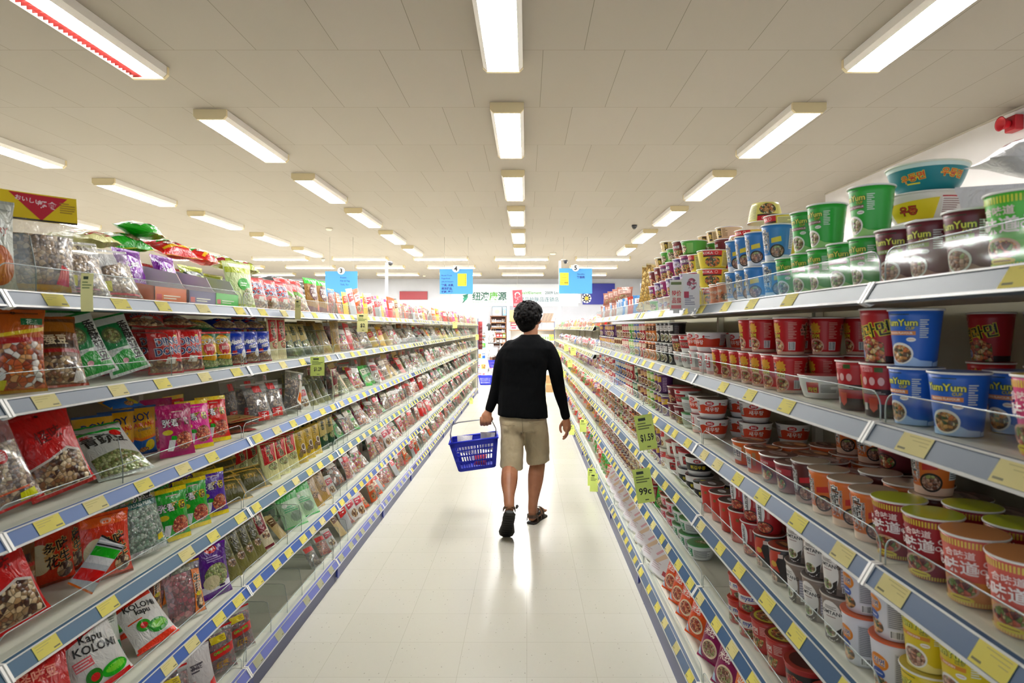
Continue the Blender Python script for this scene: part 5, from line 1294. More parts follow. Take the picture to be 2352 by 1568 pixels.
noodle_pack('n_white', 'white noodle pack with pink band', 'dedad8', 'd87a84', 'a83a4a', 'prawn')
noodle_pack('n_yellow', 'yellow noodle pack', 'deb43a', 'c84a2c', 'f4e4c0', 'prawn')
noodle_pack('n_orange', 'orange noodle pack', 'd85a24', 'f0d8b8', '8a2a18', 'spicy')
noodle_pack('n_purple', 'purple noodle pack', '6a2a6c', 'e0cce0', '3a143c', 'brown')
noodle_pack('n_black', 'black and white noodle pack', '2f2b2a', 'd8d4d0', 'a82a2c', 'brown')
# ------------------------------------------------------------------ snack side
FRONT = []
def bag(k, Y, key, X=1.215, rz=68, tilt=12, roll=0, dz=0.0, z=None, near=None, look=None, lv='', shelf=None, sc=1.0, drop=False):
    t = TPL[key]
    near = (Y < 3.3) if near is None else near
    z0 = (z if z is not None else Z_L[k]) + .001 + dz + (abs(sin(radians(roll))) * t.size[0] / 2 + (abs(sin(radians(tilt))) * t.size[2] * .45 if abs(tilt) < 60 else t.size[2] * .5))
    o = inst(t, (-X, Y, z0), radians(rz), radians(tilt), radians(roll), near=near, scale=sc)
    if lv == '' and Y < 4.1: FRONT.append((k, Y, key))
    ok = settle(o, t, -1, k, (z if z is not None else Z_L[k]) + dz, None if k == 0 else Z_L[k - 1] - .03, drop=drop)
    if not ok:
        for c in list(o.children): bpy.data.objects.remove(c)
        bpy.data.objects.remove(o); return None
    rec(o, t, shelf or SHELF_L[k], lv, look)
    return o

def lie(k, Y, X, z, key, rz=70, lv='lying on top', tilt=None, roll=None):
    tilt = RND.uniform(66, 84) if tilt is None else tilt
    roll = RND.uniform(-14, 14) if roll is None else roll
    """a bag lying on the heap; z is what it lies on"""
    t = TPL[key]
    a = radians(rz)
    # its foot points to the aisle
    f = Vector((sin(a), -cos(a), 0)) * (t.size[1] / 2)
    o = inst(t, (-X + f.x, Y + f.y, z + t.size[2] * .5), a, radians(tilt), radians(roll), near=Y < 3.3)
    settle(o, t, -1, k, z, None if k == 0 else Z_L[k - 1] - .03)
    rec(o, t, SHELF_L[k], lv)

# top shelf, first two bays
bag(0, 1.40, 'grain', rz=62, tilt=6)
bag(0, 1.575, 'beans_header', rz=58, tilt=6)
bag(0, 1.755, 'beans_a', rz=66, tilt=26, X=1.225)
bag(0, 1.905, 'beans_b', rz=66, tilt=30, X=1.225)
def tray(Y, c, inner, look, w=.19, k=0, X=1.27, d=.17, hb=.135, hf=.05):
    b = MB(); m = M(c, .5); wi = M('e8e6e4', .5)
    pro = [(-d / 2, 0), (d / 2, 0), (d / 2, hb), (-d / 2 + .035, hf + .055), (-d / 2 + .012, hf + .01), (-d / 2, hf)]
    low = [(-d / 2, 0), (d / 2, 0), (d / 2, hf + .03), (-d / 2, hf)]
    for x, m1, m2, pro in ((-w / 2, m, wi, low), (w / 2 - .003, wi, m, pro)):
        b.prism(pro, 0, x, x + .0015, m1); b.prism(pro, 0, x + .0015, x + .003, m2)
    b.box(-w / 2, -d / 2, 0, w / 2, d / 2, .003, wi)
    b.box(-w / 2, -d / 2, 0, w / 2, -d / 2 + .003, hf, m)
    b.box(-w / 2, d / 2 - .003, 0, w / 2, d / 2, hb, wi)
    e = [('r', -w * 50 + 1, .8, -w * 50 + 4, 2.6, 'c82a34'), ('l', -w * 50 + 5, 1.0, w * 50 - 1.5, 2.6, 2, 'f2ead8')]
    lay_art(b, e, lambda x, y, o: (x / 100, -d / 2 - o / 100, y / 100), 5)
    t = Tpl('display_tray', 'tray', look, [('tray', b)], (w, hb))
    o = inst(t, (-X, Y, Z_L[k] + .0005), radians(90)); rec(o, t, SHELF_L[k], '')
tray(2.105, 'e0661e', None, 'orange cardboard display tray')
tray(2.31, '4a3c78', None, 'purple cardboard display tray')
tray(2.50, '4fc04a', None, 'green cardboard display tray')
for Y, key in ((2.105, 'purple_chip'), (2.31, 'purple_chip'), (2.50, 'lie_olive')):
    bag(0, Y, key, X=1.295, rz=90, tilt=14, dz=.0035)
bag(0, 2.70, 'white_pea', rz=74, tilt=10)
bag(0, 2.865, 'ding', rz=72, tilt=14); bag(0, 3.005, 'ding', rz=72, tilt=14); bag(0, 3.145, 'ding', rz=72, tilt=12)
bag(0, 3.29, 'redgreen', rz=75, tilt=24, near=True); bag(0, 3.44, 'redgreen', rz=75, tilt=24)
bag(0, 3.60, 'teagold', rz=80, tilt=8); bag(0, 3.77, 'teagold', rz=80, tilt=8)
# behind them, upright bags with others thrown on top
for Y, key in ((1.62, 'lie_cream'), (1.82, 'lie_cream'), (2.03, 'lie_cream'), (2.25, 'lie_green'), (2.46, 'lie_red'), (2.68, 'lie_red'), (2.90, 'lie_olive'), (3.12, 'lie_olive')):
    bag(0, Y, key, X=1.43, rz=88, tilt=5, lv='second row')
for Y, X, z, key, rz in ((2.06, 1.43, 1.775, 'lie_cream', 80), (2.27, 1.45, 1.785, 'lie_green', 65), (2.29, 1.44, 1.845, 'lie_green', 100), (2.50, 1.42, 1.785, 'lie_red', 75), (2.72, 1.42, 1.785, 'lie_red', 95), (2.94, 1.43, 1.785, 'lie_olive', 80), (3.15, 1.43, 1.785, 'lie_olive', 100)):
    lie(0, Y, X, z, key, rz)
for Y in (3.45, 3.66, 3.87, 4.08): bag(0, Y, 'silver' if Y < 3.8 else 'silverdark', X=1.42, rz=88, tilt=4, lv='second row')
for Y, key in ((3.55, 'silverdark'), (3.76, 'silver'), (3.98, 'silver')): lie(0, Y, 1.42, 1.755, key, 85)

# second shelf
bag(1, 1.495, 'brownwin', rz=60, tilt=4)
bag(1, 1.645, 'brownbean', rz=62, tilt=22)
bag(1, 1.80, 'snow', rz=66, tilt=20, roll=-14, X=1.225); bag(1, 1.975, 'snow', rz=66, tilt=22, roll=-14, X=1.235)
bag(1, 1.98, 'ding', rz=66, tilt=6, X=1.39, lv='second row')
bag(1, 2.13, 'ding', rz=66, tilt=6); bag(1, 2.27, 'ding', rz=66, tilt=6)
lie(1, 2.13, 1.30, 1.517, 'ding', 40, lv='lying'); lie(1, 2.30, 1.30, 1.517, 'ding', 60, lv='lying')
bag(1, 2.40, 'corn', rz=70, tilt=6); bag(1, 2.52, 'corn', rz=70, tilt=6)
bag(1, 2.645, 'mixblue', rz=70, tilt=8); bag(1, 2.775, 'mixblue', rz=70, tilt=8); bag(1, 2.905, 'mixblue', rz=70, tilt=8)
lie(1, 2.46, 1.31, 1.507, 'corn', 60, tilt=80); lie(1, 2.66, 1.30, 1.507, 'mixblue', 60, tilt=76); lie(1, 2.80, 1.30, 1.507, 'mixblue', 60, tilt=76); lie(1, 2.94, 1.30, 1.507, 'mixblue', 60, tilt=76)
bag(1, 3.03, 'creamred', rz=78, tilt=4, near=True); bag(1, 3.135, 'creamred', rz=78, tilt=4, near=True)
for Y in (3.27, 3.39, 3.51): bag(1, Y, 'dkgreen', rz=70, tilt=24)
for Y in (3.64, 3.74): bag(1, Y, 'olivestick', rz=70, tilt=30)
bag(1, 3.88, 'kraft', rz=80, tilt=24); bag(1, 4.03, 'kraft', rz=80, tilt=6)

# third shelf
bag(2, 1.48, 'clearmix', rz=60, tilt=18, roll=-14)
bag(2, 1.665, 'redwin', rz=62, tilt=18, roll=-12)
bag(2, 1.90, 'whitepeas', rz=60, tilt=52, X=1.20, roll=-6)
for Y in (1.97, 2.10, 2.225): bag(2, Y, 'bawang', rz=62, tilt=4, X=1.36, lv='second row')
lie(2, 2.13, 1.40, 1.245, 'bawang', 70)
bag(2, 2.20, 'p_mag', rz=62, tilt=10); bag(2, 2.335, 'p_pink', rz=62, tilt=14); bag(2, 2.475, 'p_red', rz=62, tilt=14)
bag(2, 2.37, 'p_mag', rz=66, tilt=6, X=1.38, lv='second row')
for i, key in enumerate(('envelope', 'envelope', 'envelope_tan')): lie(2, 2.70 + .03 * i, 1.28, 1.0725 + .021 * i, key, 60 + 8 * i, lv='', tilt=86, roll=0)
bag(2, 2.92, 'darknut', rz=66, tilt=22); bag(2, 3.08, 'darknut', rz=66, tilt=22)
bag(2, 3.27, 'jerkyup', rz=66, tilt=8, roll=12, near=True)
bag(2, 3.48, 'k_pwhite', rz=66, tilt=24); 
for Y in (3.62, 3.74, 3.86): bag(2, Y, 'olivestick', rz=70, tilt=32)
bag(2, 4.02, 'nutpack', rz=80, tilt=6)

# fourth shelf
bag(3, 1.50, 'redwin', rz=60, tilt=16, roll=-14)
bag(3, 1.66, 'brownbean', rz=64, tilt=6, X=1.36, lv='second row'); bag(3, 1.80, 'orangetwin', rz=64, tilt=6, X=1.36, lv='second row')
bag(3, 1.72, 'rainbow', rz=50, tilt=16, roll=40, X=1.21, sc=.78)
bag(3, 1.85, 'orangetwin', rz=60, tilt=10, X=1.225)
bag(3, 2.02, 'mintpeas', rz=64, tilt=18, roll=-4)
bag(3, 2.175, 'p_green', rz=64, tilt=10); bag(3, 2.315, 'p_green', rz=62, tilt=12); bag(3, 2.455, 'p_purple', rz=62, tilt=12)
bag(3, 2.25, 'p_green', rz=66, tilt=6, X=1.38, lv='second row'); bag(3, 2.43, 'p_purple', rz=66, tilt=6, X=1.38, lv='second row')
bag(3, 2.645, 'oliveplaid', rz=62, tilt=46, X=1.23); bag(3, 2.85, 'oliveplaid', rz=62, tilt=46, X=1.23)
bag(3, 3.02, 'creamtip', rz=68, tilt=14); bag(3, 3.15, 'creamtip', rz=68, tilt=14); bag(3, 3.28, 'creamtip', rz=68, tilt=14, near=True)
bag(3, 3.42, 'goldtip', rz=70, tilt=12); bag(3, 3.54, 'goldtip', rz=70, tilt=12); bag(3, 3.66, 'goldtip', rz=70, tilt=12)
bag(3, 3.80, 'dkgreen', rz=74, tilt=10); bag(3, 3.93, 'dkgreen', rz=74, tilt=10)

# fifth shelf
bag(4, 1.60, 'redorange', rz=60, tilt=30)
bag(4, 1.83, 'snapred', rz=60, tilt=26, roll=-12)
bag(4, 1.97, 'snapgreen', rz=64, tilt=16, X=1.33, lv='second row')
bag(4, 2.06, 'snaporange', rz=60, tilt=44, roll=-10, X=1.215)
bag(4, 2.27, 'candyclear', rz=62, tilt=16)
lie(4, 2.27, 1.40, .67, 'goldball', 60, tilt=70); bag(4, 2.26, 'candyclear', rz=66, tilt=4, X=1.37, lv='second row')
bag(4, 2.47, 'saladpurple', rz=64, tilt=14)
for i in range(4): bag(4, 2.64 + .085 * i, 'olivestick', rz=64, tilt=24, roll=-8)
bag(4, 2.985, 'nutpack', rz=64, tilt=24, roll=-8)
bag(4, 3.16, 'k_ptan', rz=70, tilt=50); bag(4, 3.34, 'greenclear', rz=66, tilt=30, near=True); bag(4, 3.53, 'greenclear', rz=66, tilt=30)
bag(4, 3.69, 'kraft', rz=70, tilt=30); bag(4, 3.84, 'kraft', rz=70, tilt=30); bag(4, 3.98, 'k_pwhite', rz=70, tilt=30)

# lowest shelf
bag(5, 2.05, 'limebag', rz=60, tilt=26); bag(5, 2.20, 'dates', rz=60, tilt=24); bag(5, 2.36, 'whitepack', rz=60, tilt=22); bag(5, 2.515, 'dates', rz=60, tilt=16); bag(5, 2.69, 'dates', rz=62, tilt=18)
lie(5, 2.36, 1.40, .33, 'dates', 60, tilt=66); bag(5, 2.38, 'dates', rz=66, tilt=6, X=1.36, lv='second row')
bag(5, 3.66, 'k_jerk', rz=66, tilt=40); bag(5, 3.84, 'confbag' if 'confbag' in TPL else 'k_red', rz=60, tilt=40); bag(5, 3.98, 'k_pwhite', rz=66, tilt=40)

# the far bays: small packets between clear dividers
def far_left():
    pal = {
        0: ['k_ptan', 'k_porg', 'k_pred', 'k_pyel', 'k_pred', 'k_porg', 'k_pwhite', 'k_ppink', 'k_clear', 'k_psil'],
        1: ['k_ptan', 'k_nut', 'k_pred', 'k_pyel', 'k_pblk', 'k_clear', 'k_pwhite', 'k_clear'],
        2: ['k_pwhite', 'k_nut', 'k_pred', 'k_org', 'k_clear', 'k_ptan', 'k_clear', 'k_pea'],
        3: ['k_nut', 'k_jerk', 'k_red', 'k_clear', 'k_org', 'k_pgreen', 'k_clear', 'k_clear'],
        4: ['k_clear', 'k_red', 'k_pwhite', 'k_pred', 'k_red', 'k_clear', 'k_pwhite', 'k_org'],
        5: ['k_clear', 'k_psil', 'k_red', 'k_red', 'k_pwhite', 'k_jerk', 'k_clear', 'k_porg'],
    }
    rr = random.Random(5)
    for b in range(3, 12):
        n = 10 if b < 5 else (8 if b < 8 else 6)
        for k in range(6):
            y0 = YB_L[b] + .06
            if b == 3: y0 += .38
            y1 = YB_L[b + 1] - .09
            pitch = 1.08 / n
            y = y0
            i = 0
            while y < y1:
                key = rr.choice(pal[k]) if rr.random() < .8 else rr.choice(list(pal[(k + 1) % 6]))
                t = TPL[key]
                up = k == 0
                bag(k, y, key, X=1.20 + rr.uniform(0, .05), rz=rr.uniform(66, 88), tilt=rr.uniform(6, 18) if up else rr.uniform(16, 44), roll=rr.uniform(-10, 10), near=False, sc=rr.uniform(1.15, 1.5),
                    shelf='%s, %s bay' % (SHELF_L[k].replace(' shelf', ' shelf'), ORD[b]))
                y += pitch
                i += 1
far_left()

def fill_behind():
    rr = random.Random(31)
    for k, Y, key in list(FRONT):
        if 1 <= k <= 4 and TPL[key].size[0] > .06:
            bag(k, Y + .02, key, X=1.375, rz=rr.uniform(70, 86), tilt=rr.uniform(2, 8), near=False, lv='second row', drop=True)
    keys = ['kraft', 'darknut', 'olivestick', 'dkgreen', 'candyclear', 'dates', 'p_red', 'brownbean', 'greenclear', 'creamtip', 'p_mag']
    for b in range(3, 7):
        for k in range(1, 5):
            for i in range(4):
                bag(k, YB_L[b] + .17 + .28 * i + (.3 if b == 3 and i == 0 else 0), rr.choice(keys), X=1.39, rz=rr.uniform(70, 88), tilt=rr.uniform(0, 8), near=False, lv='second row', shelf='%s, %s bay' % (SHELF_L[k], ORD[b]), drop=True)
fill_behind()

def jar(Y, X, c, look):
    b = MB(); b.lathe([(.028, 0), (.032, .004), (.032, .075), (.026, .085)], M('8a3a1c', .2, coat=.8), 14, True)
    l = MB(); l.lathe([(.029, .085), (.029, .104), (.001, .105)], M(c, .4), 14, True)
    a = MB(); a.lathe([(.0325, .02), (.0325, .06)], M('e8d8b0', .5), 14, False)
    t = Tpl('sauce_jar', 'jar', look, [('glass', b), ('label_band', a), ('lid', l)], (.066, .105))
    for i in range(5):
        o = inst(t, (-X, Y + .075 * i, 1.603), 0, near=False, scale=1.25); settle(o, t, -1, 0, Z_L[0]); rec(o, t, SHELF_L[0], '')
jar(7.75, 1.30, 'c8202a', 'small brown jar with red lid')
def heap_row():
    rr = random.Random(21)
    keys = ['silverdark', 'p_red', 'envelope', 'redgreen', 'goldtip', 'creamtip', 'p_pink', 'candyclear', 'orangetwin', 'p_mag', 'lie_green']
    y = 4.3
    while y < 13.6:
        bag(0, y, rr.choice(keys), X=1.42, rz=rr.uniform(66, 95), tilt=rr.uniform(0, 10), roll=rr.uniform(-8, 8), near=False, lv='second row', shelf='top left-hand shelf, %s bay' % ORD[int((y - .17) / 1.2)])
        y += rr.uniform(.2, .34)
heap_row()

# clear dividers stand wherever the goods leave room
def dividers():
    for b in range(1, 12):
        for k, z in enumerate(Z_L):
            sho, X0, yc = SHELF_OBJ[(-1, b, k)]
            its = [q for q in PLACED.get((-1, k), []) if q[1][1] > YB_L[b] and q[0][1] < YB_L[b + 1] and q[1][0] > -1.50 and q[0][2] < z + .14]
            nd = 4 if b == 1 else (6 if b == 2 else (9 if b < 6 else 5))
            used = []
            for i in range(nd):
                y0 = YB_L[b] + (i + .5) * 1.19 / nd
                for d in [0] + [s_ * .006 * j for j in range(1, 11) for s_ in (1, -1)]:
                    y = y0 + d
                    if any(q[0][1] < y + .0035 and q[1][1] > y - .001 for q in its) or any(abs(y - u) < .03 for u in used): continue
                    dv = put('divider', DIV, sho); dv.location = (-(XFL + .022) - X0, y - yc, z); used.append(y)
                    break
dividers()
def rbag(k, Y, key, X=.72, rz=-70, tilt=12, roll=0, z=None, dz=0, near=None, lv='', shelf=None):
    t = TPL[key]
    z0 = (z if z is not None else (Z_RN if Y < YB_R[5] else Z_RF)[k]) + .001 + dz + abs(sin(radians(roll))) * t.size[0] / 2 + (abs(sin(radians(tilt))) * t.size[2] * .45 if abs(tilt) < 60 else t.size[2] * .5)
    o = inst(t, (X, Y, z0), radians(rz), radians(tilt), radians(roll), near=(Y < 3) if near is None else near)
    settle(o, t, 1, k, (z if z is not None else (Z_RN if Y < YB_R[5] else Z_RF)[k]) + dz, None if (k == 0 or z) else ((Z_RN if Y < YB_R[5] else Z_RF)[k - 1] - .03))
    rec(o, t, shelf or SHELF_R[k], lv)
# top shelf: cream noodle nests and silver packs beyond the bowls
make_bag('nest', 'tall clear tray of golden noodle nests', 22, 26, 4, cells('noodle_nests', ['c8a050', 'd8b868', 'b48a3c', 'e2c680'], 45, .4, .5, .9), [('r', -10, .8, 10, 2.6, 'd8cfa8'), ('p', [(-8, 10.5), (4, 9.5), (5, 12), (-7, 13)], '3a3020'), ('t', 'DRIED', -1.6, 11.3, 1.4, 'd8c040', None, -4)], name='noodle_pack', cat='noodle packet', top='e0d8b8', bottom='e0d8b8')
rbag(0, 3.62, 'nest', rz=-24, tilt=-2, roll=8, X=.745); rbag(0, 3.78, 'nest', rz=-24, tilt=-2, roll=8, X=.765)
for i, Y in enumerate((3.95, 4.06, 4.17, 4.28, 4.39, 4.5, 4.61)):
    rbag(0, Y, ('n_blue', 'n_rust', 'n_rust', 'n_silver', 'n_blue', 'n_silver', 'n_silver')[i], rz=-24, tilt=3, X=.725)
for i, Y in enumerate((4.02, 4.16, 4.30, 4.46, 4.62)):
    rbag(0, Y, ('n_rust', 'n_silver', 'n_blue', 'n_silver', 'n_blue')[i], rz=-24, tilt=2, X=.88, lv='second row')
    rbag(0, Y, ('n_silver', 'n_rust', 'n_blue', 'n_blue', 'n_silver')[i], rz=-24, tilt=2, X=.89, dz=.122, lv='upper tier of second row')
for i, Y in enumerate((4.75, 4.86, 5.0, 5.14, 5.3, 5.45, 5.6, 5.74)):
    rbag(0, Y, 'n_brown' if i % 3 else 'n_silver', rz=-30, tilt=2, X=.73)
    if i % 2 == 0: rbag(0, Y, 'n_brown', rz=-30, tilt=2, X=.735, dz=.112, lv='upper tier')
cart = MB(); cart.box(-.14, -.08, 0, .14, .08, .004, M('e6e4e0', .5))
for a in ((-.14, -.08, .14, -.077), (-.14, .077, .14, .08)): cart.box(a[0], a[1], 0, a[2], a[3], .06, M('e6e4e0', .5))
for a in ((-.14, -.08, -.137, .08), (.137, -.08, .14, .08)): cart.box(a[0], a[1], 0, a[2], a[3], .06, M('e6e4e0', .5))
for i in range(4): cart.v = cart.v
# noodle multipacks standing behind the maroon cups
make_bag('multipack', 'large white wrapped noodle block', 30, 20, 9, 'e4e1e0', [('r', -12, 13, -4, 14.6, 'd06a74'), ('r', 4, 8, 8, 13, '3a3a42'), ('t', 'noodles', 8.6, 4.4, 2.6, '3a7aa8', 'e8d84a', 4), ('l', -12, 4, 0, 10, 5, 'a8a4a6'), ('r', 10, 12, 14, 13.2, 'c86a70')], name='noodle_pack', cat='noodle packet', top='d8d5d4', bottom='d8d5d4')
make_bag('multifilm', 'crumpled clear film noodle block', 26, 16, 9, 'ebeaea', [('r', -9, 8, -1, 9.6, 'd8727c'), ('l', -8, 3, 8, 6.4, 3, 'b4b0b2')], name='noodle_pack', cat='noodle packet', wr=2.5)
rbag(0, 1.21, 'multipack', rz=-20, tilt=4, X=1.0, z=1.602); rbag(0, 1.14, 'multifilm', rz=-20, tilt=84, X=.99, z=1.806, lv='lying on top')

# lowest shelf: leaning trays, pouches
tr_ = MB()
tr_.rbox(-.10, -.016, 0, .10, .016, .20, M('dcdad8', .3, coat=.4), .012)
lay_art(tr_, [('r', -9, 1.5, 9, 18.5, 'd9d5d8'), ('l', -7, 3, 3, 7, 4, 'c0a8b0'), ('p', [(-6, 7), (-3, 6.2), (7, 13.0), (4.4, 15)], 'd2b698'), ('p', [(-7, 10), (-5, 9.6), (1, 14.6), (-1, 15)], 'cf9aa4'), ('r', 4.4, 2.2, 8, 4.4, 'a83a44'), ('r', -8, 15, -3, 17.6, '7a86b8')], lambda x, y, o: (x / 100, -.016 - o / 100, y / 100), 3)
T_TRAY = Tpl('noodle_tray', 'noodle tray', 'flat white plastic noodle tray leaning back', [('tray', tr_)], (.2, .2))
for i in range(9):
    Y = 3.36 + .235 * i
    o = inst(T_TRAY, (.70, Y, Z_RN[5] + .001), radians(-72), radians(24), near=False)
    settle(o, T_TRAY, 1, 5, Z_RN[5])
    rec(o, T_TRAY, SHELF_R[5], '')
def tilted_bowl(key, look, c, lidfood, film_c):
    make_bag(key, look, 16, 17, 6.5, c, [('p', [(-6.5, 9.4), (6.5, 9.8), (6.5, 13.6), (-6.5, 13.2)], film_c), ('t', '米线', -1.6, 11.5, 2.6, 'f2e4dc'), ('e', .4, 5.4, 4.4, 3.4, 'e8d8c0'), ('e', .4, 5.4, 3.7, 2.7, FOOD[lidfood]), ('e', 4.4, 15, 1.6, 1.2, 'd8a060'), ('p', [(-7, 1), (-4, .8), (-5, 3.6), (-7, 4)], 'b8c8e0')], name='bowl_pouch', cat='bowl pack', top=c, bottom=c)
tilted_bowl('bp_orange', 'orange bowl pack leaning back', 'dc6a34', 'spicy', 'd85a28')
tilted_bowl('bp_purple', 'deep magenta bowl pack leaning back', '8a1f56', 'brown', '7a1a4c')
tilted_bowl('bp_amber', 'amber bowl pack leaning back', 'e0903c', 'brown', 'd87a28')
for Y, key in ((3.17, 'bp_orange'), (3.02, 'bp_orange'), (2.87, 'bp_orange'), (2.70, 'bp_orange'), (2.50, 'bp_purple'), (2.31, 'bp_purple'), (2.12, 'bp_amber'), (1.94, 'bp_amber'), (1.77, 'bp_amber')):
    rbag(5, Y, key, rz=-66, tilt=20, X=.725, near=True)
for Y, key in ((2.78, 'bp_orange'), (2.42, 'bp_purple'), (2.03, 'bp_amber')):
    rbag(5, Y, key, rz=-66, tilt=6, X=.92, near=True, lv='second row')
rbag(4, 3.37, 'n_green', rz=-60, tilt=16); 
# far bays
def far_right():
    P = ['n_green', 'n_red', 'n_white', 'n_yellow', 'n_orange', 'n_purple', 'n_black', 'n_silver', 'k_clear', 'k_red', 'k_pwhite', 'k_jerk', 'k_pred', 'k_pblue', 'k_ppink', 'k_pgreen']
    pal = {0: ['n_green', 'n_red', 'n_white', 'n_yellow', 'k_clear', 'n_orange', 'k_pwhite'], 1: ['n_black', 'k_clear', 'k_pwhite', 'k_pred', 'k_jerk', 'k_pblue', 'n_white'], 2: ['k_red', 'n_red', 'k_pred', 'n_white', 'k_clear', 'n_purple'],
           3: ['n_purple', 'n_red', 'n_yellow', 'k_pgreen', 'k_clear', 'n_orange'], 4: ['n_orange', 'n_red', 'n_yellow', 'n_purple', 'k_clear', 'n_black'], 5: ['n_red', 'n_white', 'k_pgreen', 'n_green', 'n_red', 'k_pblue']}
    rr = random.Random(8)
    for b in range(5, 12):
        n = 8 if b < 7 else (6 if b < 9 else 4)
        for k in range(6):
            y = YB_R[b] + .09
            while y < YB_R[b + 1] - .05:
                key = rr.choice(pal[k])
                rbag(k, y, key, X=.725 + rr.uniform(0, .03), rz=-rr.uniform(60, 88), tilt=rr.uniform(6, 24), roll=rr.uniform(-8, 8), near=False, shelf='%s, %s bay' % (SHELF_R[k], ORD[b]))
                if k == 0 and rr.random() < .6:
                    key = rr.choice(pal[k]); rbag(k, y, key, X=.80, rz=-rr.uniform(60, 88), tilt=8, near=False, dz=.13 if rr.random() < .0 else 0, lv='second row', shelf='%s, %s bay' % (SHELF_R[k], ORD[b]))
                y += 1.08 / n * rr.uniform(.92, 1.1)
    # lowest two shelves of the fifth bay and beyond the trays
    for Y in (5.55, 5.72, 5.86): rbag(5, Y, 'n_red' if Y < 5.7 else 'n_green', near=False)
far_right()
# ------------------------------------------------------------------ people
def at(px, py, Y):
    return Vector(((px - CX) * Y / F, Y, EYE + (CY - py) * Y / F))

def limb(mb, pts, rad, mat, n=14, flat=1.0):
    """tapering limb with rounded ends, through pts with radii"""
    P = [Vector(p) for p in pts]
    # refine with Catmull-Rom so that joints bend softly
    Q, R_ = [], []
    m = len(P)
    for i in range(m - 1):
        p0, p1, p2, p3 = P[max(i - 1, 0)], P[i], P[i + 1], P[min(i + 2, m - 1)]
        for k in range(5):
            t = k / 5
            Q.append(0.5 * ((2 * p1) + (p2 - p0) * t + (2 * p0 - 5 * p1 + 4 * p2 - p3) * t * t + (3 * p1 - p0 - 3 * p2 + p3) * t ** 3))
            tt = t * t * (3 - 2 * t)
            R_.append(rad[i] * (1 - tt) + rad[i + 1] * tt)
    Q.append(P[-1]); R_.append(rad[-1])
    d0 = (Q[0] - Q[1]).normalized(); d1 = (Q[-1] - Q[-2]).normalized()
    pre = [(Q[0] + d0 * R_[0] * s, R_[0] * c) for s, c in ((.98, .12), (.8, .6), (.45, .88))]
    post = [(Q[-1] + d1 * R_[-1] * s, R_[-1] * c) for s, c in ((.45, .88), (.8, .6), (.98, .12))]
    allp = [p for p, _ in pre] + Q + [p for p, _ in post]
    allr = [r for _, r in pre] + R_ + [r for _, r in post]
    mb.tube(allp, allr, mat, n)

def ring(cx, cy, z, a, b, n=28, e=2.3, tilt=0.0):
    out = []
    for i in range(n):
        t = 2 * pi * i / n
        c, s = cos(t), sin(t)
        x = a * math.copysign(abs(c) ** (2 / e), c); y = b * math.copysign(abs(s) ** (2 / e), s)
        out.append((cx + x, cy + y, z + tilt * x))
    return out

def remeshed(mb, name, voxel, parent, mat, smooth=4, noise=None):
    me = mb.mesh('tmp')
    o = bpy.data.objects.new('tmp', me); COL.objects.link(o)
    md = o.modifiers.new('r', 'REMESH'); md.mode = 'VOXEL'; md.voxel_size = voxel; md.use_smooth_shade = True
    sm = o.modifiers.new('s', 'SMOOTH'); sm.factor = .5; sm.iterations = smooth
    if noise:
        tx = bpy.data.textures.new(name + '_folds', 'CLOUDS'); tx.noise_scale = noise[0]
        dm = o.modifiers.new('d', 'DISPLACE'); dm.texture = tx; dm.strength = noise[1]; dm.mid_level = .5
    dg = bpy.context.evaluated_depsgraph_get()
    out = bpy.data.meshes.new_from_object(o.evaluated_get(dg))
    bpy.data.objects.remove(o); bpy.data.meshes.remove(me)
    out.materials.clear(); out.materials.append(mat)
    out.polygons.foreach_set('use_smooth', [True] * len(out.polygons))
    out.polygons.foreach_set('material_index', [0] * len(out.polygons))
    out.name = name
    return put(name, out, parent)

def skin_mat(h='a9765a'):
    m, nt, N, L, b = nodes_of('skin_' + h)
    c = coords(N, L, (14, 14, 14))
    n = N.new('ShaderNodeTexNoise'); n.inputs['Scale'].default_value = 1; n.inputs['Detail'].default_value = 4
    L.new(c, n.inputs['Vector'])
    hi = rgb(h); lo = (hi[0] * .86, hi[1] * .78, hi[2] * .74)
    L.new(ramp(N, L, n.outputs[0], [(.35, lo), (.65, hi)]), b.inputs['Base Color'])
    b.inputs['Roughness'].default_value = .5
    b.inputs['Subsurface Weight'].default_value = .08
    b.inputs['Subsurface Radius'].default_value = (.01, .004, .002)
    return m

def cloth_mat(name, h, sc=900, rough=.9, sheen=.2):
    m, nt, N, L, b = nodes_of(name)
    c = coords(N, L, (sc, sc, sc * .6))
    n = N.new('ShaderNodeTexNoise'); n.inputs['Scale'].default_value = 1
    L.new(c, n.inputs['Vector'])
    hi = rgb(h); lo = tuple(v * .8 for v in hi)
    L.new(ramp(N, L, n.outputs[0], [(.3, lo), (.7, hi)]), b.inputs['Base Color'])
    b.inputs['Roughness'].default_value = rough
    b.inputs['Specular IOR Level'].default_value = .15
    b.inputs['Sheen Weight'].default_value = sheen
    c2 = coords(N, L, (16, 16, 9))
    n2 = N.new('ShaderNodeTexNoise'); n2.inputs['Scale'].default_value = 1; n2.inputs['Detail'].default_value = 2; n2.inputs['Distortion'].default_value = .8
    L.new(c2, n2.inputs['Vector'])
    bump(N, L, b, n2.outputs[0], .35, .02)
    return m

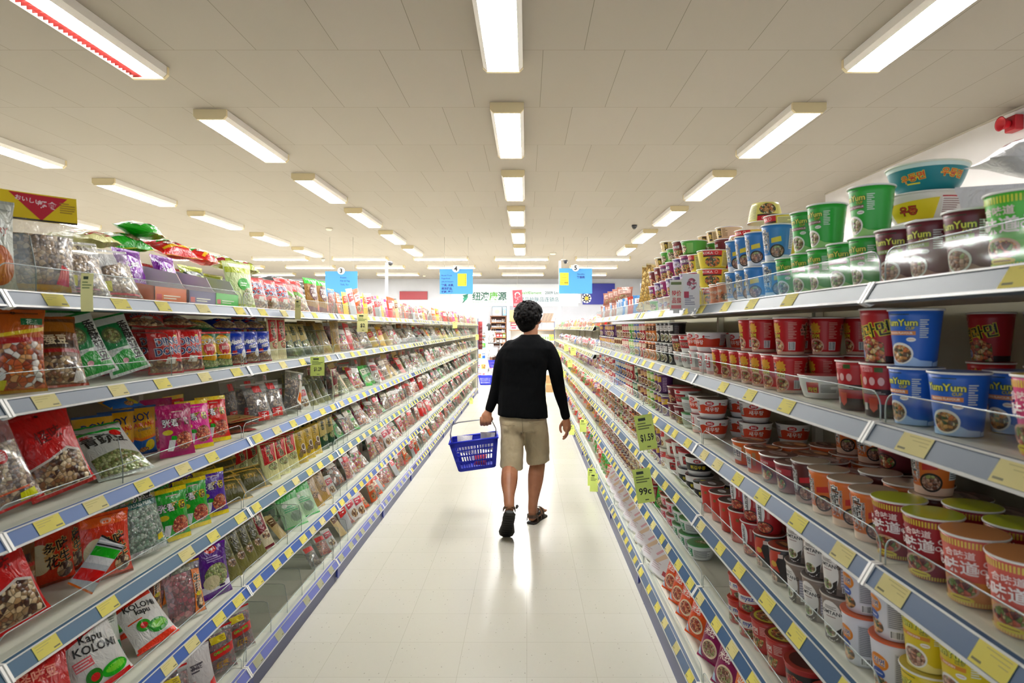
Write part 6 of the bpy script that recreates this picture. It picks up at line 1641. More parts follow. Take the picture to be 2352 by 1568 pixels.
def build_shopper():
    Y = 4.95
    SK = skin_mat('ad7757')
    root = empty('person', (0, Y, 0))
    def T(px, py, dy=0.0):
        v = at(px, py, Y + dy); v.y -= Y
        return v
    body = MB()
    # trunk, kept inside the clothes
    body.loft([ring(-.035, .0, .80, .14, .085), ring(-.035, .0, .95, .145, .09), ring(-.03, 0, 1.18, .15, .09), ring(-.0, .0, 1.36, .165, .07), ring(.02, .0, 1.43, .10, .055), ring(.03, .01, 1.46, .05, .05)], SK, True, True)
    limb(body, [T(1218, 775), T(1219, 760, .01), T(1217, 742, .03)], [.056, .056, .058], SK)
    # head turned a little to the right: local frame f (face direction) and r
    hc = Vector((.022, .03, 1.598))
    yaw = radians(-32)
    fd = Vector((-sin(yaw), cos(yaw), 0)); rd = Vector((cos(yaw), sin(yaw), 0)); ud = Vector((0, 0, 1))
    def H(f, r, u): return hc + fd * f + rd * r + ud * u
    hb = MB()
    hb.ball((0, 0, 0), .074, .093, .108, SK, 20, 14)
    hb.ball((0, .035, -.062), .055, .056, .052, SK, 16, 10)          # jaw
    hb.ball((0, .088, -.012), .014, .018, .028, SK, 10, 8)           # nose
    hb.ball((0, .096, -.024), .017, .012, .010, SK, 10, 8)
    hb.ball((0, .083, .028), .05, .012, .012, SK, 12, 6)             # brow
    hb.ball((0, .083, -.052), .024, .010, .006, SK, 10, 6)           # lips
    hb.ball((0, .081, -.062), .021, .010, .006, SK, 10, 6)
    hb.ball((0, .075, -.095), .022, .018, .016, SK, 10, 6)           # chin
    for s in (-1, 1):
        hb.ball((s * .076, -.004, -.012), .010, .020, .033, SK, 10, 8)
        hb.ball((s * .045, .066, -.028), .024, .018, .022, SK, 10, 6)
    rot = Matrix(((rd.x, fd.x, 0, hc.x), (rd.y, fd.y, 0, hc.y), (0, 0, 1, hc.z), (0, 0, 0, 1)))
    body.join(hb, rot)
    # arms
    La = [T(1166, 800), T(1148, 850, .0), T(1140, 894, .03), T(1123, 942, .03)]
    Ra = [T(1262, 800), T(1277, 850, .0), T(1286, 898, .03), T(1300, 958, .05)]
    limb(body, La, [.05, .044, .038, .027], SK)
    limb(body, Ra, [.05, .044, .038, .026], SK)
    # holding hand: a closed fist round the wire handle, which runs along x
    c = T(1116, 960, .03)
    hx = Vector((1, .05, .06)).normalized()
    limb(body, [T(1122, 944, .03), c + Vector((.006, -.004, .012)), c + Vector((0, -.012, -.006))], [.029, .042, .040], SK)
    for i in range(4):
        k = (i - 1.5) * .0225
        o_ = c + hx * k
        lnk = (.0, .004, .003, -.004)[i]
        limb(body, [o_ + Vector((0, -.028, .008)), o_ + Vector((0, -.040 - lnk, -.022)), o_ + Vector((0, -.020, -.045 - lnk)), o_ + Vector((0, .010, -.040)), o_ + Vector((0, .014, -.022))], [.0125, .0125, .0118, .011, .0095], SK, 10)
    limb(body, [c + Vector((.030, -.006, .014)), c + Vector((.046, .004, -.006)), c + Vector((.038, .022, -.024)), c + Vector((.018, .026, -.030))], [.0125, .0118, .0108, .0095], SK, 10)
    # free hand, hanging, slightly curled, thumb towards the aisle
    w = T(1300, 962, .05)
    pal = [w, w + Vector((.006, .006, -.035)), w + Vector((.008, .012, -.075))]
    limb(body, [w + Vector((-.0, 0, .01)), pal[1], pal[2]], [.024, .032, .033], SK)
    base = w + Vector((.008, .014, -.088))
    for i, (ln, cl) in enumerate(((.078, .35), (.086, .45), (.080, .6), (.064, .8))):
        off = Vector((.010 - .004 * i, .030 - .021 * i, .004 * (i == 3)))
        a = base + off
        d1 = Vector((-.10 - .03 * i, .05, -1)).normalized(); d2 = Vector((-.35 - cl * .4, .05, -1)).normalized(); d3 = Vector((-.8 - cl * .4, .05, -.8)).normalized()
        p1 = a + d1 * ln * .45; p2 = p1 + d2 * ln * .32; p3 = p2 + d3 * ln * .23
        limb(body, [a + Vector((0, 0, .014)), p1, p2, p3], [.0105, .0096, .0088, .0076], SK, 10)
    limb(body, [w + Vector((-.018, .018, -.022)), w + Vector((-.040, .030, -.055)), w + Vector((-.044, .030, -.085)), w + Vector((-.036, .030, -.108))], [.0145, .0122, .0106, .0088], SK, 10)
    # legs
    Ll = [Vector((-.115, .02, .86)), Vector((-.125, -.09, .50)), Vector((-.130, -.25, .395)), Vector((-.128, -.40, .295)), Vector((-.124, -.455, .248))]
    limb(body, Ll, [.085, .062, .064, .040, .036], SK)
    Rl = [Vector((.045, .0, .86)), Vector((.085, .06, .50)), Vector((.072, .015, .36)), Vector((.048, -.03, .15)), Vector((.046, -.03, .075))]
    limb(body, Rl, [.085, .060, .064, .038, .035], SK)
    # feet: left heel raised with toes on the floor, right one flat and turned out
    LH = Vector((-.122, -.475, .232)); LT = Vector((-.146, -.355, .066))
    limb(body, [LH + Vector((0, .02, -.005)), LH * .55 + LT * .45 + Vector((0, .025, .012)), LT + Vector((0, .018, .018))], [.030, .034, .032], SK)
    RH = Vector((.038, -.055, .045)); RT = Vector((.115, .150, .040))
    limb(body, [RH + Vector((0, .012, .0)), RH * .5 + RT * .5 + Vector((0, 0, .008)), RT], [.030, .034, .030], SK)
    for (t0, d, wv) in ((LT, (LT - LH).normalized(), Vector((1, .1, 0))), (RT, (RT - RH).normalized(), Vector((1, -.35, 0)).normalized())):
        for i in range(5):
            p = t0 + wv * (i - 2) * .015 + d * .012
            limb(body, [p, p + d * (.034 - abs(i - 1.5) * .004)], [.011, .009], SK, 8)
    remeshed(body, 'body', .0048, root, SK, 3)
    # eyes
    for s in (-1, 1):
        e = MB(); p = H(.079, s * .031, .008)
        e.ball(tuple(p), .011, .011, .008, M('efece6', .2), 10, 8)
        q = p + fd * .0085
        e.ball(tuple(q), .0045, .0045, .0045, M('1a120c', .15), 8, 6)
        e.build('eye', root)
    # hair
    hm, nt, N, L, b = nodes_of('black_hair')
    cc = coords(N, L, (160, 160, 45)); no = N.new('ShaderNodeTexNoise'); no.inputs['Scale'].default_value = 1; no.inputs['Detail'].default_value = 3; no.inputs['Distortion'].default_value = 1
    L.new(cc, no.inputs['Vector']); L.new(ramp(N, L, no.outputs[0], [(.3, '040303'), (.75, '0f0c0b')]), b.inputs['Base Color'])
    b.inputs['Roughness'].default_value = .6; b.inputs['Specular IOR Level'].default_value = .14; bump(N, L, b, no.outputs[0], .7, .004)
    hr = MB()
    cap = MB(); cap.ball((0, -.018, .020), .100, .110, .102, hm, 22, 16); cap.ball((0, -.045, -.045), .078, .066, .075, hm, 18, 12)
    hr.join(cap, rot)
    rr = random.Random(3)
    for i in range(520):
        th = rr.uniform(0, 2 * pi); ph = math.acos(rr.uniform(-.85, 1))
        d = Vector((sin(ph) * sin(th), sin(ph) * cos(th), cos(ph)))   # y = face direction
        if d.y > .25 and d.z < .42: continue
        if abs(d.x) > .55 and d.z < -.12 and d.y > -.15: continue
        base_ = Vector((d.x * .093, d.y * .104 - .018, d.z * .098 + .020))
        # locks sweep down and back from the crown
        down = Vector((d.x * .4 + rr.uniform(-.4, .4), d.y * .3 - .25 + rr.uniform(-.3, .3), -1.0 + .8 * max(0, d.z)))
        down = (down - d * down.dot(d)).normalized()
        ln = rr.uniform(.03, .055)
        p1 = base_ + d * rr.uniform(.010, .018) + down * ln * .5
        p2 = base_ + d * rr.uniform(.002, .016) + down * ln
        hr.tube([rot @ base_, rot @ p1, rot @ p2], [.010, .0085, .0015], hm, 6)
    remeshed(hr, 'hair', .0042, root, hm, 1)
    # sweater
    SW = cloth_mat('black_knit', '040507', 1100, .95, .0)
    sw = MB()
    sw.loft([ring(-.033, 0, .826, .198, .148, tilt=-.06), ring(-.033, 0, .86, .197, .146, tilt=-.05), ring(-.036, 0, .95, .188, .132, tilt=-.02), ring(-.034, 0, 1.06, .180, .122), ring(-.028, 0, 1.18, .184, .126), ring(-.014, -.005, 1.28, .194, .126), ring(.006, -.01, 1.36, .200, .112),
             ring(.016, -.008, 1.41, .150, .092), ring(.024, .0, 1.445, .092, .076), ring(.028, .006, 1.466, .070, .066)], SW, True, True)
    limb(sw, [T(1174, 799, -.005), T(1157, 822, -.004), T(1149, 850, 0), T(1140, 894, .03), T(1130, 924, .03), T(1124.5, 939, .03)], [.066, .062, .058, .050, .040, .036], SW)
    limb(sw, [T(1256, 801, -.005), T(1269, 824, -.004), T(1276, 850, 0), T(1285, 898, .03), T(1295, 936, .045), T(1299.5, 955, .05)], [.066, .062, .058, .050, .039, .036], SW)
    remeshed(sw, 'sweater', .006, root, SW, 8, (.10, .008))
    # shorts: waist and two wide legs
    SH = cloth_mat('khaki_cotton', 'b3a486', 700, .85, .1)
    st = MB()
    st.loft([ring(-.03, .0, .72, .176, .130), ring(-.03, 0, .80, .186, .136), ring(-.031, 0, .87, .170, .116)], SH, True, True)
    lx = lambda px, Y2: (px - CX) * Y2 / F
    st.loft([ring(-.110, -.005, .80, .094, .128), ring(-.113, -.012, .70, .092, .122), ring(-.115, -.055, .58, .089, .116), ring(-.116, -.105, .445, .088, .118, tilt=-.12)], SH, True, True)
    st.loft([ring(.052, .005, .80, .102, .128), ring(.070, .02, .68, .102, .120), ring(.084, .045, .55, .094, .112), ring(.091, .05, .455, .090, .108, tilt=.16)], SH, True, True)
    sh_o = remeshed(st, 'shorts', .008, root, SH, 4, (.07, .014))
    SD = M('85785c', .9)
    for s, px0, px1, py0 in ((-1, 1152, 1182, 968), (1, 1216, 1250, 966)):
        pk = MB()
        a, b2 = T(px0, py0 + (6 if s < 0 else 4), -.141), T(px1, py0 + (9 if s < 0 else 0), -.143)
        pk.tube([a, (a + b2) / 2 + Vector((0, -.004, -.006)), b2], .0028, SD, 6); pk.build('pocket_welt', root)
    sm_ = MB(); sm_.tube([T(1199, 958, -.139), T(1200, 975, -.146), T(1200, 996, -.142)], .0024, SD, 6); sm_.build('seam', root)
    # sandals
    BR = M('4a3424', .6); BK = M('15120f', .55)
    def sandal(heel, toe, up, side):
        o = empty('sandal', (0, 0, 0)); o.parent = root
        d = (toe - heel).normalized(); n = (up - d * up.dot(d)).normalized(); wv = d.cross(n).normalized()
        L_ = .285; st_ = heel - d * .025
        prof = [(0, .022), (.08, .034), (.25, .036), (.45, .034), (.62, .041), (.8, .047), (.93, .040), (1.0, .014)]
        s = MB(); rings = []
        for t, wd in prof:
            p = st_ + d * (t * L_)
            rings.append([p + wv * (wd * 1.25 * cos(a)) + n * (.011 * math.copysign(abs(sin(a)) ** .6, sin(a)) - .040) for a in [2 * pi * k / 14 for k in range(14)]])
        s.loft(rings, BK, True, True)
        for k in range(9):
            p = st_ + d * (.04 + .026 * k) - n * .052
            wd = .038
            s.tube([p - wv * wd, p + wv * wd], .0022, BK, 5)
        s.build('sole', o)
        def arch(t, hgt, wd, name, mat, r=.008, back=0.0):
            p = st_ + d * (t * L_)
            b = MB(); pts = []
            for k in range(9):
                a = pi * k / 8
                pts.append(p + wv * (wd * cos(a)) + n * (-.03 + hgt * sin(a)) - d * back * sin(a))
            rings = []
            for q in pts:
                rings.append([q - d * r + n * .002, q + d * r + n * .002, q + d * r - n * .002, q - d * r - n * .002])
            b.loft(rings, mat, False, True); b.build(name, o)
        arch(.16, .085, .046, 'ankle_strap', BR, .010, .0)
        arch(.66, .080, .046, 'toe_strap', BR, .012)
        arch(.45, .085, .045, 'instep_strap', BR, .010)
        hb_ = MB(); pts = []
        for k in range(9):
            a = pi * k / 8
            pts.append(st_ + d * (.055 - .052 * sin(a)) + wv * (.043 * cos(a)) + n * .012)
        hb_.loft([[q - n * .012, q + n * .012, q + n * .012 + (q - heel).normalized() * .004, q - n * .012 + (q - heel).normalized() * .004] for q in pts], BR, False, True)
        hb_.build('heel_strap', o)
        bk = MB(); q = st_ + d * (.16 * L_) + wv * (side * .054) + n * .035
        bk.tube([q - d * .018, q + d * .018 + n * .012], [.012, .009], BK, 6); bk.build('buckle', o)
    sandal(LH, LT, Vector((0, .6, .5)), 1)
    sandal(RH, RT, Vector((0, 0, 1)), 1)
    tag(root, 'person with black hair in black sweater and khaki shorts walking away, carrying blue basket', 'person')
    return root, c
shopper, GRIP = build_shopper()
GRIP = GRIP + Vector((0, 4.95, 0))

def basket(center, rz, ry, label, name='shopping_basket', near=True, handles=True, grip=None):
    """slotted plastic basket; local z up, origin at the base centre"""
    BL = M('2430b8', .4, spec=.3)
    o = empty(name, center, (0, ry, rz))
    W, D, Hh = .185, .135, .235          # half sizes at the rim, height
    w, d = .142, .100                    # half sizes at the base
    def wall(p0, p1, q0, q1, cols, part):
        b = MB()
        p0, p1, q0, q1 = map(Vector, (p0, p1, q0, q1))
        nrm = (p1 - p0).cross(q0 - p0).normalized() * .0035
        def P(u, v): return (p0 * (1 - u) + p1 * u) * (1 - v) + (q0 * (1 - u) + q1 * u) * v
        def bar(u0, v0, u1, v1):
            a, b_, c_, d_ = P(u0, v0), P(u1, v0), P(u1, v1), P(u0, v1)
            V = [a - nrm, b_ - nrm, c_ - nrm, d_ - nrm, a + nrm, b_ + nrm, c_ + nrm, d_ + nrm]
            b.add([tuple(x) for x in V], [(0, 3, 2, 1), (4, 5, 6, 7), (0, 1, 5, 4), (1, 2, 6, 5), (2, 3, 7, 6), (3, 0, 4, 7)], BL)
        for v0, v1 in ((0, .08), (.27, .32), (.48, .53), (.68, .72), (.83, 1.0)): bar(0, v0, 1, v1)
        m0 = .09
        bar(0, 0, m0, 1); bar(1 - m0, 0, 1, 1)
        for i in range(1, cols):
            u = m0 + (1 - 2 * m0) * i / cols
            bar(u - .011, .05, u + .011, .9)
        b.build(part, o)
    A = [(-w, -d, .012), (w, -d, .012), (w, d, .012), (-w, d, .012)]
    B = [(-W, -D, Hh), (W, -D, Hh), (W, D, Hh), (-W, D, Hh)]
    for i in range(4):
        j = (i + 1) % 4
        wall(A[i], A[j], B[i], B[j], 13 if i % 2 == 0 else 9, 'side_wall')
    f = MB(); f.rbox(-w, -d, .004, w, d, .016, BL, .01)
    f.rbox(-w + .01, -d + .01, -.0, w - .01, d - .01, .006, BL, .01); f.build('base', o)
    r = MB()
    loop = [(-W, -D), (W, -D), (W, D), (-W, D)]
    for i in range(4):
        a, c_ = loop[i], loop[(i + 1) % 4]
        r.tube([(a[0], a[1], Hh), (c_[0], c_[1], Hh)], .009, BL, 8)
    for a in loop: r.ball((a[0], a[1], Hh), .010, .010, .009, BL, 8, 6)
    r.build('rim', o)
    if handles:
        GM = M('9a9a9e', .3, metal=.9)
        for s in (-1, 1):
            h = MB()
            top = .135
            pts = [(-W + .01, s * .02, Hh - .02), (-W + .005, s * .018, Hh + .05), (-W + .03, s * .012, Hh + top - .012), (-W + .075, s * .008, Hh + top), (W - .075, s * .008, Hh + top), (W - .03, s * .012, Hh + top - .012), (W - .005, s * .018, Hh + .05), (W - .01, s * .02, Hh - .02)]
            h.tube(pts, .0035, GM, 8); h.build('handle', o)
    tag(o, label, 'basket')
    return o
# the shopper's basket hangs from the fist
BZ = GRIP.z - .02 - .235 - .135
bk_rot = radians(-7)
bas = basket((GRIP.x - .066, GRIP.y + .0, BZ + .003), radians(4), bk_rot, 'blue slotted shopping basket carried by the shopper in black')
def in_basket(key, dx, dy, dz, rz, tilt, lab):
    t = TPL[key]
    mt = Euler((0, bk_rot, radians(4))).to_matrix()
    p = mt @ Vector((dx, dy, dz)) + Vector(bas.location)
    o = inst(t, p, radians(rz), radians(tilt), 0, near=True, scale=.62)
    tag(o, lab, 'shopping')
make_bag('carrier', 'white bag', 20, 22, 6, 'e2dfdf', name='plastic_bag', cat='bag', wr=2.2, rough=.3)
in_basket('carrier', -.085, .0, .125, 8, 8, 'crumpled white plastic bag poking out of the carried basket')
in_basket('carrier', .09, .015, .125, -12, 10, 'white plastic bag at the handle end of the carried basket')
make_bag('pinkpack', 'pink packet', 16, 13, 4, 'c8606a', [('e', 0, 6, 4, 3, FOOD['spicy'])], name='food_packet', cat='food packet')
in_basket('pinkpack', .025, -.045, .025, 0, 8, 'pink packet at the bottom of the carried basket')

# a second customer far off in the next aisle, with a trolley
def build_far_shopper():
    root = empty('person', (-1.42, 23.6, 0))
    SK = skin_mat('8a5f4a')
    b = MB()
    b.loft([ring(0, 0, .78, .15, .11), ring(0, 0, 1.0, .14, .10), ring(0, 0, 1.25, .16, .10), ring(0, 0, 1.36, .12, .08)], SK, True, True)
    limb(b, [(0, 0, 1.36), (0, .02, 1.46)], [.055, .05], SK)
    b.ball((0, .03, 1.53), .075, .092, .11, SK, 14, 10)
    b.ball((0, .125, 1.52), .012, .015, .02, SK, 8, 6)
    limb(b, [(.15, 0, 1.33), (.22, .08, 1.10), (.20, .28, 1.0), (.18, .36, 1.0)], [.05, .042, .035, .04], SK)
    limb(b, [(-.15, 0, 1.33), (-.22, .08, 1.10), (-.1, .28, 1.0), (-.06, .36, 1.0)], [.05, .042, .035, .04], SK)
    for s in (-1, 1):
        limb(b, [(s * .08, 0, .8), (s * .08, .02, .5), (s * .08, -.02, .14)], [.08, .06, .04], SK)
        limb(b, [(s * .08, -.03, .05), (s * .08, .12, .045)], [.04, .035], SK)
        for i in range(4): limb(b, [(s * .18 + (i - 1.5) * .016, .38, 1.0), (s * .18 + (i - 1.5) * .016, .43, .98)], [.01, .008], SK, 6)
    remeshed(b, 'body', .012, root, SK, 2)
    m, nt, N, L, bs = nodes_of('zebra_dress')
    c = coords(N, L, (9, 9, 14)); w = N.new('ShaderNodeTexWave'); w.inputs['Scale'].default_value = 1.2; w.inputs['Distortion'].default_value = 9; w.inputs['Detail'].default_value = 3
    L.new(c, w.inputs['Vector']); L.new(ramp(N, L, w.outputs[0], [(.45, '1c1c1e'), (.55, 'd8d6d2')]), bs.inputs['Base Color'])
    d = MB()
    d.loft([ring(0, 0, .42, .22, .18), ring(0, 0, .7, .20, .15), ring(0, 0, 1.0, .165, .125), ring(0, 0, 1.25, .185, .125), ring(0, 0, 1.38, .14, .10), ring(0, 0, 1.42, .08, .07)], m, True, True)
    for s in (-1, 1): limb(d, [(s * .15, 0, 1.33), (s * .2, .04, 1.2)], [.075, .07], m)
    remeshed(d, 'dress', .014, root, m, 2)
    h = MB(); hm = M('0c0a0a', .5); h.ball((0, .0, 1.575), .092, .1, .1, hm, 16, 12); h.ball((0, -.06, 1.5), .07, .06, .1, hm, 12, 8)
    remeshed(h, 'hair', .012, root, hm, 1)
    for s in (-1, 1):
        f = MB(); f.rbox(s * .08 - .045, -.09, 0, s * .08 + .045, .17, .035, M('d8487a', .5), .03); f.build('shoe', root)
    tag(root, 'person in a zebra print dress leaning over a trolley beyond the snack shelves', 'person')
build_far_shopper()
# ------------------------------------------------------------------ signs, rear wall and everything beyond the shelves
def write(mb, body, c, mat, h=None, width=None, bold=.01, rx=(1, 0, 0), uz=(0, 0, 1), off=.004, align='c'):
    """lettering as geometry; faces -y unless rx/uz say otherwise"""
    V, Fs = text_geo(body, bold)
    xs = [p[0] for p in V]
    s = (width / (max(xs) - min(xs))) if width else h / .72
    rx, uz = Vector(rx), Vector(uz)
    n = rx.cross(uz) * 1.0
    c = Vector(c) + n * off
    sh = {'c': 0, 'l': -min(xs) * s, 'r': -max(xs) * s}[align]
    m = M(mat, .5) if isinstance(mat, str) else mat
    mb.add([tuple(c + rx * (x * s + sh) + uz * (y * s)) for x, y in V], Fs, m)

def panel(mb, x0, z0, x1, z1, y, th, mat):
    mb.box(x0, y, z0, x1, y + th, z1, M(mat, .4) if isinstance(mat, str) else mat)

YBK = 26.28
def bx(px): return (px - CX) * YBK / F
def bz(py): return EYE + (CY - py) * YBK / F

o = empty('wall_banner', (bx(1200), YBK, bz(703)))
def rel(mb, o):
    mb.v = [(x - o.location.x, y - o.location.y, z - o.location.z) for x, y, z in mb.v]; return mb
b = MB(); panel(b, bx(1037), bz(703), bx(1328), bz(652), YBK - .02, .015, 'e3e8f0')
yb = YBK - .021
G1, G2 = '0b5a46', '57ab38'
for i, (ch, c) in enumerate((('纽', G1), ('澳', G1), ('康', G2), ('源', G1))): write(b, ch, (bx(1094.5 + 19.7 * i), yb, bz(680)), c, h=.265, bold=.02)
write(b, 'www.healthelement.co.nz', (bx(1124), yb, bz(692.5)), '86bf90', width=1.42)
write(b, 'Health', (bx(1215.5), yb, bz(672.3)), '6cb860', h=.118, align='r'); write(b, 'Element', (bx(1229), yb, bz(672.3)), '57ab48', h=.118)
write(b, '2009 Ltd', (bx(1284), yb, bz(672.3)), '1f6670', h=.118, align='r')
write(b, '保健品护肤品连锁店', (bx(1284), yb, bz(687.5)), '1f6a72', h=.150, align='r', bold=.005)
rel(b, o).build('panel', o)
lf = MB()
for pts, c in (([(1062, 678), (1070, 676), (1076, 674), (1074, 681), (1068, 684)], '1c7a62'), ([(1063, 684), (1069, 682), (1076, 680), (1072, 688), (1062, 696), (1065, 689)], '2f9a7c'), ([(1060, 697), (1064, 692), (1070, 687), (1066, 694)], '125e4c')):
    lf.add([(bx(x), yb - .004, bz(y)) for x, y in pts], [tuple(range(len(pts)))], M(c, .5))
rel(lf, o).build('leaf_logo', o)
tag(o, 'long pale wall banner with green Chinese lettering above the rear shelves', 'banner')

def wallpanel(name, px0, py0, px1, py1, col, label, cat, extra=None):
    b = MB(); panel(b, bx(px0), bz(py1), bx(px1), bz(py0), YBK - .03, .02, col)
    if extra: extra(b)
    o = b.build(name); tag(o, label, cat); return o
def daisy(b):
    for k in range(9):
        a = 2 * pi * k / 9
        cx, cz = bx(1347) + .13 * cos(a), bz(685) + .13 * sin(a)
        b.add([(cx + .075 * cos(t), YBK - .034, cz + .075 * sin(t)) for t in [2 * pi * i / 12 for i in range(12)]], [tuple(range(12))], M('eeeef2', .5))
    b.add([(bx(1347) + .08 * cos(t), YBK - .038, bz(685) + .08 * sin(t)) for t in [2 * pi * i / 12 for i in range(12)]], [tuple(range(12))], M('e8c03a', .5))
wallpanel('wall_poster', 1338, 651, 1412, 699, '262c8e', 'navy blue wall panel with white daisy behind aisle sign five', 'poster', daisy)
wallpanel('wall_poster', 918, 669, 982, 688, '8f2630', 'dark red wall panel above the far snack packets', 'poster')
wallpanel('wall_poster', 1308, 675, 1334, 696, 'dfe2ee', 'pale grey wall panel beside the navy one', 'poster')

def wires(o, xs, z0):
    for x in xs:
        w = MB(); w.tube([(x, 0, z0), (x, 0, ZC - o.location.z)], .0035, M('a8a49c', .5), 6); w.build('wire', o)

def aisle_sign(px0, py0, px1, py1, Y, num, pxn, label, fill):
    x0, x1 = (px0 - CX) * Y / F, (px1 - CX) * Y / F
    z0, z1 = EYE + (CY - py1) * Y / F, EYE + (CY - py0) * Y / F
    o = empty('aisle_sign', ((x0 + x1) / 2, Y, z0))
    W_, H_ = (x1 - x0) / 2, z1 - z0
    b = MB(); b.box(-W_, -.006, 0, W_, .006, H_, M('4a8fca', .4, spec=.25)); fill(b, W_, H_); b.build('board', o)
    d = MB(); r = .082; cx = (pxn - CX) * Y / F - o.location.x
    d.lathe([(r, -.008), (r, .008)], M('c9cbcc', .4), 28, True)
    d.v = [(x + cx, -.012 + z, y + H_ + .01) for x, y, z in d.v]
    write(d, num, (cx, -.021, H_ + .01), '14141a', h=.098, bold=.03); d.build('number_disc', o)
    wires(o, (-W_ * .72, W_ * .72), H_)
    tag(o, label, 'sign'); return o
DB = '10287c'
def f4(b, W_, H_):
    y = -.0062
    for i, (t, h) in enumerate((('Biscuit Truck', .032), ('Fingerfood,', .032), ('Jelly & Dessert', .032))): write(b, t, (-W_ + .04, y, H_ - .14 - i * .072), DB, h=h, align='l', off=.002)
    for i, t in enumerate(('糖果, 冰果,', '果冻甜品,', '饼乾, 零食')): write(b, t, (-W_ + .04, y, H_ - .36 - i * .076), DB, h=.042, align='l', off=.002, bold=.03)
    b.box(W_ - .34, -.010, H_ - .38, W_ - .14, -.0062, H_ - .10, M('e8d02c', .5))
    for i, t in enumerate(('Cookie', 'Biscuit', 'Rice Cake', 'Jelly', 'Candy', 'Truck Food')): write(b, t, (W_ - .33, -.0104, H_ - .135 - i * .04), '5a5014', h=.017, align='l', off=.001)
    for i in range(6): write(b, '饼糖', (W_ - .15, -.0104, H_ - .135 - i * .04), '5a5014', h=.02, align='r', off=.001)
def f5(b, W_, H_):
    b.box(-W_ + .018, -.010, H_ - .38, -W_ + .215, -.0062, H_ - .10, M('e8d02c', .5))
    for i, (t, h) in enumerate((('5A', .03), ('Instant', .026), ('Noodles', .026), ('方便麺類', .032))): write(b, t, (-W_ + .117, -.0104, H_ - .145 - i * .06), '4a4212', h=h, off=.001)
    write(b, 'Noodles', (.05 * W_ + .1, -.0062, H_ - .13), DB, h=.034, off=.002); write(b, '粉面类', (.05 * W_ + .1, -.0062, H_ - .20), DB, h=.042, off=.002, bold=.03)
def f3(b, W_, H_):
    for i, t in enumerate(('Frozen', 'Fish & Veg', 'Tofu, To-')): write(b, t, (-.02, -.0062, H_ - .14 - i * .08), DB, h=.036, align='l', off=.002)
aisle_sign(1010, 618, 1086, 675, 14.2, '4', 1047, 'hanging light blue aisle sign numbered four with yellow note', f4)
aisle_sign(1284, 616, 1360, 674, 14.2, '5', 1322, 'hanging light blue aisle sign numbered five with yellow note', f5)
aisle_sign(747, 623, 821, 680, 14.2, '3', 784, 'hanging light blue aisle sign numbered three, half hidden by snacks', f3)

# red festive card hanging before the banner
Y = 20.0; o = empty('hanging_card', ((1190 - CX) * Y / F, Y, EYE + (CY - 705) * Y / F)); o.rotation_euler = (0, radians(-3), 0)
b = MB(); b.box(-.15, -.004, 0, .15, .004, .54, M('d62a3a', .5))
for i in range(7):
    a = pi * i / 6; b.add([(.07 * cos(a) + .02 * cos(t), -.006, .40 + .06 * sin(a) + .02 * sin(t)) for t in [2 * pi * k / 8 for k in range(8)]], [tuple(range(8))], M('f0c8c8', .5))
for i in range(16):
    rr = random.Random(i); x, z = rr.uniform(-.11, .11), rr.uniform(.16, .36)
    b.add([(x - .008, -.006, z), (x + .008, -.006, z), (x + .008, -.006, z + .014), (x - .008, -.006, z + .014)], [(0, 1, 2, 3)], M('f0c8c8', .5))
for i in range(6): b.add([(-.12 + .042 * i, -.006, .05), (-.10 + .042 * i, -.006, .05), (-.105 + .042 * i, -.006, .13), (-.115 + .042 * i, -.006, .12)], [(0, 1, 2, 3)], M('f0c8c8', .5))
b.build('card', o); w = MB(); w.tube([(0, 0, .54), (.05, 0, ZC - o.location.z)], .003, M('c8c4bc', .5), 5); w.build('string', o)
tag(o, 'red festive paper card hanging in front of the wall banner', 'decoration')

# cameras, detectors, alarm
def dome(loc, label, pole=None, col='1c1c20'):
    o = empty('security_camera', loc)
    b = MB(); b.lathe([(.055, 0), (.055, .04), (.001, .042)], M('d8d6d2' if col != '1c1c20' else '4a4a4e', .4), 16, True); b.build('mount', o)
    d = MB(); d.ball((0, 0, 0), .046, .046, .046, M(col, .12, coat=.5), 14, 10); d.build('lens_dome', o)
    tag(o, label, 'camera'); return o
dome((2.13, 12.5, ZC - .043), 'black dome camera on the ceiling above the noodle bowls')
dome((-6.0, 18.6, ZC - .043), 'white dome camera on the ceiling, far left of the aisle', col='c8c8c8')
for px, Y, lab, zt in ((1286, 14.75, 'black dome camera on a white pole behind aisle sign five', 3.04), (888, 15.0, 'black dome camera on a white pole above the far snacks', 3.02)):
    X = (px - CX) * Y / F
    p = MB(); p.box(X - .028, Y - .028, 0, X + .028, Y + .028, zt + .04, M('dcdad6', .5)); po = p.build('camera_pole')
    tag(po, 'white square pole carrying a dome camera, %s' % ('by aisle sign five' if px > 1200 else 'behind the far snack packets'), 'pole')
    dome((X + (.12), Y - .12, zt), lab)
    a = MB(); a.box(X + .02, Y - .14, zt + .0465, X + .14, Y - .029, zt + .058, M('d0cecb', .5)); ao = a.build('bracket', po)
def disc(loc, r, label):
    b = MB(); b.lathe([(r, 0), (r, -.02), (r * .7, -.045), (.001, -.046)], M('d6d0c0', .5), 20, True); o = b.build('smoke_detector'); o.location = loc; tag(o, label, 'smoke detector')
disc((-4.04, 12.9, ZC), .07, 'small cream smoke detector on the ceiling, left of the aisle')
disc((.71, 17.2, ZC), .09, 'flat round ceiling disc near the crosswise lights')
disc((-4.0, 24.6, ZC), .06, 'tiny cream smoke detector by the rear wall')
o = empty('wall_mounted_alarm', (XR - .03, 5.83, 3.40))
b = MB(); b.rbox(-.05, -.07, -.07, .028, .07, .07, M('b0202c', .35), .01); b.build('base', o)
h = MB(); h.lathe([(.03, 0), (.04, .03), (.062, .085), (.068, .09), (.055, .085), (.03, .04), (.001, .035)], M('c0222e', .3), 20, True)
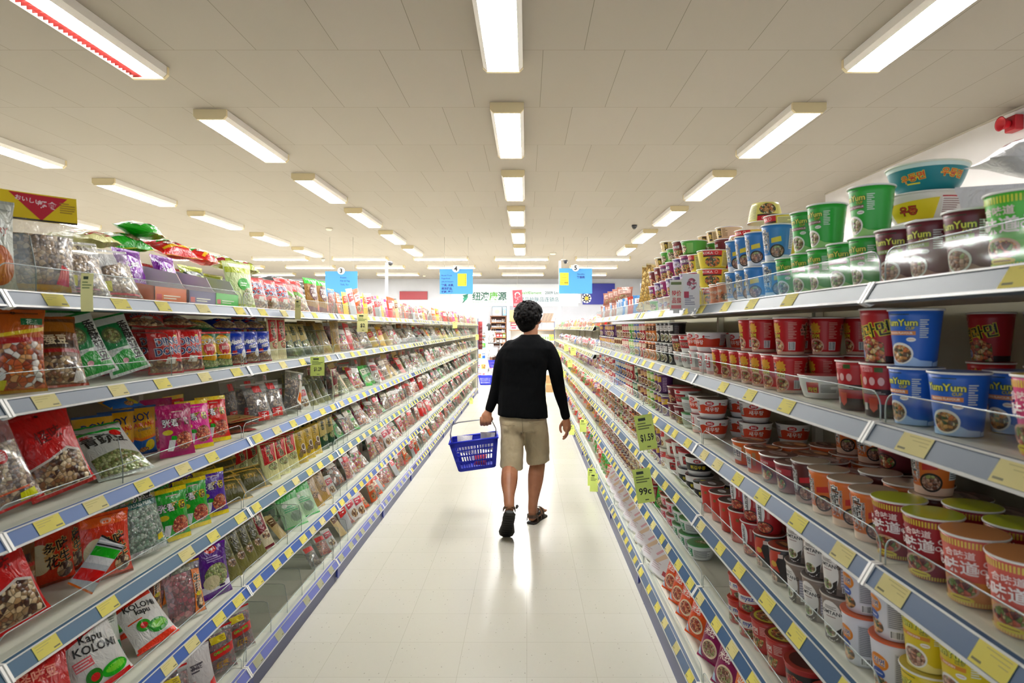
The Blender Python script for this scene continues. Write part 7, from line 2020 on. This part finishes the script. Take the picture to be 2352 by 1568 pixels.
h.v = [(-.05 - z, x, y) for x, y, z in h.v]; h.build('horn', o)
tag(o, 'red alarm horn on the wall high above the noodle shelves', 'alarm')

# wooden shelf of bottles by the rear wall
YS = 25.9
def sx(px): return (px - CX) * YS / F
def sz(py): return EYE + (CY - py) * YS / F
WD = M('7a4a2c', .5)
o = empty('bookcase', ((sx(1127) + sx(1163)) / 2, YS, 0))
x0, x1 = sx(1127) - o.location.x, sx(1163) - o.location.x
for x in (x0, x1 - .03):
    s = MB(); s.box(x, -.15, 0, x + .03, .15, sz(727), WD); s.build('side_panel', o)
s = MB(); s.box(x0, .13, 0, x1, .15, sz(727), M('5a3420', .6)); s.build('back_panel', o)
s = MB(); s.box(x0 - .02, -.17, sz(727), x1 + .02, .15, sz(727) + .03, WD); s.build('top_board', o)
SHZ = [sz(740), sz(752.5), sz(763.5), sz(774.5), sz(787), .45, .1]
for z in SHZ:
    s = MB(); s.box(x0 + .03, -.15, z - .03, x1 - .03, .13, z, M('a87a54', .5)); s.build('shelf', o)
tag(o, 'brown wooden bookcase of small bottles against the rear wall', 'bookcase')
def bottle_mesh(c, lab, cap):
    b = MB(); b.lathe([(.024, 0), (.026, .01), (.026, .085), (.014, .105)], M(c, .25), 10, True)
    b.lathe([(.0268, .02), (.0268, .075)], M(lab, .5), 10, False); b.lathe([(.016, .105), (.016, .13), (.001, .131)], M(cap, .4), 10, True)
    return b.mesh('bottle')
BM_ = [bottle_mesh('d8d6d2', 'f0eeea', 'e8e6e2'), bottle_mesh('2a2c4a', 'e6e4e0', '20222c'), bottle_mesh('4a2c1c', 'dcd8cc', 'e0ded8'), bottle_mesh('2c3f8a', 'd8dcec', '1c1c28')]
rr = random.Random(4)
for si, z in enumerate(SHZ[:3]):
    for i in range(8):
        q = put('bottle', BM_[(si + i // 3) % 4]); q.location = (sx(1127) + .06 + .07 * i, YS - .06, z + .0005)
        tag(q, 'small pill bottle, %s along the %s shelf of the brown bookcase' % (ORD[i], ('top', 'second', 'third')[si]), 'bottle', 'bottles in the brown bookcase')
for si, (z, cols) in enumerate(((SHZ[3], ['c8283c', 'c8283c', 'c83044', '8cc84a']), (SHZ[4], ['d8d6d0', '5a4a3c', 'd8d6d0', 'c8a090']))):
    for i, c in enumerate(cols):
        b = MB(); b.rbox(-.055, -.06, 0, .055, .06, .15, M(c, .5), .005); b.box(-.04, -.0605, .04, .04, -.06, .11, M('efe6dc', .5)); q = b.build('carton'); q.location = (sx(1137) + .125 * i, YS - .04, z + .0005)
        tag(q, 'small carton, %s along the %s shelf of the brown bookcase' % (ORD[i], ('fourth', 'fifth')[si]), 'box', 'cartons in the brown bookcase')
for px0, px1, c, c2, lab in ((1131, 1153, 'd9d4d0', 'd8a898', 'framed portrait poster standing on the brown bookcase'), (1154.5, 1164, '8ab8dc', 'c8a09c', 'narrow blue poster standing on the brown bookcase')):
    b = MB(); xa, xb_ = sx(px0), sx(px1); z = sz(727) + .031
    b.box(xa, YS - .05, z, xb_, YS - .03, z + .38, M('5a6a78', .4)); o = b.build('poster_stand')
    p = MB(); p.box(xa + .015, YS - .054, z + .015, xb_ - .015, YS - .0505, z + .30, M(c, .5)); p.box(xa + .015, YS - .054, z + .30, xb_ - .015, YS - .0505, z + .365, M('a8d0e8', .5))
    p.add([((xa + xb_) / 2 + (xb_ - xa) * .28 * cos(t), YS - .056, z + .17 + .09 * sin(t)) for t in [2 * pi * i / 16 for i in range(16)]], [tuple(range(16))], M(c2, .5)); p.build('picture', o)
    tag(o, lab, 'poster')
cl = MB(); cl.box(sx(1164.5), YS - .2, 0, sx(1170.5), YS + .1, bz(703), M('e6e4e2', .5)); struct(cl.build('trim_2'))

# display table to the right of the white post, half hidden by the shopper's head
o = empty('display_table', (.2, 24.6, 0))
YT = 24.6
def tx(px): return (px - CX) * YT / F
def tz(py): return EYE + (CY - py) * YT / F
for z, nm in ((tz(782), 'table_top'), (tz(757), 'upper_shelf'), (tz(738), 'top_shelf')):
    b = MB(); b.box(tx(1169) - .2, -.22, z - .035, tx(1276) - .2, .22, z, M('8a6a4c' if nm != 'table_top' else 'e6e4de', .5)); b.build(nm, o)
for x in (tx(1170) - .2, tx(1273) - .2):
    b = MB(); b.box(x, -.2, 0, x + .04, .2, tz(738), M('d8d4cc', .5)); b.build('side_panel', o)
b = MB(); b.box(tx(1171) - .2, .2, 0, tx(1274) - .2, .215, tz(757), M('e9e7e3', .5)); b.build('back_panel', o)
tag(o, 'display table with shelves behind the shopper, by the rear wall', 'table')
for i in range(3):
    b = MB(); b.rbox(-.055, -.12, 0, .055, .12, .44, M('a88a62', .6), .004); b.box(-.003, -.1205, 0, .003, -.12, .44, M('7a6040', .6)); q = b.build('cardboard_box'); q.location = (tx(1173.5 + 7 * i), YT, tz(738) + .0008)
    tag(q, 'upright cardboard box, %s from left on the display table' % ORD[i], 'box', 'upright cardboard boxes')
for i in range(9):
    b = MB(); b.box(-.012, -.1, 0, .012, .1, .33, M(('8a6a48', '7a5c3e', '9a7a56')[i % 3], .6)); q = b.build('wooden_board'); q.location = (tx(1245.5 + 2.6 * i) - .04, YT, tz(738) + .006); q.rotation_euler = (0, radians(20), 0)
    tag(q, 'brown board in the leaning row right of the shopper, %s from left' % ORD[i], 'board', 'leaning brown boards')
for i in range(3):
    b = MB(); b.rbox(-.072, -.12, 0, .072, .12, .26, M('e8e6e4', .5), .006); b.box(-.05, -.1206, .05, .05, -.12, .2, M('dde2e8', .5)); q = b.build('carton'); q.location = (tx(1250 + 9 * i), YT, tz(757) + .0008)
    tag(q, 'white carton right of the shopper under the leaning boards, %s from left' % ORD[i], 'box', 'white cartons on the display table')
for i in range(5):
    b = MB(); b.rbox(-.045, -.07, 0, .045, .07, .24, M('d8d4a8' if i < 3 else 'd8b03a', .5), .004); b.box(-.03, -.0706, .05, .03, -.07, .16, M('6a9a5a', .5)); q = b.build('carton'); q.location = (tx(1247 + 5.5 * i), YT - .1, tz(782) + .0008)
    tag(q, 'small yellowish carton right of the shopper on the table top, %s from left' % ORD[i], 'box', 'yellowish cartons on the display table')
for i, (c, c2) in enumerate((('b8285a', 'e8c8a8'), ('e4e0dc', 'b82a4a'))):
    b = MB(); b.rbox(-.11, -.09, 0, .11, .09, .136, M(c, .5), .004); b.box(-.09, -.0907, .04, .09, -.09, .10, M(c2, .5)); q = b.build('gift_box'); q.location = (tx(1180), YT - .04, tz(757) + .0008 + .138 * (1 - i))
    tag(q, '%s gift box left of the shopper under the cardboard boxes' % ('pink' if i == 0 else 'white and red'), 'box')

# floor things beyond the runs
b = MB(); X0_, X1_ = .43, .60
b.rbox(-.085, -.13, 0, .085, .13, .40, M('b08c60', .6), .004); b.box(-.085, -.1306, .17, .085, -.13, .21, M('c9a878', .4)); q = b.build('cardboard_box'); q.location = (.535, 14.95, 0.0005)
tag(q, 'tall brown carton standing on the floor at the far end of the noodle shelves', 'box')
bf = basket((-1.10, 16.8, .001), radians(6), 0, 'blue basket standing on the floor past the snack shelves', handles=True)
rk = empty('display_rack', (-1.42, 17.9, 0))
for x, y in ((-.30, -.2), (.26, -.2), (-.30, .2), (.26, .2)):
    b = MB(); b.box(x, y, 0, x + .04, y + .03, 1.55, M('dedcd8', .4)); b.build('post', rk)
RZ = [.12, .36, .66, .96, 1.24]
for z in RZ:
    b = MB(); b.box(-.28, -.19, z - .02, .27, .2, z, M('7fa4b8' if z > .3 else '9a7a58', .5)); b.build('shelf', rk)
tag(rk, 'white post display rack of packets at the end of the snack shelves', 'rack')
for k, z in enumerate(RZ):
    for i in range(4):
        t = TPL[('n_green', 'n_black', 'n_red', 'k_pwhite', 'n_yellow', 'k_pblue')[(k + i) % 6]]
        o = inst(t, (-1.62 + .135 * i, 17.78, z + .001), radians(8), radians(10), 0, near=False)
        rec(o, t, 'display rack past the snacks, %s shelf up' % ORD[k], '')
st = empty('hanging_strip', (-1.09, 14.72, 1.02))
b = MB(); b.tube([(0, 0, 0), (0, 0, .66)], .004, M('c8c4bc', .5), 6); b.build('strip', st)
for i in range(7):
    b = MB(); rr = random.Random(i)
    P = [[((u - .5) * .11, -.02 - .018 * sin(pi * u) * sin(pi * v) - .02 * i % .01, .56 - .088 * i + .12 * (v - .5) + .02) for u in (0, .25, .5, .75, 1)] for v in (0, .25, .5, .75, 1)]
    b.grid(P, M(rr.choice(('6a1c20', '8a2428', '4a1418', 'a83a3c')), .25, coat=.5)); b.grid([[(x, y + .008, z) for x, y, z in r] for r in P], M('d8d0c8', .4), flip=True); b.build('packet', st)
tag(st, 'hanging strip of dark red packets on the end frame of the snack shelves', 'clip strip')

def trolley(loc):
    o = empty('shopping_trolley', loc)
    GM = M('b0b2b4', .3, metal=.8)
    f = MB()
    for s in (-1, 1):
        f.tube([(s * .22, -.3, .12), (s * .22, .35, .12)], .012, GM, 8); f.tube([(s * .22, -.28, .12), (s * .22, -.34, .98)], .012, GM, 8); f.tube([(s * .22, .3, .12), (s * .22, -.28, .55)], .01, GM, 8)
    f.tube([(-.22, -.3, .12), (.22, -.3, .12)], .012, GM, 8); f.build('frame', o)
    c = MB()
    for z, w, d0, d1 in ((.55, .2, -.28, .30), (.66, .215, -.30, .34), (.78, .23, -.32, .38), (.88, .24, -.33, .42)):
        c.tube([(-w, d0, z), (w, d0, z), (w, d1, z), (-w, d1, z), (-w, d0, z)], .005, GM, 6)
    for i in range(9):
        t = i / 8
        for y0, y1 in ((-.28, -.33), (.30, .42)): c.tube([(-.2 + .4 * t, y0, .55), (-.24 + .48 * t, y1, .88)], .0035, GM, 5)
        for s in (-1, 1): c.tube([(s * .2, -.28 + .58 * t, .55), (s * .24, -.33 + .75 * t, .88)], .0035, GM, 5)
        c.tube([(-.2 + .4 * t, -.28, .55), (-.2 + .4 * t, .30, .55)], .0035, GM, 5)
    c.build('wire_basket', o)
    h = MB(); h.tube([(-.24, -.36, .99), (.24, -.36, .99)], .016, M('2a2a2e', .4), 10); h.build('handle', o)
    for x in (-.2, .2):
        for y in (-.26, .3):
            w = MB(); w.lathe([(.02, -.014), (.058, -.014), (.06, 0), (.058, .014), (.02, .014)], M('1a1a1c', .5), 16, True); w.v = [(x + z, y + a, .062 + b_) for a, b_, z in w.v]; w.build('wheel', o)
    tag(o, 'wire shopping trolley pushed by the customer in the zebra dress', 'trolley')
trolley((-1.12, 21.6, 0))
t = TPL['carrier']; q = inst(t, (-1.12, 21.6, .565), 0, radians(4), near=True, scale=1.25); tag(q, 'white plastic bag in the wire trolley', 'bag')
basket((-1.12, 21.45, .165), radians(3), 0, 'blue basket on the lower rack of the wire trolley', handles=False)

# ------------------------------------------------------------------ price flags and cards clipped to the rails
NEON = M('ecff8a', .6, spec=.2); PALE = M('efe9a0', .5)
def flag(side, Y, z, text, label, w=.07, h=.10, ang=35, col=None, roll=0, mat=None, out=.046):
    xf = XFL if side < 0 else XFR
    o = empty('hanging_price_tag', (side * (xf - out), Y, z))
    o.rotation_euler = (0, radians(roll), radians(ang * -side))
    b = MB()
    P = [[((u - .5) * w, -.004 - .006 * sin(pi * v * .9), -h * v) for u in (0, .25, .5, .75, 1)] for v in (0, .2, .4, .6, .8, 1)]
    m = mat or NEON
    b.grid(P, m, True, flip=True); b.grid([[(x, y + .0008, z_) for x, y, z_ in r] for r in P], m, True)
    def fn(x, y, off): return (x / 100, -.004 - .006 * sin(pi * (-y / 100 / h) * .9) - off / 100, y / 100)
    W_, H_ = w * 100, h * 100
    art = [('r', -W_ * .3, -H_ * .16, W_ * .1, -H_ * .08, '2a3a1a'), ('l', -W_ * .38, -H_ * .42, W_ * .38, -H_ * .2, 3, '7a8a44')]
    if text: art += [('t', text, .02 * W_, -H_ * .66, H_ * .2, '20261a', None, 0, .62 if len(text) > 3 else .9), ('r', -W_ * .05, -H_ * .93, W_ * .15, -H_ * .9, '5a6a34')]
    lay_art(b, art, fn, 2)
    b.build('paper', o)
    c = MB(); c.tube([(0, .0, .002), (0, .012, -.004), (0, .02, -.02)], .003, M('d8dcd4', .2), 6); c.build('clip', o)
    tag(o, label, 'price tag')
flag(-1, 3.30, 1.368, '$1.29', 'yellow-green price tag hanging from the second snack shelf', ang=22)
flag(-1, 4.20, 1.612, '$2', 'pale price tag hanging from the top snack shelf', ang=22, mat=PALE, h=.12)
flag(-1, 1.575, 1.655, '', 'yellow paper tag clipped to the top snack shelf beside the bean bags', w=.026, h=.095, ang=20, mat=PALE)
flag(-1, 3.02, 1.655, '', 'narrow yellow tag on the top snack shelf before the peanut bags', w=.026, h=.095, ang=20, mat=PALE)
flag(-1, 9.6, 1.61, '', 'small yellow-green tag far along the top snack shelf', ang=20)
flag(-1, 13.9, 1.37, '', 'yellow-green tag at the far end of the second snack shelf', ang=20, h=.12)
flag(-1, 12.4, .14, '', 'yellow-green tag low at the far end of the snack shelves', ang=20, h=.12)
flag(1, 3.0, 1.105, '$1.59', 'yellow-green tag reading $1 on the third noodle shelf', w=.085, h=.165, ang=5, roll=-10, out=.09)
flag(1, 3.05, .84, '99c', 'yellow-green tag reading 99c on the fourth noodle shelf', w=.085, h=.165, ang=5, roll=-10, out=.09)
flag(1, 6.6, .56, '', 'yellow-green tag on the fifth noodle shelf past the cups', ang=10, h=.13, out=.05)
flag(1, 5.75, .24, '', 'nearer yellow-green tag on the lowest noodle shelf', ang=10, h=.16, out=.05)
flag(1, 5.55, .24, '', 'yellow-green tag just before another on the lowest noodle shelf', ang=10, h=.16, out=.05)
flag(1, 8.3, .24, '', 'distant yellow-green tag on the lowest noodle shelf', ang=10, h=.13, out=.05)
for i, (Y, k) in enumerate(((8.0, 1), (9.4, 1), (11.5, 2), (8.6, 2), (10.2, 3))):
    flag(1, Y, Z_RF[k] + .005, '', 'small yellow-green tag, %s of those on the far sweets shelves' % ORD[i], ang=20, h=.10, out=.05)
WHT = M('e6e6ea', .5)
def card(Y, z, w, h, label, art):
    o = empty('promotion_card', (XFR - .034, Y, z)); o.rotation_euler = (radians(-6), 0, radians(-12))
    b = MB(); b.box(-w / 2, -.001, 0, w / 2, .001, h, WHT)
    lay_art(b, art, lambda x, y, o_: (x / 100 * w / .085, -.001 - o_ / 100, y / 100 * h / .155), 3); b.build('card', o)
    c = MB(); c.box(-.012, -.003, -.012, .012, .004, .006, M('d0d4d8', .2)); c.build('clip', o); tag(o, label, 'card')
card(2.33, 1.590, .062, .13, 'white card with a pink flower picture on the top noodle shelf', [('e', .4, 11, 2.4, 2.6, cells('flower_print', ['c84a6a', 'e8c8d0', '8a2a44', 'e6e6ea', 'b85a7a'], 120)), ('l', -3, 1.5, 2, 6, 5, '8a8aa0'), ('r', -3.4, 4.8, -1, 7.6, 'b83a54')])
card(2.56, 1.590, .052, .125, 'pale card with red characters on the top noodle shelf', [('t', '特价', .2, 8.6, 2.2, 'c83a4c'), ('t', '品尝', .2, 5.0, 2.2, 'c83a4c'), ('r', -3.4, 13, 3.4, 14.4, '6a7a4a'), ('r', -3.2, .8, 3.2, 2.6, 'd87a84')])
ordinal_labels()
